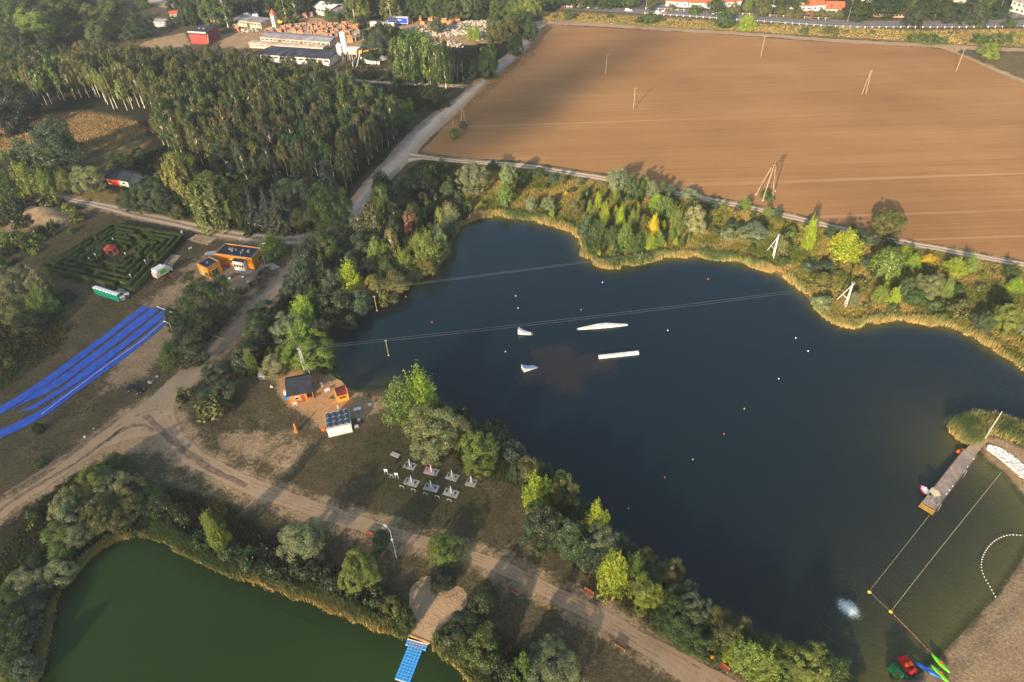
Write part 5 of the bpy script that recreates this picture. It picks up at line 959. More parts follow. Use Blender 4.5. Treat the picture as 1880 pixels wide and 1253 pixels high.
def litter(px, py):
    r = thing('litter_bin', 'x', 'litter bin', G(px, py), .4, 'orange litter bins')
    MB().lathe([(.04, 0), (.04, 1.1)], n=8).build('post', M['steel'], r)
    MB().lathe([(.2, .35), (.27, .4), (.29, .95), (.25, 1.0), (.2, .93), (.18, .6)], (.25, 0, 0), 12).build('bin', M['bin_orange'], r)
    MB().lathe([(.31, 1.14), (.3, 1.2), (.1, 1.27)], (.2, 0, 0), 12).build('lid', M['bin_orange'], r)
    return r
reg(litter(1006, 1121), (1006, 1121), 'orange litter bin on a post'); reg(litter(1304, 1213), (1304, 1213), 'orange litter bin on a post')
# planters and young shrubs of the terrace
for i, (x, y) in enumerate([(421.5, 513), (445.5, 511), (455, 519.5), (428, 534), (434, 455), (1e9, 0)]):
    if x > 1e6: break
    o = MB().lathe([(.22, 0), (.42, .28), (.45, .42), (.34, .42), (.3, .3)], n=14).build('planter', M['white_plastic'], None, (*G(x, y), 0)); props(o, None, 'planter', 'white bowl planters'); reg(o, (x, y), 'white bowl planter of the terrace')
for i, (x, y, k) in enumerate([(472, 515, 'l'), (487, 503, 'o'), (461, 526, 'g'), (444, 540, 'd'), (432, 546, 'g'), (437, 537, 'r'), (451, 536, 'g'), (478, 505, 'd')]):
    plant(*G(x, y), .55, .8, 'low', k, R_, (x, y))
# ---- lamp posts
def lamp(px, py, h, arm=1.6, az=0.0, label='x', m='white_metal', pen=True):
    r = thing('street_lamp', label, 'street lamp', G(px, py), az, 'street lamps')
    MB().lathe([(.14, 0), (.12, .4), (.085, .45), (.05, h)], n=10).build('pole', M[m], r)
    MB().tube((0, 0, h-.08), (arm, 0, h+.15), .04, .035, 6).build('arm', M[m], r)
    MB().box((arm+.25, 0, h+.16), (.75, .26, .12)).build('lamp_head', M['white_plastic'], r); return r
d1 = P(714, 970, 8)-P(728, 1024)
l1 = lamp(728, 1024, 8.6, 1.0, 2.4); reg(l1, (728, 1024), 'tall white lamp post'); MB().box((.1, 0, 5.6), (.35, .35, .3)).build('floodlight', M['white_plastic'], l1)
reg(lamp(489.7, 494, 8.2, 1.0, .3, m='grey_pole'), (489.7, 494), 'tall grey lamp post'); reg(lamp(324, 624, 5.5, 1.0, 2.8), (324, 624), 'white lamp post'); reg(lamp(446, 462, 4.0, .3, 1, m='grey_pole'), (446, 462), 'short lamp post behind the clubhouse')
for x, y, h in [(1186, 18, 9), (1255, 21, 8), (1333, 21, 9), (1415, 30, 10), (1489, 36, 10), (1556, 40, 10), (1714, 38, 10), (1806, 42, 9), (1829, 36, 10), (1850, 33, 8), (1866, 30, 8)]:
    reg(lamp(x, y, h, 1.5, 1.2, m='grey_pole'), (x, y), 'roadside lamp post')
# ---- wooden power poles
def pole(px, py, h, legs=1, az=0.0, arm=True, spread=1.6, base='x', thick=.17):
    r = thing('utility_pole', 'x', 'utility pole', G(px, py), az, 'wooden utility poles')
    if legs == 1: MB().tube((0, 0, 0), (0, 0, h), thick, thick*.65, 8).build('post', M['wood_pole'], r)
    else:
        for k in range(legs):
            a = 2*math.pi*k/legs if legs > 2 else math.pi*k
            MB().tube((math.cos(a)*spread, math.sin(a)*spread, 0), (math.cos(a)*.15, math.sin(a)*.15, h), thick, thick*.65, 8).build('leg', M['wood_pole'], r)
    if arm:
        c_ = MB().box((0, 0, h-.35), (1.9, .1, .12)).build('crossarm', M['brown_metal'], r)
        for x in (-.85, 0, .85): MB().lathe([(.06, 0), (.09, .08), (.05, .22)], (x, 0, h-.28 if x else h), 8).build('insulator', M['offwhite'], c_)
    return reg(r, (px, py), base)
pole(1112, 137, 9.0, 1, .4, base='utility pole in the cloud shadow on the field,'); pole(1163, 200, 8.4, 1, .4, base='lone wooden utility pole in the middle left of the ploughed field,')
pole(1397, 104, 9, 1, .4, base='wooden utility pole near the top of the ploughed field,'); pole(1586, 173, 9.6, 2, .2, spread=.9, base='double legged utility pole with weeds in the field,')
pole(1755, 132, 9.6, 1, .4, base='leaning wooden utility pole at the field corner,'); pole(700, 246, 8.6, 2, .1, base='two legged wooden utility pole at the wood edge,')
pole(645, 316, 8.6, 2, .1, base='two legged wooden utility pole beside the gravel road,'); pole(850, 231, 8, 3, .1, spread=1.3, base='three legged wooden utility pole at the field edge,')
pole(834, 255, 8, 1, .8, base='single wooden utility pole rising from a bush,'); pole(845, 149, 9, 2, .1, base='two legged wooden utility pole among the roadside trees,'); pole(608, 312, 11, 1, .4, base='wooden utility pole inside the wood,'); pole(89, 92, 7, 1, .4, base='small wooden utility pole at the birch wood,')
# big wooden pylon
r = thing('power_pylon', 'big four legged wooden power pylon casting a long shadow on the field', 'power pylon', G(1408, 362), 0)
O = P(1408, 362)
for a in ((1388, 358), (1400, 369), (1422, 352), (1419, 359)):
    q = P(*a)-O; MB().tube((q.x, q.y, 0), (q.x*.12, q.y*.12, 11.6), .17, .11, 8).build('leg', M['wood_pole'], r); MB().box((q.x, q.y, .25), (.5, .5, .5)).build('footing', M['concrete'], r)
for z, l in ((10.9, 1.3), (11.6, 1.0), (9.9, 1.0)):
    c_ = MB().box((0, 0, z), (l*2, .16, .18), .5).build('crossarm', M['brown_metal'], r)
    for s in (-1, 1): MB().lathe([(.07, 0), (.11, .15), (.05, .4)], (s*l*.9*math.cos(.5), s*l*.9*math.sin(.5), z+.06), 8).build('insulator', M['brown_metal'], c_)
plant(*G(1406, 357), 1.5, .8, 'low', 'g', R_, (1406, 357)); plant(*G(1412, 366), 1.3, .7, 'low', 'd', R_, (1412, 366)); plant(*G(1586, 171), .9, .8, 'low', 'g', R_, (1586, 171))
# ---- cable park
def aframe(px, py, h, lean_px, label):
    A = P(px, py); B = P(*lean_px); q = B-A; r = thing('cable_tower', label, 'cable frame', A, 0, 'white cable frames')
    top = Vector((q.x*.08, q.y*.08, h)); MB().tube((0, 0, 0), top, .14, .11, 8).build('post', M['white_metal'], r)
    MB().tube((q.x*.18, q.y*.18, -.05), top+Vector((q.x*.07, q.y*.07, -.1)), .1, .09, 8).build('post', M['white_metal'], r)
    MB().tube((q.x, q.y, 0), top+Vector((0, 0, -.3)), .13, .1, 8).build('brace', M['white_metal'], r)
    MB().tube((0, 0, h*.35), (q.x*.62, q.y*.62, h*.36), .1, .1, 6).build('crossbar', M['white_metal'], r)
    MB().lathe([(.45, 0), (.5, .06), (.5, .14), (.45, .2)], tuple(top), 14).build('pulley', M['steel'], r); return A+top
t1 = aframe(1420, 475, 7.6, (1408, 461), 'white A shaped cable frame on the bank, the farther one'); t2 = aframe(1552, 566, 7.6, (1536, 551), 'white A shaped cable frame by the reeds, the nearer one')
def lattice(px, py, h, label):
    r = thing('lattice_mast', label, 'mast', G(px, py), .3, 'lattice masts of the cable lift'); m_ = M['white_metal']
    def c(k, z): 
        a = 2*math.pi*k/3; R = .55-.3*z/h; return Vector((math.cos(a)*R, math.sin(a)*R, z))
    for k in range(3): MB().tube(c(k, 0), c(k, h), .05, .04, 6).build('leg', m_, r)
    b_ = MB(); n = int(h/.9)
    for i in range(n):
        for k in range(3): b_.tube(c(k, h*i/n), c((k+1) % 3, h*(i+1)/n), .025, .025, 4); b_.tube(c(k, h*i/n), c((k+1) % 3, h*i/n), .025, .025, 4)
    b_.build('bracing', m_, r); MB().lathe([(.4, 0), (.45, .06), (.45, .16), (.4, .2)], (0, 0, h), 14).build('pulley', M['red_paint'] if py < 600 else M['steel'], r)
    return P(px, py)+Vector((0, 0, h))
t3 = lattice(563, 690, 8.4, 'tall grey lattice mast standing behind the black roofed hut'); t4 = lattice(566, 582, 6.5, 'lattice mast with red top half hidden in trees on the west shore')
def cable(a, b, label, dx=.35, sag=1.0):
    d = (b-a).normalized().cross(Vector((0, 0, 1))); mb = MB()
    for s in (-1, 1):
        pts = [a.lerp(b, i/24)+d*s*dx+Vector((0, 0, -sag*4*(i/24)*(1-i/24))) for i in range(25)]; mb.path(pts, .011, 4)
    return props(mb.build('cable', M['steel']), label, 'cable')
cable(t3, t2, 'pair of pale cables crossing the lake in front of the ramps', .4, .8); cable(t4, t1, 'faint pair of cables crossing the upper bay of the lake', .3, .6)
def handle(px, py, z, h, label):
    r = thing('tow_carrier', label, 'tow carrier', P(px, py, z), .3, 'tow carriers hanging from the cables'); MB().box((0, 0, .05), (.5, .25, .2)).build('trolley', M['steel'], r)
    MB().tube((0, 0, 0), (0, 0, -h), .035, .035, 6).build('rod', M['yellow_paint'], r); MB().tube((-.25, 0, -h), (.25, 0, -h), .06, .06, 6).build('handle', M['rope'], r)
handle(708, 626, 7.2, 4.6, 'yellow tow rod hanging from the front cable over the water'); handle(687, 545, 6.3, 4.6, 'yellow tow rod hanging from the rear cable near the west bank')
def cabin_quad(pts, z=WZ): return [P(a, b, z) for a, b in pts]
# kickers
def kicker(pts, hi, label):
    """pts pixels at the water: high-left-far, low-right-far, low-right-near, high-left-near"""
    q = [P(a, b, WZ+.02) for a, b in pts]; O = q[0].copy(); r = thing('kicker_ramp', label, 'ramp', O, 0, 'white wakeboard ramps'); q = [v-O for v in q]
    n = 7; rings = []
    up = Vector((0, 0, 1)); body = MB(); deck = MB()
    def zt(t): return hi*(1-t)**1.7+.12
    V_ = []; 
    for i in range(n):
        t = i/(n-1); f_ = q[0].lerp(q[1], t); b_ = q[3].lerp(q[2], t); rings.append([f_+up*-.1, b_+up*-.1, b_+up*zt(t), f_+up*zt(t)])
    body.loft(rings); body.build('body', M['white'], r)
    for i in range(n-1):
        t, u = i/(n-1), (i+1)/(n-1); e = .05
        A_ = [q[0].lerp(q[1], t)+up*(zt(t)+.02), q[3].lerp(q[2], t)+up*(zt(t)+.02), q[3].lerp(q[2], u)+up*(zt(u)+.02), q[0].lerp(q[1], u)+up*(zt(u)+.02)]; deck.add(A_, [(0, 1, 2, 3)])
    d = deck.build('deck', M['blue_house'] if 'near' in label else M['white_plastic'], r); s = d.modifiers.new('solid', 'SOLIDIFY'); s.thickness = .03; s.offset = 0
    e = (q[1]-q[0]).normalized()*.55; MB().add([q[1]+up*-.1, q[2]+up*-.1, q[2]+e+up*-.1, q[1]+e+up*-.1, q[1]+up*.1, q[2]+up*.1, q[2]+e+up*.03, q[1]+e+up*.03], [(0, 1, 2, 3), (7, 6, 5, 4), (0, 4, 5, 1), (1, 5, 6, 2), (2, 6, 7, 3), (3, 7, 4, 0)]).build('entry_flap', M['wood_deck'], r)
kicker([(952, 610), (975, 611), (975, 615.5), (951, 614.5)], 1.5, 'white kicker ramp on the lake, the far one below the cable'); kicker([(957, 676), (979, 672), (986, 676), (962, 684)], 1.1, 'white and blue kicker ramp on the lake, the near one')
def rail(a, b, h0, h1, w_, label, mid=None):
    A, B = P(*a, WZ), P(*b, WZ); L = (B-A).length; d = B-A; r = thing('slider_rail', label, 'slider rail', A, math.atan2(d.y, d.x), 'white slider rails')
    rings = []; n = 9
    for i in range(n):
        t = i/(n-1); z = h0+(h1-h0)*(min(1, min(t, 1-t)*2.3)); ww = w_*(.55+.45*min(1, min(t, 1-t)*3)) if mid else w_
        rings.append([(t*L, -ww, -.1), (t*L, ww, -.1), (t*L, ww*.85, z), (t*L, -ww*.85, z)])
    MB().loft(rings).build('deck', M['white'], r)
    for x in (-.12, L+.12): MB().box((x, 0, .02), (.35, w_*1.4, .25)).build('float', M['green_net'], r)
rail((1060, 605), (1152, 597), .15, 1.0, .5, 'long white peaked slider on the lake', True); rail((1099, 658), (1172, 650), .8, .8, .35, 'long straight white slider bar on the lake')
# buoys
def buoy(px, py, m='white_plastic', r=.16, c='white'):
    o = MB().lathe([(.02, -.2), (r*.8, -.12), (r, .02), (r*.8, .16), (.05, .24)], n=12).build('buoy', M[m], None, P(px, py, WZ+.05), smooth=True); props(o, None, 'buoy', 'small round buoys on the lake'); return reg(o, (px, py), f'tiny {c} buoy afloat')
for x, y, c in [(947, 544, 'w'), (951, 566, 'w'), (1106, 519, 'w'), (1300, 513, 'o'), (1226, 607, 'w'), (1067, 569, 'o'), (1461, 621, 'w'), (1483.5, 645, 'w'), (1429.5, 696, 'w'), (1366.5, 751, 'y'), (1329, 797, 'o'), (1272, 844, 'y'), (1220.5, 877, 'o'), (1154, 934, 'y'), (793, 592, 'o'), (745, 545, 'o'), (928, 646, 'w')]:
    buoy(x, y, dict(w='white_plastic', o='orange_plastic', y='yellow_plastic')[c], .15, dict(w='white', o='orange', y='yellowish')[c])
for x, y in [(1596, 1087), (1635, 1123)]: buoy(x, y, 'yellow_plastic', .32, 'bright yellow')
def rope(pts, n, m1, m2, label, r=.02, fr=.075, step=1.0, z=WZ+.03):
    P3 = [P(a, b, z) for a, b in pts]; rt = thing('float_line', label, 'float line', P3[0], 0); O = P3[0]; mb = MB().path([p-O for p in P3], r, 5); mb.build('rope', M[m1], rt)
    fl = MB(); d = 0
    for a, b in zip(P3[:-1], P3[1:]):
        L = (b-a).length; t = step-d if d else 0
        while t < L:
            c = a.lerp(b, t/L)-O; u = (b-a).normalized()*fr*1.3; fl.tube(c-u, c+u, fr, fr, 6); t += step
        d = (L-t) % step
    f = fl.build('floats', M[m2], rt)
    if fl.v and len(fl.f)/8 > 60: f['kind'] = 'stuff'
    return rt
rope([(1712, 939), (1660, 1005), (1598, 1083)], 0, 'rope', 'rope', 'thin float line from the pier end to the left yellow buoy', .018, .045, .8)
rope([(1838, 868), (1780, 940), (1700, 1040), (1637, 1121)], 0, 'rope', 'rope', 'pale float line from the sand shore to the right yellow buoy', .022, .05, .6)
rope([(1637, 1125), (1670, 1158), (1700, 1190), (1726, 1213), (1742, 1224)], 0, 'rope_red', 'rope_red', 'orange rope line running ashore beside the kayaks', .022, .06, .7)
rope([(1600, 1090), (1615, 1105), (1632, 1120)], 0, 'rope', 'rope', 'faint short float line between the two yellow buoys', .012, .03, .9)
arc = smooth_poly(np.array([(1880, 983.5), (1860, 982), (1848, 983), (1830, 990), (1817, 1001), (1806, 1017), (1801, 1034), (1802, 1046), (1808, 1062), (1817, 1076), (1823, 1088), (1829, 1098)]), 2, False)
at_ = thing('swim_zone_floats', 'curved line of white floats marking the shallow swim zone', 'float line', P(1801, 1034, WZ), 0); OA = P(1801, 1034, WZ)
aw = [P(a, b, WZ+.04)-OA for a, b in arc]; MB().path(aw, .015, 4).build('rope', M['rope'], at_)
dist = 0; prev = aw[0]; acc = 0
for p_ in aw[1:]:
    L = (p_-prev).length; t = .62-acc
    while t < L:
        c = prev.lerp(p_, t/L); MB().lathe([(.02, -.1), (.09, -.06), (.105, .03), (.07, .09), (.02, .11)], tuple(c), 8).build('float', M['white_plastic'], at_, smooth=True); t += .62
    acc = L-(t-.62); prev = p_
# aerator
O = P(1558, 1118, WZ); r = thing('fountain_plume', 'white bubbling water plume of the aerator ringed by ripples', 'water plume', O, 0)
def foam_mat():
    m, t, b = newmat('foam'); tc = nd(t, 'ShaderNodeTexCoord').outputs['Object']; n = noise(t, 2.6, 6, .8, tc, 3.0); a = ramp(t, [(.47, 0), (.55, 1)], n)
    at = nd(t, 'ShaderNodeAttribute', attribute_name='tone').outputs['Fac']; a = mth(t, 'MULTIPLY', ramp(t, [(.52, 0), (.62, .95)], mth(t, 'ADD', mth(t, 'MULTIPLY', n, .95), mth(t, 'MULTIPLY', at, .25))), ramp(t, [(.02, 0), (.2, 1)], at))
    t.links.new(mixc(t, n, (.25, .42, .42), (.75, .82, .82)), b.inputs[0]); t.links.new(a, b.inputs['Alpha']); b.inputs['Roughness'].default_value = .4; return m
M['foam'] = foam_mat(); g = 41; xs = np.linspace(-2.5, 2.5, g); XX, YY = np.meshgrid(xs, xs); rr = np.hypot(XX*1.2+.25*YY, YY*1.1)*1.05; n_ = vnoise(XX.ravel()*4+99, YY.ravel()*4+99, 1.2, 5).reshape(g, g)
ZZ = .03+np.exp(-(rr/.8)**2)*.35+n_*.14*np.exp(-(rr/1.8)**2); idx = np.arange(g*g).reshape(g, g); FF = np.c_[idx[:-1, :-1].ravel(), idx[:-1, 1:].ravel(), idx[1:, 1:].ravel(), idx[1:, :-1].ravel()]
me = rawmesh('foam', np.c_[XX.ravel(), YY.ravel(), ZZ.ravel()], FF, M['foam'], np.exp(-(rr/1.5)**2).ravel()); linkmesh('foam', me, r)
dr = MB(); rd = random.Random(3)
for k in range(60):
    a = rd.uniform(0, 6.28); q = rd.uniform(0, 1.4); dr.lathe([(.01, -.03), (.04, 0), (.01, .04)], (math.cos(a)*q, math.sin(a)*q, .1+.4*rd.random()*math.exp(-q)), 5)
dr.build('droplets', M['foam'], r)['kind'] = 'stuff'
# ---- pier, boats
loc, rz, L = frame((1705, 930), (1800, 808), 0); A = P(1705, 930, 0); W_ = 2.7
pr = thing('wooden_pier', 'long grey wooden pier reaching into the lake from the spit', 'pier', A, rz)
def planks(x0, x1, w_, z): 
    mb = MB(); n = int((x1-x0)/.3); y0 = w_
    for k in range(n): mb.box((x0+(k+.5)*(x1-x0)/n, 0, z), ((x1-x0)/n-.02, w_, .07))
    return mb
planks(0, L*.80, W_, .02).build('deck', M['wood_grey'], pr); planks(L*.80, L*1.02, W_*.72, .05).build('gangway', M['wood_pole'], pr)
MB().box((L*.4, W_/2-.06, .11), (L*.8, .1, .1)).build('edge_beam', M['wood_brown'], pr); MB().box((L*.4, -W_/2+.06, .11), (L*.8, .1, .1)).build('edge_beam', M['wood_brown'], pr)
for k in range(7):
    for s in (-1, 1): MB().tube((k*L*.13+.2, s*(W_/2-.25), -2.6), (k*L*.13+.2, s*(W_/2-.25), -.03), .1, .1, 8).build('pile', M['wood_brown'], pr)
st = MB()
for k in range(3): st.box((-.3-k*.35, 0, -.08-k*.1), (.26, W_*.95, .07))
for s in (-1, 1): st.box((-.65, s*W_*.47, -.15), (1.3, .09, .12))
st.build('end_platform', M['conveyor_yellow'], pr)
def ladder(x, label=None):
    mb = MB()
    for s in (-.25, .25): mb.path([(x+s, -W_/2+.25, .05), (x+s, -W_/2+.25, .9), (x+s, -W_/2-.15, .95), (x+s, -W_/2-.2, -.9)], .035, 6)
    for z in (-.8, -.45, -.1): mb.tube((x-.25, -W_/2-.19, z), (x+.25, -W_/2-.19, z), .025, .025, 5)
    mb.build('ladder', M['steel'], pr)
ladder(1.0); ladder(L*.52)
for x in (L*.27, L*.33, L*.22, L*.62, L*.74): MB().box((x, -W_/2+.25, .1), (.45, .18, .1)).build('cleat', M['white_plastic'], pr)
sh_ = thing('shade_canopy', 'pale plywood shelter roof standing at the end of the pier', 'shelter', A, rz)
MB().prism([(2.3, -.6), (3.0, .0), (3.1, 1.35), (1.9, 1.35), (1.4, .1)], 1.75, 1.82).build('roof', M['rope'], sh_)
for x, y in ((2.3, -.5), (2.95, 0), (3.0, 1.2), (1.95, 1.2), (1.5, .15)): MB().tube((x, y, .055), (x, y, 1.75), .04, .04, 6).build('post', M['steel'], sh_)
fl = thing('flagpole', 'tall white flagpole with limp flag on the spit', 'flagpole', G(1808, 806), 0); MB().lathe([(.12, 0), (.09, .5), (.05, 8.2)], n=10).build('pole', M['white_metal'], fl)
MB().add([(0.05, 0, 6.9), (.35, .12, 6.7), (.3, .2, 5.6), (.06, .05, 5.5), (.1, .02, 6.9), (.4, .15, 6.65), (.36, .24, 5.65), (.1, .1, 5.5)], [(0, 1, 2, 3), (7, 6, 5, 4), (0, 4, 5, 1), (2, 6, 7, 3), (1, 5, 6, 2)]).build('flag', M['red_plastic'], fl)
def hull(L, W, H, fill=.55, n=11, pw=2.0, flat=.75, stern=.25):
    rings = []
    for i in range(n):
        t = i/(n-1)*2-1; k = (1-abs(t)**pw); k = max(k, .04) if t > 0 else max(k*(1-stern)+stern*(1-abs(t)**6), .04+stern*.8)
        w = W/2*k; s = .12*H*t*t
        rings.append([(t*L/2, -w, H+s), (t*L/2, -w*.98, H*.5+s), (t*L/2, -w*flat*.8, s*.6), (t*L/2, w*flat*.8, s*.6), (t*L/2, w*.98, H*.5+s), (t*L/2, w, H+s)])
    return rings
def kayak(a, b, m, label, seatm='orange_plastic', z=None):
    z = .0 if z is None else z
    A, B = P(*a, z), P(*b, z); d = B-A; L = d.length; r = thing('kayak', label, 'kayak', (A+B)/2, math.atan2(d.y, d.x), 'kayaks on the beach')
    MB().loft(hull(L, .78, .3, pw=2.3, stern=0.0)).build('hull', M[m], r, smooth=True)
    MB().loft([[(x*L/2, -w, .3+.04*x*x), (x*L/2, -w*.5, .36+.04*x*x), (x*L/2, w*.5, .36+.04*x*x), (x*L/2, w, .3+.04*x*x)] for x, w in ((-.93, .03), (-.6, .22), (-.3, .33), (0, .37), (.3, .33), (.6, .22), (.93, .03))]).build('deck', M[m], r, smooth=True)
    MB().lathe([(.2, .37), (.26, .4), (.28, .44), (.2, .42)], (0, 0, 0), 14).build('cockpit', M[seatm], r); return r
kayak((1709, 1202), (1743, 1237), 'lime_plastic', 'lime green kayak lying highest up the beach', 'orange_plastic'); kayak((1708, 1222), (1742, 1256), 'lime_plastic', 'lime green kayak lying next to the blue kayak', 'orange_plastic'); kayak((1679, 1217), (1727, 1247), 'royal_plastic', 'long blue kayak pulled onto the beach', 'royal_plastic')
def pedalo(a, b, W, m, label):
    A, B = P(*a, WZ), P(*b, WZ); d = B-A; L = d.length; r = thing('pedal_boat', label, 'pedal boat', (A+B)/2+Vector((0, 0, -.1)), math.atan2(d.y, d.x), 'pedal boats')
    for s in (-1, 1):
        rings = [[(x*L/2, s*W*.3-w, .42), (x*L/2, s*W*.3-w, .1), (x*L/2, s*W*.3, -.12), (x*L/2, s*W*.3+w, .1), (x*L/2, s*W*.3+w, .42)] for x, w in ((-1, .1*W), (-.85, .17*W), (0, .2*W), (.75, .19*W), (1, .06*W))]
        MB().loft(rings).build('pontoon', M[m], r)
    MB().box((-.15*L, 0, .46), (L*.62, W*.92, .1)).build('deck', M[m], r)
    for x in (-.28, .05):
        for s in (-1, 1):
            sb = MB(); sb.box((x*L, s*W*.23, .6), (L*.14, W*.32, .2)); sb.box((x*L-L*.08, s*W*.23, .8), (.08, W*.32, .5)); sb.build('seat', M['orange_plastic'] if m == 'red_plastic' and x > 0 else M[m], r)
    MB().box((.28*L, 0, .55), (L*.12, W*.5, .22)).build('pedal_box', M['rubber'], r)
    rings = [[(x*L/2, -w, .42), (x*L/2, w, .42), (x*L/2, w*.8, .42+h), (x*L/2, -w*.8, .42+h)] for x, w, h in ((.6, .42*W, .3), (.8, .4*W, .3), (1.0, .18*W, .1))]
    MB().loft(rings).build('bow', M[m], r)
pedalo((1654, 1206), (1678, 1238), 1.65, 'red_plastic', 'red pedal boat with orange seats moored by the beach'); pedalo((1632, 1224), (1656, 1246), 1.4, 'green_plastic', 'green pedal boat moored beside the shore tree')
def boat(px, py, L, W, rz, m, inner, label, name='rowing_boat', cat='boat'):
    r = thing(name, label, cat, P(px, py, WZ-.08), rz); MB().loft(hull(L, W, .5, pw=2.6, stern=.55)).build('hull', M[m], r, smooth=False)
    MB().loft([[(x*L/2, -w, .5), (x*L/2, w, .5), (x*L/2, w, .56), (x*L/2, -w, .56)] for x, w in ((-.8, W*.3), (-.3, W*.36), (.3, W*.33), (.7, W*.15))]).build('cockpit', M[inner], r)
    for x in (-.25, .15): MB().box((x*L, 0, .6), (.28, W*.8, .05)).build('seat', M['brown_metal'] if inner == 'orange_plastic' else M['white_plastic'], r)
    return r
boat(1769, 831, 3.0, 1.25, rot2((1760, 828), (1788, 825)), 'orange_plastic', 'orange_plastic', 'bright orange rowing boat moored at the landward end of the pier')
bb = boat(1697, 903, 2.6, 1.5, rot2((1696, 906), (1712, 893))+1.2, 'crimson', 'white_plastic', 'crimson inflatable boat moored at the tip of the pier', 'inflatable_boat', 'boat'); MB().box((-1.25, 0, .6), (.35, .35, .5)).build('outboard_motor', M['cloth_black'], bb)
def bags(): 
    r = thing('riprap', 'band of white stones laid along the sandy spit', 'stone bank', P(1850, 845), 0); rd = random.Random(5); mb = MB(); O = P(1850, 845)
    top = [(1815, 818), (1835, 822), (1860, 838), (1895, 866), (1920, 890)]; bot = [(1812, 826), (1828, 838), (1850, 856), (1880, 882), (1905, 905)]
    A_, B_ = edges(top, bot, 60)
    for i in range(60):
        for k in range(9):
            f_ = (k+rd.random())/9; q = A_[i]*(1-f_)+B_[i]*f_; s = rd.uniform(.12, .26); mb.lathe([(s*.5, 0), (s, s*.35), (s*.8, s*.8), (.02, s)], (q[0]-O.x, q[1]-O.y, .0), 6)
    o = mb.build('stones', M['white'], r); o['kind'] = 'stuff'
bags()
# ---- blue floating pontoon
A = P(780, 1187, WZ); B = P(741, 1236, WZ); d = B-A; L = d.length; r = thing('floating_pontoon', 'bright blue T shaped floating pontoon of plastic cubes on the pond', 'pontoon', P(767, 1180, WZ), math.atan2((P(746, 1237, WZ)-P(768, 1181, WZ)).y, (P(746, 1237, WZ)-P(768, 1181, WZ)).x))
def pontoon_mat():
    m, t, b = newmat('pontoon_blue'); tc = nd(t, 'ShaderNodeTexCoord').outputs['Object']; x = nd(t, 'ShaderNodeSeparateXYZ'); t.links.new(tc, x.inputs[0])
    c = ramp(t, [(.35, (.012, .22, .58)), (.65, (.03, .33, .72))], noise(t, 3, 4, .6, tc)); k = ramp(t, [(.0, 1), (.42, 0)], mth(t, 'ADD', mth(t, 'MULTIPLY', x.outputs[0], .28), mth(t, 'MULTIPLY', mth(t, 'SUBTRACT', noise(t, 2.5, 5, .7, tc), .5), .9)))
    k = mth(t, 'MULTIPLY', k, ramp(t, [(.35, 1), (.55, 0)], mth(t, 'MULTIPLY', mth(t, 'ABSOLUTE', x.outputs[1]), .33))); t.links.new(mixc(t, mth(t, 'MULTIPLY', k, .75), c, (.34, .24, .17)), b.inputs[0]); b.inputs['Roughness'].default_value = .4; return m
M['pontoon'] = pontoon_mat()
for ix in range(13):
    for iy in range(-4, 4):
        if ix >= 2 and not -3 <= iy <= 2: continue
        if ix >= 2 and (iy == -3 or iy == 2) : continue
        pass
mbp = MB()
for ix in range(13):
    ys = range(-3, 4) if ix < 2 else range(-2, 3)
    for iy in ys:
        cx, cy = .5*ix+.25, .52*iy; mbp.loft([[(cx-s, cy-s, z), (cx+s, cy-s, z), (cx+s, cy+s, z), (cx-s, cy+s, z)] for s, z in ((.21, -.15), (.24, -.1), (.24, .22), (.2, .27))])
mbp.build('cubes', M['pontoon'], r)
MB().box((6.55, 0, .2), (.08, 2.3, .1)).build('end_rail', M['white_plastic'], r); MB().box((.0, 0, .28), (.12, 3.7, .06)).build('end_rail', M['white_plastic'], r)
tb = MB(); A_ = P(750, 1166, 0); B_ = P(789, 1181, 0); d = B_-A_; o = MB().box((0, 0, 0), (d.length, .25, .3), math.atan2(d.y, d.x)).build('timber_edge', M['conveyor_yellow'], None, (A_+B_)/2+Vector((0, 0, -.05))); props(o, 'low timber edging where the heart shaped sand meets the pond', 'timber edge')
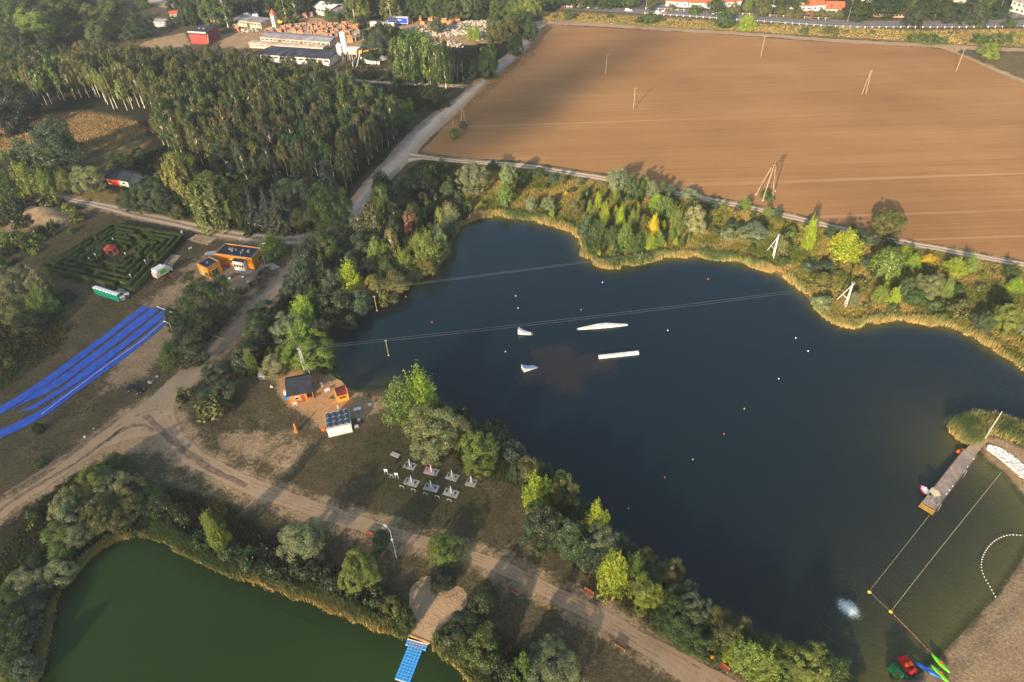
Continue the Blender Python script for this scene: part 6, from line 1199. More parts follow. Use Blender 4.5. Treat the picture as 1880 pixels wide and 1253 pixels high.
# ---- hedge maze
mz = [P(*p, 1.7) for p in ((69.6, 489), (208.4, 409.6), (337.6, 430.3), (243.5, 530.8))]
for v in mz: v.z = 0
W0, N0, E0, S0 = mz; MO = (W0+N0+E0+S0)/4
mazer = thing('hedge_maze', 'large square green hedge maze of concentric clipped hedges', 'hedge maze', MO, 0)
def muv(u, v): return (W0*(1-u)*(1-v)+N0*(1-u)*v+E0*u*v+S0*u*(1-v))-MO     # u: W->S / N->E, v: W->N
hv = [None]
def hedge(a, b, h=1.75, w_=.68, seed=0):
    d = b-a; L = d.length
    if L < .6: return
    u = d.normalized(); nrm = Vector((-u.y, u.x, 0)); rs = np.random.RandomState(seed); n = int(L*95)+20
    t = rs.uniform(0, L, n); f = rs.rand(n); top = f < .42; side = np.where(rs.rand(n) < .5, -1, 1); hh = h*(1+.07*np.sin(t*1.9+seed))
    z = np.where(top, hh+rs.normal(size=n)*.05, rs.uniform(.05, 1, n)*hh); lat = np.where(top, rs.uniform(-w_/2, w_/2, n), side*(w_/2+rs.normal(size=n)*.06))
    U = np.array(u); Nn = np.array(nrm); A = np.array(a); Pc = A+U*t[:, None]+Nn*lat[:, None]+np.array([0, 0, 1])*z[:, None]
    N = np.where(top[:, None], np.array([0, 0, 1.0]), Nn*side[:, None])
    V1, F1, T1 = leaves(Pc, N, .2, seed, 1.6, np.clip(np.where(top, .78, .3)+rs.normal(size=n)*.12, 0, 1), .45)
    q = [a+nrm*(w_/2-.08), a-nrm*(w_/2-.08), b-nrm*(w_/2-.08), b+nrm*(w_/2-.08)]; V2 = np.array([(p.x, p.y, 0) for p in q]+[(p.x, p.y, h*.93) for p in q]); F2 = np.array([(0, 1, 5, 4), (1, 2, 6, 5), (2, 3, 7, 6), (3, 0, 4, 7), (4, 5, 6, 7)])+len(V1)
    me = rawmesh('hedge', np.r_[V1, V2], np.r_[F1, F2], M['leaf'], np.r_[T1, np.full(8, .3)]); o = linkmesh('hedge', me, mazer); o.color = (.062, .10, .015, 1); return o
k = 0; rd = random.Random(12)
for ring in range(6):
    i_ = .012+ring*.072; j_ = 1-i_
    sides = [((i_, i_), (j_, i_)), ((j_, i_), (j_, j_)), ((j_, j_), (i_, j_)), ((i_, j_), (i_, i_))]
    for s, (p0, p1) in enumerate(sides):
        g = rd.uniform(.25, .75) if ring else (.86 if s == 0 else 2)
        gw = .05/(j_-i_)
        for t0, t1 in ((0, g-gw), (g+gw, 1)) if g < 1 else ((0, 1),):
            if t0 >= t1 or (ring == 5 and s in (0,) and t0 > 0): continue
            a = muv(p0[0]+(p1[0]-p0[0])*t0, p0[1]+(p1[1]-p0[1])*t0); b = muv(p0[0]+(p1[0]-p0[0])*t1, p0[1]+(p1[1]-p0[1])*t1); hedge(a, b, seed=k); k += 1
for ring, s, g in [(0, .3, 0), (1, .6, 1), (2, .25, 2), (3, .7, 3), (1, .35, 2), (0, .7, 3), (2, .8, 0), (3, .5, 1), (0, .5, 1)]:
    i_ = .012+ring*.072; i2 = i_+.072
    f = lambda i, s_: [(i+(1-2*i)*s_, i), (1-i, i+(1-2*i)*s_), (i+(1-2*i)*s_, 1-i), (i, i+(1-2*i)*s_)][g]
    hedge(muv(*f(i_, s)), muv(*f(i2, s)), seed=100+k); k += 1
gz = thing('gazebo', 'small gazebo with red hipped roof in the centre of the maze', 'gazebo', P(207, 466), .3)
n = 6; rf = MB(); rr_ = 2.0; rf.add([(math.cos(2*math.pi*i/n)*rr_, math.sin(2*math.pi*i/n)*rr_, 2.1) for i in range(n)]+[(0, 0, 3.3)]+[(math.cos(2*math.pi*i/n)*rr_*.98, math.sin(2*math.pi*i/n)*rr_*.98, 2.0) for i in range(n)], [(i, (i+1) % n, n) for i in range(n)]+[(i, n+1+i, n+1+(i+1) % n, (i+1) % n) for i in range(n)]+[tuple(range(n+1, 2*n+1))[::-1]]).build('roof', M['red_paint'], gz)
for i in range(n): MB().box((math.cos(2*math.pi*i/n)*1.6, math.sin(2*math.pi*i/n)*1.6, 1.0), (.16, .16, 2.0)).build('post', M['wood_orange'], gz)
MB().lathe([(1.7, 0), (1.7, .1), (0.01, .1)], n=6).build('floor', M['wood_deck'], gz)
for x, y in [(210.5, 446), (178, 475), (167, 482), (233, 473), (269, 486), (242, 513), (336, 434), (336.5, 432.5)]:
    o = MB().lathe([(.05, 0), (.05, .9), (.13, .95), (.13, 1.15), (.02, 1.2)], n=8).build('bollard_lamp', M['white_plastic'], None, (*G(x, y, .5), .0)); props(o, None, 'bollard lamp', 'white bollard lamps of the maze'); o.scale = (1.3, 1.3, 1.9); reg(o, (x, y), 'white bollard lamp')
# painted games strip, food truck, toilets
st_ = sheet('games_strip', [(228, 520), (277, 486), (292, 489), (243, 530)], M['concrete'], .035, 'pale paved strip with painted games beside the maze', 'paving', .02)
def mark(name, px, py, nx_, ny_, m, label):
    A = P(px, py); u = (P(px+20, py-14)-A).normalized(); v = Vector((-u.y, u.x, 0)); mb = MB()
    for i in range(nx_):
        for j in range(ny_):
            if (i+j) % 2 == 0 or m == 'yellow_paint' and (i*3+j) % 4:
                c = u*(i*.6)+v*(j*.6); s = .26; mb.add([c+u*-s+v*-s, c+u*s+v*-s, c+u*s+v*s, c+u*-s+v*s], [(0, 1, 2, 3)])
    o = mb.build(name, M[m], None, A+Vector((0, 0, .05))); return props(o, label, 'painted game', kind='structure')
mark('painted_game', 260, 508, 7, 4, 'yellow_paint', 'yellow painted squares on the games strip'); mark('painted_game', 244, 521, 5, 4, 'pink_paint', 'pink painted squares on the games strip')
loc, rz, L = frame((293, 514), (313, 502)); tr_ = thing('box_truck', 'white box truck with green side panel parked by the maze', 'truck', loc, rz)
MB().box((L*.42, 1.15, 1.75), (L*.82, 2.3, 2.3)).build('box', M['white'], tr_); MB().box((L*.5, -.02, 1.75), (L*.5, .05, 1.2)).build('side_panel', M['green_board'], tr_)
MB().loft([[(L*.85, .1, z), (L*.85+w, .1, z), (L*.85+w, 2.2, z), (L*.85, 2.2, z)] for z, w in ((.45, 1.7), (1.3, 1.7), (2.1, 1.2), (2.3, 1.0))]).build('cab', M['white'], tr_); MB().box((L*.85+1.52, 1.15, 1.75), (.35, 1.8, .6)).build('windscreen', M['glass'], tr_)
MB().box((-.25, 1.15, 1.3), (.12, 2.1, 1.6)).build('tailgate', M['offwhite'], tr_)
for x in (L*.18, L*.85+.8):
    for y in (.12, 2.18): MB().tube((x, y-.13, .42), (x, y+.13, .42), .42, .42, 14).build('wheel', M['rubber'], tr_)
for x, y in [(300, 515), (322, 512), (316, 508), (330, 505)]:
    r = thing('picnic_bench', None, 'picnic bench', G(x, y), 1.0+x, 'dark picnic benches'); MB().box((0, 0, .72), (1.6, .7, .06)).build('table_top', M['wood_brown'], r)
    for s in (-1, 1): MB().box((0, s*.65, .43), (1.6, .25, .05)).build('seat', M['wood_brown'], r); MB().box((s*.6, 0, .36), (.08, 1.4, .08)).build('brace', M['wood_brown'], r); MB().box((s*.6, 0, .18), (.08, .5, .36)).build('leg', M['wood_brown'], r)
    reg(r, (x, y), 'dark wooden picnic bench by the box truck')
A = P(174.6, 540.4); B = P(219.6, 554.8); u = (B-A)/8; rz = math.atan2(u.y, u.x)
def toilet():
    r = thing('portable_toilet', None, 'portable toilet', (0, 0, 0), 0, 'row of green portable toilets'); MB().loft([[(-x, -y, z), (x, -y, z), (x, y, z), (-x, y, z)] for x, y, z in ((.5, .56, 0), (.5, .56, .12), (.45, .52, .14), (.45, .52, 2.1))]).build('cabin', M['toilet_green'], r)
    MB().loft([[(-x, -y, z), (x, -y, z), (x, y, z), (-x, y, z)] for x, y, z in ((.5, .57, 2.1), (.5, .57, 2.2), (.3, .42, 2.38))]).build('roof', M['white_plastic'], r)
    d = MB().box((0, -.535, 1.1), (.66, .04, 1.8)).build('door', M['toilet_green'], r); MB().box((.26, -.57, 1.05), (.05, .03, .14)).build('handle', M['white_plastic'], d); MB().box((0, -.535, 2.0), (.5, .05, .1)).build('vent', M['white_plastic'], r); return r
t0 = toilet(); on = ['first', 'second', 'third', 'fourth', 'fifth', 'sixth', 'seventh', 'eighth']
for k in range(8):
    o = t0 if k == 0 else copy_tree(t0); p = A+u*(k+.5); nv = Vector((-u.y, u.x, 0)).normalized(); p += nv*.6
    place(o, (p.x, p.y, 0), rz, f'green portable toilet with white roof, {on[k]} from left in the row', None, 1.0)
for i, (x, y) in enumerate([(227.5, 551), (234.5, 546)]):
    r = thing('waste_container', ['grey waste container next to the green toilets', 'grey waste container nearer the maze corner'][i], 'waste container', G(x, y), rz+.9, 'grey waste containers'); MB().loft([[(-a, -b, z), (a, -b, z), (a, b, z), (-a, b, z)] for a, b, z in ((.5, .38, .12), (.68, .52, 1.1))]).build('body', M['grey_trim'], r); MB().box((0, 0, 1.16), (1.42, 1.1, .1)).build('lid', M['offwhite'], r)
    for s in (-.4, .4): MB().tube((s, -.4, .09), (s+.06, -.4, .09), .09, .09, 8).build('wheel', M['rubber'], r)
sheet('concrete_pad', [(211, 536), (219, 529), (238, 536), (234, 541)], M['concrete'], .03, 'concrete pad behind the toilets', 'paving', .02)
sheet('concrete_pad', [(345, 457), (351, 453), (353, 456), (347, 459)], M['white'], .03, 'small pale slab between maze and clubhouse', 'paving', .02)
# ---- blue plastic sheets
def wrink(name, Lp, Rp, label, z): 
    a, b = edges(Lp, Rp, 50); o = ribbon(name, a, b, M['tarp'], z, .05, label, 7, None, 'plastic sheet', 3)
    me = o.data; n = len(me.vertices); co = np.empty(n*3, np.float32); me.vertices.foreach_get('co', co); co = co.reshape(-1, 3); co[:, 2] += .08*vnoise(co[:, 0]+900, co[:, 1]+900, 1.1, 3)+.05*vnoise(co[:, 0]+900, co[:, 1]+900, .4, 4); me.vertices.foreach_set('co', co.ravel()); me.update(); o['group'] = 'blue plastic sheets'; return o
wrink('plastic_sheet', [(262, 563), (176, 627), (77, 701), (-10, 754), (-80, 790)], [(273.5, 566), (193.5, 626), (91, 706), (-10, 769), (-80, 806)], 'long blue plastic sheet, uppermost of the four strips', .06)
wrink('plastic_sheet', [(277.5, 566), (199.5, 627), (112.5, 693), (62, 724), (-10, 775), (-60, 800)], [(294, 570), (222, 626), (151, 680), (91, 722), (36, 744), (-60, 806)], 'wide blue plastic sheet, second strip from the top', .06)
wrink('plastic_sheet', [(298, 571), (228.5, 627), (162, 675), (97, 725), (36, 757)], [(309, 577), (252, 622), (190, 670), (143, 704), (60, 754)], 'wide wrinkled blue plastic sheet, third strip from the top', .07)
wrink('plastic_sheet', [(306, 583), (255, 627), (195, 668), (130, 716), (72, 757), (-20, 800)], [(307, 593), (268, 628), (205, 676), (140, 722), (80, 768), (-20, 816)], 'narrow blue plastic sheet edged by a white hose, lowest strip', .06)
hp = [P(a, b, .25) for a, b in ((306, 586), (262, 624), (200, 668), (135, 716), (76, 761))]; o = MB().path([p-hp[0] for p in hp], .06, 8).build('hose', M['white_plastic'], None, hp[0]); props(o, 'thin white hose lying along the lowest blue sheet', 'hose')
sb = [P(288, 563, .5), P(316, 574, .5)]; o = MB().tube((0, 0, 0), sb[1]-sb[0], .08, .08, 6).build('white_pole', M['white_plastic'], None, sb[0]); props(o, 'white pole lying above the top ends of the blue sheets', 'pole')
def barrier(a, b, label):
    A = P(*a, 1.0); B = P(*b, 1.0); r = thing('road_barrier', label, 'road barrier', (A.x, A.y, 0), math.atan2((B-A).y, (B-A).x), 'white road barriers'); L = (B-A).length
    MB().box((L/2, 0, 1.0), (L, .1, .12)).build('boom', M['white_metal'], r); MB().box((0, .0, .5), (.25, .25, 1.0)).build('post', M['white_metal'], r); MB().box((L, 0, .47), (.1, .1, .94)).build('post', M['white_metal'], r)
barrier((383, 614), (413, 623), 'white road barrier across the dirt road below the clubhouse'); barrier((467, 411), (480, 415), 'white road barrier beside the spruces')
for x, y in [(436, 406.5), (458, 411)]:
    o = MB().lathe([(.3, 0), (.62, .35), (.66, .6), (.5, .6), (.45, .4)], n=14).build('planter', M['white_plastic'], None, (*G(x, y), 0)); props(o, None, 'planter', 'big white planters'); reg(o, (x, y), 'big white planter under the spruces')
# ---- car builder
def car(label, paint='paint_black', name='parked_car', L=4.3):
    r = thing(name, label, 'car', (0, 0, 0), 0); W = .88
    def sec(x, w, z0, z1): return [(x, -w*.92, z0), (x, w*.92, z0), (x, w, z0+.25), (x, w*.95, z1), (x, w*.75, z1+.05), (x, -w*.75, z1+.05), (x, -w*.95, z1), (x, -w, z0+.25)]
    MB().loft([sec(-L/2, W*.85, .35, .75), sec(-L*.46, W*.97, .25, .9), sec(-.25*L, W, .22, .95), sec(.1*L, W, .22, .92), sec(.3*L, W*.98, .22, .86), sec(.45*L, W*.92, .26, .72), sec(L/2, W*.75, .35, .6)]).build('body', M[paint], r, smooth=True)
    g = [[(x, -w, z0), (x, w, z0), (x, w*q, z1), (x, -w*q, z1)] for x, w, z0, z1, q in ((-.43*L, W*.85, .88, .92, .95), (-.33*L, W*.88, .9, 1.38, .8), (-.02*L, W*.88, .9, 1.42, .82), (.2*L, W*.86, .88, .93, .95))]
    MB().loft(g).build('windows', M['glass'], r)
    MB().loft([[(x, -w, z), (x, w, z), (x, w, z+.05), (x, -w, z+.05)] for x, w, z in ((-.36*L, W*.66, 1.36), (-.15*L, W*.74, 1.43), (.0, W*.72, 1.41), (.04*L, W*.68, 1.36))]).build('roof', M[paint], r)
    for x in (-.3*L, .3*L):
        for s in (-1, 1):
            w = MB().tube((x, s*.72, .32), (x, s*.9, .32), .32, .32, 14).build('wheel', M['rubber'], r); MB().tube((x, s*.9, .32), (x, s*.915, .32), .2, .2, 10).build('rim', M['steel'], w)
    for s in (-.55, .55): MB().box((L*.485, s, .62), (.12, .3, .12)).build('headlight', M['white_plastic'], r); MB().box((-L*.485, s, .75), (.1, .28, .12)).build('tail_light', M['red_plastic'], r)
    return r
place(car('black parked car with pale front standing beside the dirt road', 'paint_black'), G(250, 718), rot2((235, 713), (265, 721)))
base = {}
for (x, y, p_, lb) in [(1038, 12.5, 'paint_red', 'red'), (1045, 13, 'paint_white', 'white'), (1052, 13, 'paint_white', 'white'), (1057, 13.6, 'paint_black', 'dark'), (1063.5, 13.8, 'paint_white', 'white'), (1070, 14, 'paint_silver', 'silver'), (1083, 15.2, 'paint_white', 'white'), (1096, 16, 'paint_silver', 'silver'), (1154, 21, 'paint_white', 'white'), (1219, 24, 'paint_red', 'red'), (1311, 29, 'paint_black', 'black'), (1209, 25, 'paint_silver', 'silver'), (1418, 13, 'paint_silver', 'silver'), (1447, 16, 'paint_red', 'red'), (1452, 17, 'paint_white', 'white'), (1228, 12, 'paint_white', 'white'), (1150, 21.5, 'paint_silver', 'silver')][:16]:
    o = copy_tree(base[p_]) if p_ in base else car('x', p_, 'car'); base.setdefault(p_, o)
    par = x < 1100; rz = -.32+(1.25 if par else 0); place(o, G(x, y), rz); o['group'] = 'cars along the asphalt road'; reg(o, (x, y), f'{lb} car on the asphalt road'+(', parked in the row' if par else ''))
# guard rail / posts of the highway
a, b = ROADS['asphalt_road']
for side, arr, f0, f1 in (('far', a, .30, .62), ('near', b, .30, .99)):
    n0, n1 = int(f0*79), int(f1*79); pts = [Vector((x, y, 0)) for x, y in arr[n0:n1]]; O = pts[0]; r = thing('guard_rail', f'long guard rail with white posts on the {side} side of the asphalt road', 'guard rail', O, 0); rl = [p-O+Vector((0, .5 if side == 'far' else -.5, .7)) for p in pts]
    MB().path(rl, .07, 5).build('rail', M['steel'], r); acc = 0
    cnt = 0
    for p, q in zip(rl[:-1], rl[1:]):
        L_ = (q-p).length
        while acc < L_ and cnt < 90: c = p.lerp(q, acc/L_); MB().box((c.x, c.y, .5), (.3, .14, 1.0)).build('post', M['white_plastic'], r); acc += 3.6; cnt += 1
        acc -= L_
# ---- lakeside cafe yard
loc, rz, L = frame((534.5, 741.3), (577.5, 733)); D_ = 5.4
cf = thing('wooden_hut', 'orange timber hut with big black pitched roof by the lattice mast', 'hut', loc, rz)
MB().prism([(0, 0), (L*.72, 0), (L*.72, D_), (0, D_)], 0, 2.3).build('wall', M['wood_orange'], cf); MB().prism([(L*.72, .0), (L, .0), (L, D_), (L*.72, D_)], 0, .18).build('porch_floor', M['wood_deck'], cf)
for y in (.1, D_/2, D_-.1): MB().box((L-.1, y, 1.25), (.14, .14, 2.5)).build('porch_post', M['wood_orange'], cf)
yr = D_*.74; o_ = .5
for q in ([(-o_, -.2, 2.35), (L+.2, -.2, 2.35), (L+.2, yr, 3.9), (-o_, yr, 3.9)], [(-o_, yr, 3.9), (L+.2, yr, 3.9), (L+.2, D_+.4, 2.9), (-o_, D_+.4, 2.9)]):
    MB().add(q+[(a, b, c+.14) for a, b, c in q], [(3, 2, 1, 0), (4, 5, 6, 7), (0, 1, 5, 4), (1, 2, 6, 5), (2, 3, 7, 6), (3, 0, 4, 7)]).build('roof', M['roof_black'], cf)
MB().add([(0, 0, 2.3), (0, D_, 2.3), (0, D_, 2.75), (0, yr, 3.7), (.12, 0, 2.3), (.12, D_, 2.3), (.12, D_, 2.75), (.12, yr, 3.7)], [(0, 1, 2, 3), (7, 6, 5, 4), (0, 3, 7, 4)]).build('gable', M['wood_orange'], cf)
win(cf, L*.3, 0, 1.3, 1.0, .8, 'f'); MB().box((L*.55, -.03, 1.0), (.8, .06, 1.9)).build('door', M['wood_brown'], cf); MB().tube((L-.2, D_-.3, 3.3), (L-.2, D_-.3, 4.4), .1, .1, 8).build('chimney', M['steel'], cf)
MB().box((L*.86, -.35, .85), (1.5, .5, .08)).build('counter', M['wood_orange'], cf)
r = thing('orange_booth', 'small bright orange booth with curved maroon roof in the sandy yard', 'booth', *[(lambda f: f[0])(frame((620.6, 739.8), (641.5, 733.4)))], frame((620.6, 739.8), (641.5, 733.4))[1])
L = frame((620.6, 739.8), (641.5, 733.4))[2]; D_ = 2.7; m_o = mm('booth_orange', (.80, .30, .02), .5)
MB().prism([(0, 0), (L, 0), (L, D_), (0, D_)], 0, 1.9).build('wall', m_o, r)
arc_ = [(D_/2-math.cos(t)*D_*.56, 1.9+math.sin(t)*.75) for t in np.linspace(0, math.pi, 10)]
MB().loft([[(x, y, z) for y, z in arc_] for x in (.12, L-.12)]).build('roof', M['maroon_roof'], r)
for x in (0.0, L-.1): MB().loft([[(xx, y+(y-D_/2)*.04, z*1.02+.03) for y, z in arc_] for xx in (x, x+.1)]).build('gable', m_o, r)
MB().box((L/2, -.03, 1.2), (L*.6, .05, .7)).build('hatch', M['wood_brown'], r)
for k, pts in enumerate([[(604, 731.5), (612, 725), (615.5, 734)], [(617, 723), (625, 714), (629, 716), (621, 722)]]): sheet('mat', pts, M['green_net'], .04, ['green triangular mat in front of the orange booth', 'green mat behind the orange booth'][k], 'mat', .02, kind=None)
loc, rz, L = frame((604.1, 803), (647.9, 793)); sc_ = thing('solar_container', 'white corrugated container with ridged solar panel roof', 'container', loc, rz); D_ = 4.4; H_ = 2.5
cw = MB(); nrib = 40
poly_ = [(L*i/nrib, -.03 if i % 2 else .02) for i in range(nrib+1)]+[(L, D_), (0, D_)]; cw.prism(poly_, 0, H_); cw.build('wall', M['white'], sc_)
for c, d in (((L/2, -.03, H_), (L+.1, .12, .14)), ((L/2, -.03, .08), (L+.1, .12, .16)), ((0, D_/2, H_), (.12, D_, .14)), ((L, D_/2, H_), (.12, D_, .14))): MB().box(c, d).build('frame_beam', M['white_metal'], sc_)
nr = 4
for k in range(nr):
    x0, xm, x1 = L*k/nr+.04, L*(k+.45)/nr, L*(k+1)/nr-.04
    for (xa, za, xb, zb) in ((x0, .12, xm, .5), (xm, .5, x1, .12)):
        for j in range(3):
            y0, y1 = .1+j*D_/3, (j+1)*D_/3-.04; q = [(xa, y0, H_+za), (xb, y0, H_+zb), (xb, y1, H_+zb), (xa, y1, H_+za)]
            MB().add(q+[(a, b, c+.04) for a, b, c in q], [(3, 2, 1, 0), (4, 5, 6, 7), (0, 1, 5, 4), (1, 2, 6, 5), (2, 3, 7, 6), (3, 0, 4, 7)]).build('solar_panel', M['solar'], sc_)
    for y in (.05, D_/3, 2*D_/3, D_): MB().path([(x0, y, H_+.17), (xm, y, H_+.56), (x1, y, H_+.17)], .022, 5).build('rail', M['white_metal'], sc_)
def table(px, py, rz, L, W, label, m='white_plastic', round_=False, group='tables of the sandy yard'):
    r = thing('garden_table', label, 'table', G(px, py), rz, group)
    (MB().lathe([(.02, .7), (L/2, .7), (L/2, .76), (.02, .76)], n=16) if round_ else MB().box((0, 0, .73), (L, W, .06))).build('table_top', M[m], r)
    for sx in (-1, 1):
        for sy in (-1, 1): MB().tube((sx*L*.36, sy*W*.36, 0), (sx*L*.34, sy*W*.34, .7), .03, .03, 6).build('leg', M[m], r)
    return r
table(601.5, 720, rz+.4, 1.1, .8, 'small white table in the sandy yard near the people'); table(657, 755, rz, 1.6, .9, 'larger pale table right of the orange booth', 'white_plastic'); table(680, 747, .4, .9, .9, 'round grey table near the willow', 'steel', True); table(659.5, 775, 0, .7, .7, 'tiny round white table right of the solar container', 'white_plastic', True)
table(655, 787, rz, .9, .8, 'white crate table beside the solar container corner', 'offwhite'); table(542.5, 745, rz, .9, .7, 'white table with chairs below the black roofed hut'); table(605, 706, .3, .8, .5, 'grey folding table near the lake edge', 'steel')
for i, (x, y, m_, lb) in enumerate([(525.5, 724, 'white_plastic', 'white chest freezer beside the black roofed hut'), (528.5, 732.5, 'blue_plastic', 'blue chest cooler beside the black roofed hut')]):
    r = thing('chest_freezer', lb, 'freezer', G(x, y), rz, 'chest freezers'); MB().box((0, 0, .45), (.9, .65, .9)).build('body', M[m_], r, bevel=.03); MB().box((0, 0, .93), (.94, .69, .08)).build('lid', M['white_plastic'] if i == 0 else M[m_], r)
um = thing('closed_parasol', 'closed white parasol behind the solar container', 'parasol', G(624, 762), 0); MB().tube((0, 0, 0), (0, 0, 3.0), .035, .03, 6).build('pole', M['steel'], um); MB().lathe([(.05, 1.5), (.16, 1.55), (.13, 2.4), (.02, 3.15)], n=10).build('canopy', M['white'], um)
sc2 = thing('carved_stump', 'orange brown carved wooden figure on the dry grass', 'wood sculpture', G(544.5, 793), .5); MB().lathe([(.5, 0), (.48, .5), (.3, .62), (.02, .62)], n=9).build('base', M['wood_orange'], sc2); MB().lathe([(.22, .6), (.3, 1.2), (.2, 1.8), (.26, 2.2), (.05, 2.6)], n=9).build('figure', M['wood_orange'], sc2)
br = thing('barrel', 'round orange brown cable drum beside the white container', 'cable drum', G(593.5, 789), 0); MB().lathe([(.5, 0), (.5, .08), (.3, .1), (.3, .6), (.55, .62), (.55, .7), (.02, .7)], n=14).build('drum', M['wood_orange'], br)
for i, (x, y, L_, W_, lb) in enumerate([(614, 688, 2.0, 1.4, 'larger green covered raft at the lake edge'), (622, 694.5, 1.1, .8, 'smaller green raft at the lake edge')]):
    r = thing('raft', lb, 'raft', P(x, y, WZ), -.6, 'green rafts'); MB().box((0, 0, .2), (L_, W_, .3)).build('deck', M['toilet_green' if 0 else 'green_net'], r); MB().box((0, 0, .0), (L_*.9, W_*.8, .15)).build('float', M['cloth_black'], r)
bxx = thing('stone_well', 'grey square shed box by the trees left of the yard', 'storage box', G(482, 694), .2); MB().box((0, 0, .5), (1.4, 1.4, 1.0)).build('body', M['stone_grey'], bxx); MB().box((0, 0, 1.05), (1.6, 1.6, .12)).build('lid', M['offwhite'], bxx)
def rock(px, py, s, label, m='stone_grey'):
    rd = random.Random(px); o = MB().lathe([(s*.6, -.1), (s, s*.3), (s*.75, s*.8), (.05, s)], n=7).build('boulder', M[m], None, (*G(px, py), 0)); o.scale = (1, rd.uniform(.6, .9), .8); o.rotation_euler.z = px; props(o, label, 'boulder', 'boulders')
rock(276, 703, .75, 'large pale boulder right of the black car'); rock(289, 692, .5, 'grey boulder near the dirt road verge'); rock(281, 700, .5, 'dark boulder touching the pale boulder'); rock(156, 803, .45, 'pale block lying alone on the dry grass', 'offwhite'); rock(499, 711, .5, 'white boulder left of the black roofed hut', 'offwhite'); rock(172, 787, .25, 'tiny pale stone on the dry grass', 'offwhite'); rock(497, 431, .5, 'boulder beside the bright round tree'); rock(515, 464, .5, 'boulder by the terrace corner')
rock(600, 595, .9, 'pale rock at the western tip of the lake', 'offwhite'); rock(590, 592, .6, 'small rock at the western tip of the lake', 'offwhite'); rock(1600, 548, .5, 'white rock on the golden bank', 'white'); rock(1833, 796, .5, 'orange stone on the reedy spit', 'conveyor_yellow'); rock(330, 750, .35, 'dark stone on the road verge', 'paint_black')
# people
def person(px, py, rz, label, top, legs, h=1.75, hair='hair'):
    o = thing('person', label, 'person', G(px, py), rz); k = h/1.75
    V = [(0, 0, .95), (0, 0, 1.2), (0, 0, 1.42), (0, 0, 1.52), (0, .01, 1.64), (.19, 0, 1.4), (.25, .03, 1.13), (.24, .1, .9), (-.19, 0, 1.4), (-.25, .03, 1.13), (-.22, .12, .92), (.1, 0, .88), (.11, .03, .48), (.12, 0, .09), (.12, .14, .04), (-.1, 0, .88), (-.11, -.02, .48), (-.12, -.05, .09), (-.12, .09, .04), (.245, .14, .82), (-.215, .17, .84), (0, .01, 1.74)]
    E = [(0, 1), (1, 2), (2, 3), (3, 4), (4, 21), (2, 5), (5, 6), (6, 7), (7, 19), (2, 8), (8, 9), (9, 10), (10, 20), (0, 11), (11, 12), (12, 13), (13, 14), (0, 15), (15, 16), (16, 17), (17, 18)]
    Rr = [.14, .15, .15, .06, .1, .065, .048, .035, .065, .048, .035, .095, .065, .045, .035, .095, .065, .045, .035, .03, .03, .07]
    me = bpy.data.meshes.new('person_body'); me.from_pydata([(a*k, b*k, c*k) for a, b, c in V], E, []); bo = bpy.data.objects.new('body', me); C.objects.link(bo); bo.parent = o
    sk = bo.modifiers.new('skin', 'SKIN'); me.skin_vertices.new() if not me.skin_vertices else None
    for i, v in enumerate(me.skin_vertices[0].data): v.radius = (Rr[i]*k, Rr[i]*k*.85); v.use_root = i == 0
    bo.modifiers.new('sub', 'SUBSURF').levels = 1; bo.modifiers['sub'].render_levels = 1
    m, t, b = newmat('clothes'); tc = nd(t, 'ShaderNodeTexCoord').outputs['Object']; x = nd(t, 'ShaderNodeSeparateXYZ'); t.links.new(tc, x.inputs[0]); z = mth(t, 'DIVIDE', x.outputs[2], 2*k)
    c = ramp(t, [(0, (.03, .03, .03)), (.05, (.2, .12, .08)), (.06, legs), (.47, top), (.745, (.45, .26, .18))], z); t.nodes[-1].color_ramp.interpolation = 'CONSTANT'; t.links.new(c, b.inputs[0]); b.inputs['Roughness'].default_value = .8; me.materials.append(m)
    MB().lathe([(.105*k, 1.68*k), (.112*k, 1.74*k), (.09*k, 1.8*k), (.02, 1.83*k)], (0, -.01, 0), 12).build('hair', M[hair], o, smooth=True); return o
person(592, 711, .3, 'person in a white top standing in the hut yard', (.75, .75, .75), (.6, .6, .62)); person(584, 704.5, 2.0, 'person dressed in black standing beside the one in white', (.02, .02, .02), (.02, .02, .025)); person(586, 679, 1.0, 'person in dark clothes near the lakeside trees', (.02, .02, .03), (.03, .03, .05)); person(580, 683, -1, 'person in pale clothes beside the dark clothed one', (.5, .42, .38), (.35, .3, .28))
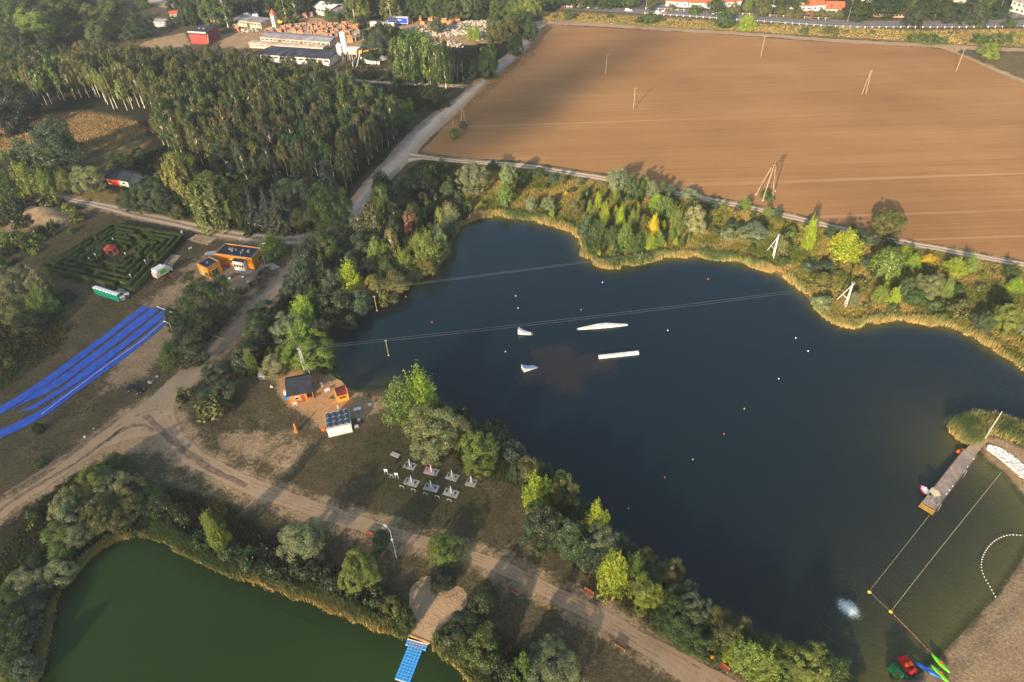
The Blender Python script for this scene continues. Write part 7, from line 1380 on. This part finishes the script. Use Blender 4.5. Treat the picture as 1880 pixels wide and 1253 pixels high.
# ---- outdoor gym
sl = [(752.6, 855.7), (792, 866), (830.4, 876), (865.5, 886.5), (755.7, 886), (792, 895.7), (828.5, 905.5)]
rg = rot2((741.7, 853.4), (762, 859.5)); gl_ = ['top row of the outdoor gym, leftmost', 'the one with magenta figure in the top row', 'top row of the outdoor gym, third', 'square one at the right end of the outdoor gym', 'lower row of the outdoor gym, leftmost', 'lower row of the outdoor gym, middle', 'lower row of the outdoor gym, rightmost']
for i, (x, y) in enumerate(sl):
    s_, a_ = sc_at(x, y); W = 3.0 if i in (1, 4, 5, 6) else 2.5 if i != 3 else 2.1; r = thing('fitness_station', 'fitness station on concrete slab, '+gl_[i], 'fitness station', G(x, y), rg+(.05*i % .1), 'fitness stations of the outdoor gym')
    MB().box((0, 0, .05), (W, 1.75 if i != 3 else 2.0, .12)).build('slab', M['concrete'], r, bevel=.02)
    MB().loft([[(-w/2+dx, -.06, z), (w/2+dx, -.06, z), (w/2+dx, .06, z), (-w/2+dx, .06, z)] for z, w, dx in ((.1, .22, 0), (1.0, .22, .02), (1.7, .2, .02), (2.1, .12, -.03), (2.2, .05, -.08))]).build('pylon', M['white_metal'], r)
    for s in (-1, 1):
        q = MB(); c_ = 'magenta' if i == 1 and s < 0 else 'dark_blue_metal'; hx = W*.3*s
        q.tube((.1*s, 0, 1.1), (hx, 0, 1.25), .05, .04, 6); q.tube((hx, -.25, .45), (hx, .25, .45), .05, .05, 6); q.tube((hx, 0, 1.25), (hx, 0, .3), .045, .045, 6); q.tube((hx, -.3, .15), (hx, .3, .15), .09, .09, 6); q.tube((hx, -.22, 1.3), (hx, .22, 1.35), .035, .035, 6); q.tube((hx, -.2, .3), (hx+.3*s, -.25, .5), .05, .05, 6)
        q.box((hx, 0, .5), (.34, .38, .07)); q.build('machine_arm', M[c_], r)
        MB().box((hx, .0, .5), (.02, .02, .02)).build('bolt', M['steel'], r) if 0 else None
for i, (x, y) in enumerate([(738, 896), (759, 902), (781, 909), (803, 914.5), (825, 921)]):
    r = thing('hurdle_bar', ['first', 'second', 'third', 'fourth', 'fifth'][i]+' small white hurdle bar from left in front of the gym', 'hurdle bar', G(x, y), rg, 'white hurdle bars'); MB().path([(-.42, 0, .62), (.42, 0, .62)], .045, 8).build('bar', M['white_metal'], r)
    for s in (-.42, .42): MB().tube((s, 0, 0), (s, 0, .62), .045, .045, 8).build('post', M['white_metal'], r)
for i, (x, y, h) in enumerate([(710, 872, 1.9), (719.5, 877, 1.2), (729, 879, 1.9)]):
    r = thing('info_board', ['left white notice board beside the outdoor gym', 'small grey round stand between the two notice boards', 'right white notice board beside the outdoor gym'][i], 'notice board', G(x, y), rg+.2, 'notice boards of the gym')
    for s in (-.3, .3): MB().box((s, 0, h*.5), (.08, .08, h)).build('post', M['white_metal'], r)
    MB().box((0, -.05, h*.78), (.72, .05, h*.36)).build('board', M['white' if i != 1 else 'steel'], r)
o = MB().box((0, 0, .12), (2.0, .9, .24)).build('concrete_slab', M['concrete'], None, (*G(726, 836), 0)); o.rotation_euler.z = rg-.1; props(o, 'lone concrete slab on the grass above the gym', 'slab')
# ---- hut with red doors
loc, rz, L = frame((199, 338), (238, 345)); h1 = gable_house('old_hut', 'old hut with black roof and two red doors beside the trees', loc, rz, L, 6.5, 2.6, 1.3, M['offwhite'], M['roof_black'], .5, axis='x', extra_cat='hut')
for x in (L*.22, L*.47): MB().box((x, -.06, 1.15), (L*.23, .08, 2.1)).build('door', mm('door_red%d' % int(x*10), (.75, .06, .02), .5), h1)
win(h1, L*.8, 0, 1.4, 1.2, .9, 'f')
# ---- yard of ruined halls in the distance
def red_shed():
    loc, rz, L = frame((352, 80), (384, 82)); D = 11.0; H = 6.2; r = thing('red_shed', 'large red metal shed with black open roof and white top band', 'shed', loc, rz)
    MB().prism([(0, 0), (L, 0), (L, D), (0, D)], 0, H-1.4).build('wall', M['red_paint'], r); MB().prism([(.02, .02), (L-.02, .02), (L-.02, D-.02), (.02, D-.02)], H-1.4, H-.75).build('window_band', M['glass'], r)
    MB().box((L/2, -.02, H-.4), (L+.2, .3, .7)).build('fascia', M['offwhite'], r); MB().prism([(-.1, .14), (L+.1, .14), (L+.1, D), (-.1, D)], H-.7, H-.1).build('roof', M['shingle_dark'], r)
    MB().box((L+.05, D*.55, 3.3), (.1, D*.8, 5.2)).build('side_wall', M['red_dark'], r); MB().tube((L+1.2, -2, .1), (L+.3, .8, 5.0), .25, .2, 8).build('conveyor', M['wood_pole'], r)
    for x in (.3, .55): MB().lathe([(.5, 0), (.5, .4), (.1, .6)], (L*x, D*.5, H-.1), 10).build('roof_vent', M['steel'], r)
red_shed()
def hall(a, b, D, H, label, wm='beige_wall', rm='tin_grey', nw=12, mono=.8, open_=False):
    loc, rz, L = frame(a, b); r = thing('ruined_hall', label, 'building', loc, rz, 'old halls of the timber yard'); MB().prism([(0, 0), (L, 0), (L, D), (0, D)], 0, H).build('wall', M[wm], r)
    q = [(-.3, -.5, H+.05), (L+.3, -.5, H+.05), (L+.3, D*.5, H+mono), (-.3, D*.5, H+mono)]; q2 = [(-.3, D*.5, H+mono), (L+.3, D*.5, H+mono), (L+.3, D+.4, H+.1), (-.3, D+.4, H+.1)]
    for p in (q, q2): MB().add(p+[(x, y, z+.15) for x, y, z in p], [(3, 2, 1, 0), (4, 5, 6, 7), (0, 1, 5, 4), (1, 2, 6, 5), (2, 3, 7, 6), (3, 0, 4, 7)]).build('roof', M[rm], r)
    for k in range(nw):
        x = L*(k+.5)/nw
        if k % 5 == 4: MB().box((x, -.03, H*.42), (L/nw*.7, .06, H*.8)).build('door', M['wood_brown' if k % 2 else 'green_net'], r)
        else: win(r, x, 0, H*.68, L/nw*.72, H*.3, 'f', fm='offwhite', n=2)
    return r
hall((480, 79), (607, 89), 9, 2.9, 'long ruined brick hall with broken grey roof, the upper of the pair', nw=16)
hall((459, 88), (594, 97), 4.0, 2.2, 'long low beige wall building in front of the ruined hall', nw=14, mono=.3, rm='beige_wall')
hh = hall((480, 113), (607, 122), 12, 3.4, 'long hall with dark blue grey roof at the edge of the birch wood', wm='offwhite', rm='shingle_dark', nw=11, mono=.9)
hall((427, 47), (481, 54), 9, 3.2, 'beige ruined building with white chimneys beyond the red shed', nw=8, mono=.2, rm='tin_grey')
hall((403, 44), (440, 32), 8, 3.0, 'dark roofed low hall half hidden by trees', wm='beige_wall', rm='shingle_dark', nw=6)
hall((285, 50), (306, 50), 6, 2.6, 'small cream building with grey roof at the upper left', wm='offwhite', rm='tin_grey', nw=4, mono=.9)
hall((315, 35), (334, 32), 6, 2.6, 'cream building with grey roof among the upper left trees', wm='offwhite', rm='red_roof', nw=4, mono=.9)
hall((455, 26), (472, 26), 6, 3.0, 'small white roofed shed by the dark trees', wm='offwhite', rm='white', nw=3, mono=.6)
hall((483, 25), (494, 25), 5, 2.6, 'tiny white shed left of the orange topped tower', wm='white', rm='red_roof', nw=2, mono=.4)
hall((578, 26), (609, 33), 12, 4.2, 'workshop with bright white pitched roof among the pallets', wm='offwhite', rm='white', nw=5, mono=1.4)
for i, (x, y) in enumerate([(455, 36), (472, 38), (462, 38)]): o = MB().box((0, 0, 3.4), (2.2 if i == 2 else 3.0, 1.4, 3.4)).build('container', M['white' if i < 2 else 'steel'], None, (*G(x, y+2), -1)); props(o, ['left white tank box beyond the beige ruin', 'right white tank box beyond the beige ruin', 'grey tank between the two white boxes'][i], 'container')
tw_ = thing('small_tower', 'slim beige tower with orange pointed roof in the timber yard', 'tower', G(507, 52), -.5); MB().loft([[(-x, -x, z), (x, -x, z), (x, x, z), (-x, x, z)] for x, z in ((1.2, 0), (1.15, 7.2))]).build('wall', M['offwhite'], tw_)
MB().add([(-1.5, -1.5, 7.2), (1.5, -1.5, 7.2), (1.5, 1.5, 7.2), (-1.5, 1.5, 7.2), (0, 0, 10.2)], [(0, 1, 4), (1, 2, 4), (2, 3, 4), (3, 0, 4), (3, 2, 1, 0)]).build('roof', M['red_roof'], tw_)
for z in (2.2, 4.2, 6.0): MB().box((0, -1.2, z), (.6, .1, .9)).build('window', M['glass'], tw_)
def silo(px, py, R, H, label):
    r = thing('silo', label, 'silo', G(px, py), .3, 'white silos'); MB().lathe([(.25, 2.4), (R, 4.0), (R, H), (R*.5, H+.7), (.05, H+.75)], n=20).build('tank', M['white'], r, smooth=False)
    for k in range(4): a = k*math.pi/2+.4; MB().tube((math.cos(a)*R*.9, math.sin(a)*R*.9, 0), (math.cos(a)*R*.9, math.sin(a)*R*.9, 4.2), .12, .12, 6).build('leg', M['steel'], r)
    MB().lathe([(R+.02, 0), (R+.06, .1), (R+.02, .2)], (0, 0, H*.7), 20).build('band', M['steel'], r); MB().box((0, 0, H+1.0), (.9, .9, .7)).build('filter_box', M['conveyor_yellow'], r)
silo(637, 110, 1.5, 12.5, 'tall white cement silo beside the halls'); silo(627, 112, 1.4, 7.5, 'short white cement silo left of the tall one')
pl = thing('mixing_plant', 'small plant cabin with white roof and yellow conveyor arm', 'mixing plant', G(652, 112), -.25)
MB().box((0, 0, 4.6), (4.5, 3, 2.4)).build('cabin', M['beige_wall'], pl); MB().box((0, 0, 6.0), (6, 4.2, .3)).build('roof', M['white'], pl)
for x in (-1.8, 1.8):
    for y in (-1.2, 1.2): MB().box((x, y, 1.7), (.3, .3, 3.4)).build('leg', M['grey_pole'], pl)
MB().box((3.6, .4, 4.4), (1.8, 1.8, 1.6)).build('hopper', M['conveyor_yellow'], pl); a_ = P(712, 93, 3)-P(652, 112); a_.rotate(Matrix.Rotation(.25, 3, 'Z')); MB().tube((4, .5, 4.2), (a_.x, a_.y, 5.0), .35, .35, 6).build('conveyor', M['conveyor_yellow'], pl)
MB().tube((3.8, -1, 4.2), (4.6, -9, .1), .3, .3, 6).build('chute', M['offwhite'], pl)
A_, B_ = P(664, 112), P(699, 120); d = B_-A_; rw = thing('retaining_wall', 'low curved concrete retaining wall of the gravel bay', 'wall', A_, math.atan2(d.y, d.x)); n = 8
for k in range(n): MB().box((d.length*(k+.5)/n, -2.0*math.sin((k+.5)/n*math.pi), 1.0), (d.length/n*1.02, .4, 2.0-.08*k)).build('panel', M['offwhite'], rw)
A_, B_ = P(649, 124), P(660, 108); d = B_-A_; rw = thing('retaining_wall', 'short steep concrete wing wall below the mixing plant', 'wall', A_, math.atan2(d.y, d.x)); MB().prism([(0, 0), (d.length, 0), (d.length, .4), (0, .4)], 0, 2.4).build('panel', M['concrete'], rw)
gr = MB().lathe([(3.4, 0), (2.2, .8), (.8, 1.6), (.05, 1.8)], n=11).build('gravel_heap', M['stone_grey'], None, (*G(700, 108), 0)); props(gr, 'grey gravel heap inside the retaining wall', 'gravel heap')
loc, rz, L = frame((712, 46), (749, 48)); tr_ = thing('truck_trailer', 'long blue curtain sided truck trailer with white lettering', 'trailer', loc, rz); MB().box((L/2, 1.25, 2.6), (L, 2.5, 2.9)).build('curtain', M['blue_trailer'], tr_)
for c, d in (((L/2, 1.25, 4.13), (L+.16, 2.6, .18)), ((0, 1.25, 2.6), (.18, 2.6, 3.0)), ((L, 1.25, 2.6), (.18, 2.6, 3.0)), ((L/2, 1.25, 1.1), (L+.1, 2.56, .16))): MB().box(c, d).build('frame', M['white'], tr_)
tx = MB()
for k in range(9): tx.box((L*.33+k*.55, -.03, 2.9), (.34, .05, .5 if k % 3 else .62))
tx.build('lettering', M['white'], tr_)
for x in (L*.65, L*.74, L*.83, L*.12): MB().tube((x, -.02, .5), (x, .3, .5), .5, .5, 12).build('wheel', M['rubber'], tr_)
for i, (x, y, L_) in enumerate([(692, 51, 6.5), (712, 53, 8)]): o = thing('white_trailer', ['left white trailer below the blue trailer', 'right white trailer below the blue trailer'][i], 'trailer', G(x, y), -.15); MB().box((0, 0, 1.9), (L_, 2.4, 2.4)).build('box', M['white'], o); [MB().tube((s*L_*.3, -1.2, .45), (s*L_*.3, -.9, .45), .45, .45, 10).build('wheel', M['rubber'], o) for s in (-1, 1)]
o = thing('excavator', 'yellow digger beside the small orange topped tower', 'excavator', G(516, 45), .2); MB().box((0, 0, .5), (3.2, 2.2, .9)).build('tracks', M['rubber'], o); MB().box((0, 0, 1.6), (2.8, 2, 1.3)).build('body', M['yellow_plastic'], o); MB().box((.5, -.5, 2.6), (1.1, 1, 1)).build('cabin', M['glass'], o); MB().path([(1.2, .3, 2), (3.6, .3, 3.8), (5.2, .3, 1.2)], .25, 6).build('arm', M['yellow_plastic'], o)
# pallet stacks
def pallets(nx_, seed, old):
    rd = random.Random(seed); r = thing('pallet_stack', None, 'pallet stack', (0, 0, 0), 0); mb = MB()
    for i in range(nx_):
        h = rd.choice([9, 11, 13, 14]); 
        for k in range(h): mb.box((i*1.35, rd.uniform(-.05, .05), .09+k*.17), (1.2, .85, .11), rd.uniform(-.03, .03))
        mb.box((i*1.35, 0, h*.085), (1.05, .7, h*.165))
    mb.build('pallets', M['pallet_old' if old else 'pallet_wood'], r); return r
bases = [pallets(2+k % 3, k, k % 3 == 2) for k in range(6)]; rd = random.Random(4); cnt = 0; used = set()
for pts, n in (([(482, 62), (520, 52), (560, 48), (655, 48), (656, 60), (625, 68), (600, 72), (560, 66), (520, 66)], 130), ([(535, 24), (572, 26), (570, 33), (530, 32)], 10), ([(752, 30), (800, 22), (860, 36), (845, 44), (790, 46), (750, 44)], 34), ([(640, 74), (656, 72), (656, 78), (642, 79)], 4), ([(500, 60), (484, 58), (486, 64), (500, 64)], 5), ([(436, 54), (450, 56), (452, 60), (440, 60)], 4)):
    p = poly(pts); k = 0
    while k < n:
        x = rd.uniform(p[:, 0].min(), p[:, 0].max()); y = rd.uniform(p[:, 1].min(), p[:, 1].max())
        if not inside(np.array([x]), np.array([y]), p)[0]: continue
        x = round(x/3.7)*3.7+rd.uniform(-.3, .3); y = round(y/2.2)*2.2; key = (round(x/3.7), round(y/2.2)); k += 1
        if key in used: continue
        used.add(key); j = rd.randrange(6); o = copy_tree(bases[j]); place(o, (x, y, 0), -.25+rd.uniform(-.08, .08)); o['group'] = 'pallet stacks of the timber yard'
        q = Vector((x, y, 1-HC)); pix = (940+FPX*q.dot(Rv)/q.dot(Fv), 626.5-FPX*q.dot(Uv)/q.dot(Fv)); TREESP = reg(o, pix, ('grey weathered' if j % 3 == 2 else 'reddish')+' pallet stack')
for b_ in bases:
    for c in list(b_.children): bpy.data.objects.remove(c)
    bpy.data.objects.remove(b_)
# rubble and scrap
rs_ = np.random.RandomState(8); xs, ys, szs = [], [], []
mb = [MB(), MB(), MB()]
for pts, n in (([(735, 58), (800, 48), (850, 40), (905, 38), (918, 50), (905, 62), (890, 70), (880, 88), (850, 90), (800, 84), (770, 78), (740, 72)], 1500), ([(600, 60), (655, 56), (655, 66), (620, 70)], 160), ([(660, 60), (740, 50), (760, 78), (690, 82)], 260), ([(440, 56), (478, 56), (470, 62), (445, 62)], 60), ([(660, 22), (700, 26), (700, 40), (665, 36)], 120)):
    p = poly(pts); k = 0
    while k < n:
        x = rs_.uniform(p[:, 0].min(), p[:, 0].max()); y = rs_.uniform(p[:, 1].min(), p[:, 1].max())
        if not inside(np.array([x]), np.array([y]), p)[0] or vnoise(np.array([x+900]), np.array([y+900]), 9, 3)[0] < .35: k += .3; continue
        k += 1; s = rs_.uniform(.4, 1.25); c = rs_.randint(3); z = rs_.uniform(0, .9)*vnoise(np.array([x+900]), np.array([y+900]), 7, 4)[0]*2
        t_ = MB(); t_.box((0, 0, 0), (s, s*rs_.uniform(.3, .9), s*rs_.uniform(.25, .7)), rs_.uniform(0, 3)); mt = Matrix.Rotation(rs_.uniform(-.5, .5), 3, 'X')
        mb[c].add([tuple(mt @ Vector(v)+Vector((x, y, z+.2))) for v in t_.v], t_.f)
for c, (m_, l_) in enumerate((('stone_grey', 'grey'), ('beige_wall', 'brown'), ('offwhite', 'pale'))): props(mb[c].build('rubble', M[m_]), l_+' rubble and scrap heaps of the storage yard', 'rubble', kind='stuff')
# ---- houses along the asphalt road
def house(a, b, D, H, rh, label, windows, rm='red_roof', wm='white'): loc, rz, L = frame(a, b); return gable_house('white_house', label, loc, rz, L, D, H, rh, M[wm], M[rm], .5, windows)
mk = lambda L, n: [(L*(k+.5)/n, 1.6, 1.5, 1.2, 'f', 2) for k in range(n)]
house((1222, 12), (1262, 14), 9, 3.0, 2.4, 'long white house with red roof, its left wing', mk(13, 3)); house((1264, 15), (1304, 16), 9, 3.0, 2.4, 'long white house with red roof, its right wing', mk(13, 3)); house((1330, 14), (1360, 12), 8, 3, 2.2, 'small house with orange roof between the roadside trees', mk(9, 2))
house((1477, 22), (1512, 20), 8, 3.2, 2.4, 'white house with orange roof, its longer left wing', mk(11, 3)); hr = house((1515, 28), (1546, 29), 8, 3.4, 2.6, 'white house with orange roof, its right wing with skylight', mk(10, 2)); MB().box((2.5, 1.6, 4.6), (1.3, .9, .3), 0).build('skylight', M['glass'], hr)
house((1583, 8), (1600, 6), 7, 3, 2.2, 'small red roofed house behind the dark trees', mk(6, 2)); house((1852, 20), (1886, 30), 9, 5.4, 1.4, 'beige two storey house at the upper right corner', [(k*3+1.6, z, 1.5, 1.3, 'f', 2) for k in range(4) for z in (1.5, 4.0)], 'tin_grey', 'offwhite')
house((1770, 10), (1800, 6), 8, 4, 1.4, 'pale house with grey roof behind the upper right trees', mk(9, 3), 'tin_grey', 'offwhite')
fr_ = thing('garden_fence', 'reddish brick garden fence along the asphalt road', 'fence', P(1602, 31), rot2((1602, 31), (1660, 33))); L = (P(1602, 31)-P(1660, 33)).length; MB().box((L/2, 0, .4), (L, .25, .8)).build('wall', M['brick'], fr_)
for k in range(11): MB().box((L*k/10, 0, .8), (.5, .4, 1.6)).build('pillar', M['brick'], fr_)
finish_tree_labels(); finish_rep()
for o in SC.objects:
    l = o.get('label')
    if not l: continue
    for a_, b_ in ((' with solar panels', ''), (' with orange roof', ''), (' with red roof', ''), (' with red doors', ''), (' of the outdoor gym', ''), (', parked in the row', ' parked'), (' with feathery shoots', ''), (' with hanging branches', ''), ('large broad crowned', 'broad'), (' just ', ' '), (' well ', ' '), ('the big wooden', 'the'), (' by the dirt road', ''), (', shorter and in the cloud shadow,', ' under cloud shadow'), ('lone wooden', 'lone'), ('wooden utility', 'utility'), ('bright ', ''), (' the ', ' ')):
        if len(l.replace(',', '').split()) > 16: l = l.replace(a_, b_)
    o['label'] = l.strip(', ')
dup_ = {}
for o, pix, kind, col, R in TREES: dup_.setdefault(o['label'], []).append((R, o))
for l, L in dup_.items():
    if len(L) == 2:
        L.sort(key=lambda e: e[0]); l = l.replace(' the ', ' ') if len(l.replace(',', '').split()) > 15 else l
        L[0][1]['label'] = 'smaller '+l; L[1][1]['label'] = 'larger '+l
# ---- haze: a closed box of thin air round the whole scene
hz = MB().box((0, 0, 0), (3000, 3000, 132)).build('haze', None, None, (0, 600, 60)); hz.location.z = 62-3
m = bpy.data.materials.new('haze'); m.use_nodes = True; t = m.node_tree; t.nodes.remove(t.nodes['Principled BSDF'])
v = t.nodes.new('ShaderNodeVolumePrincipled'); v.inputs['Color'].default_value = (.80, .88, 1, 1); v.inputs['Density'].default_value = .00017; v.inputs['Anisotropy'].default_value = .2
t.links.new(v.outputs[0], t.nodes['Material Output'].inputs['Volume']); hz.data.materials.clear(); hz.data.materials.append(m); props(hz, None, None, kind='stuff'); hz['label'] = 'thin pale haze in the air above the land'
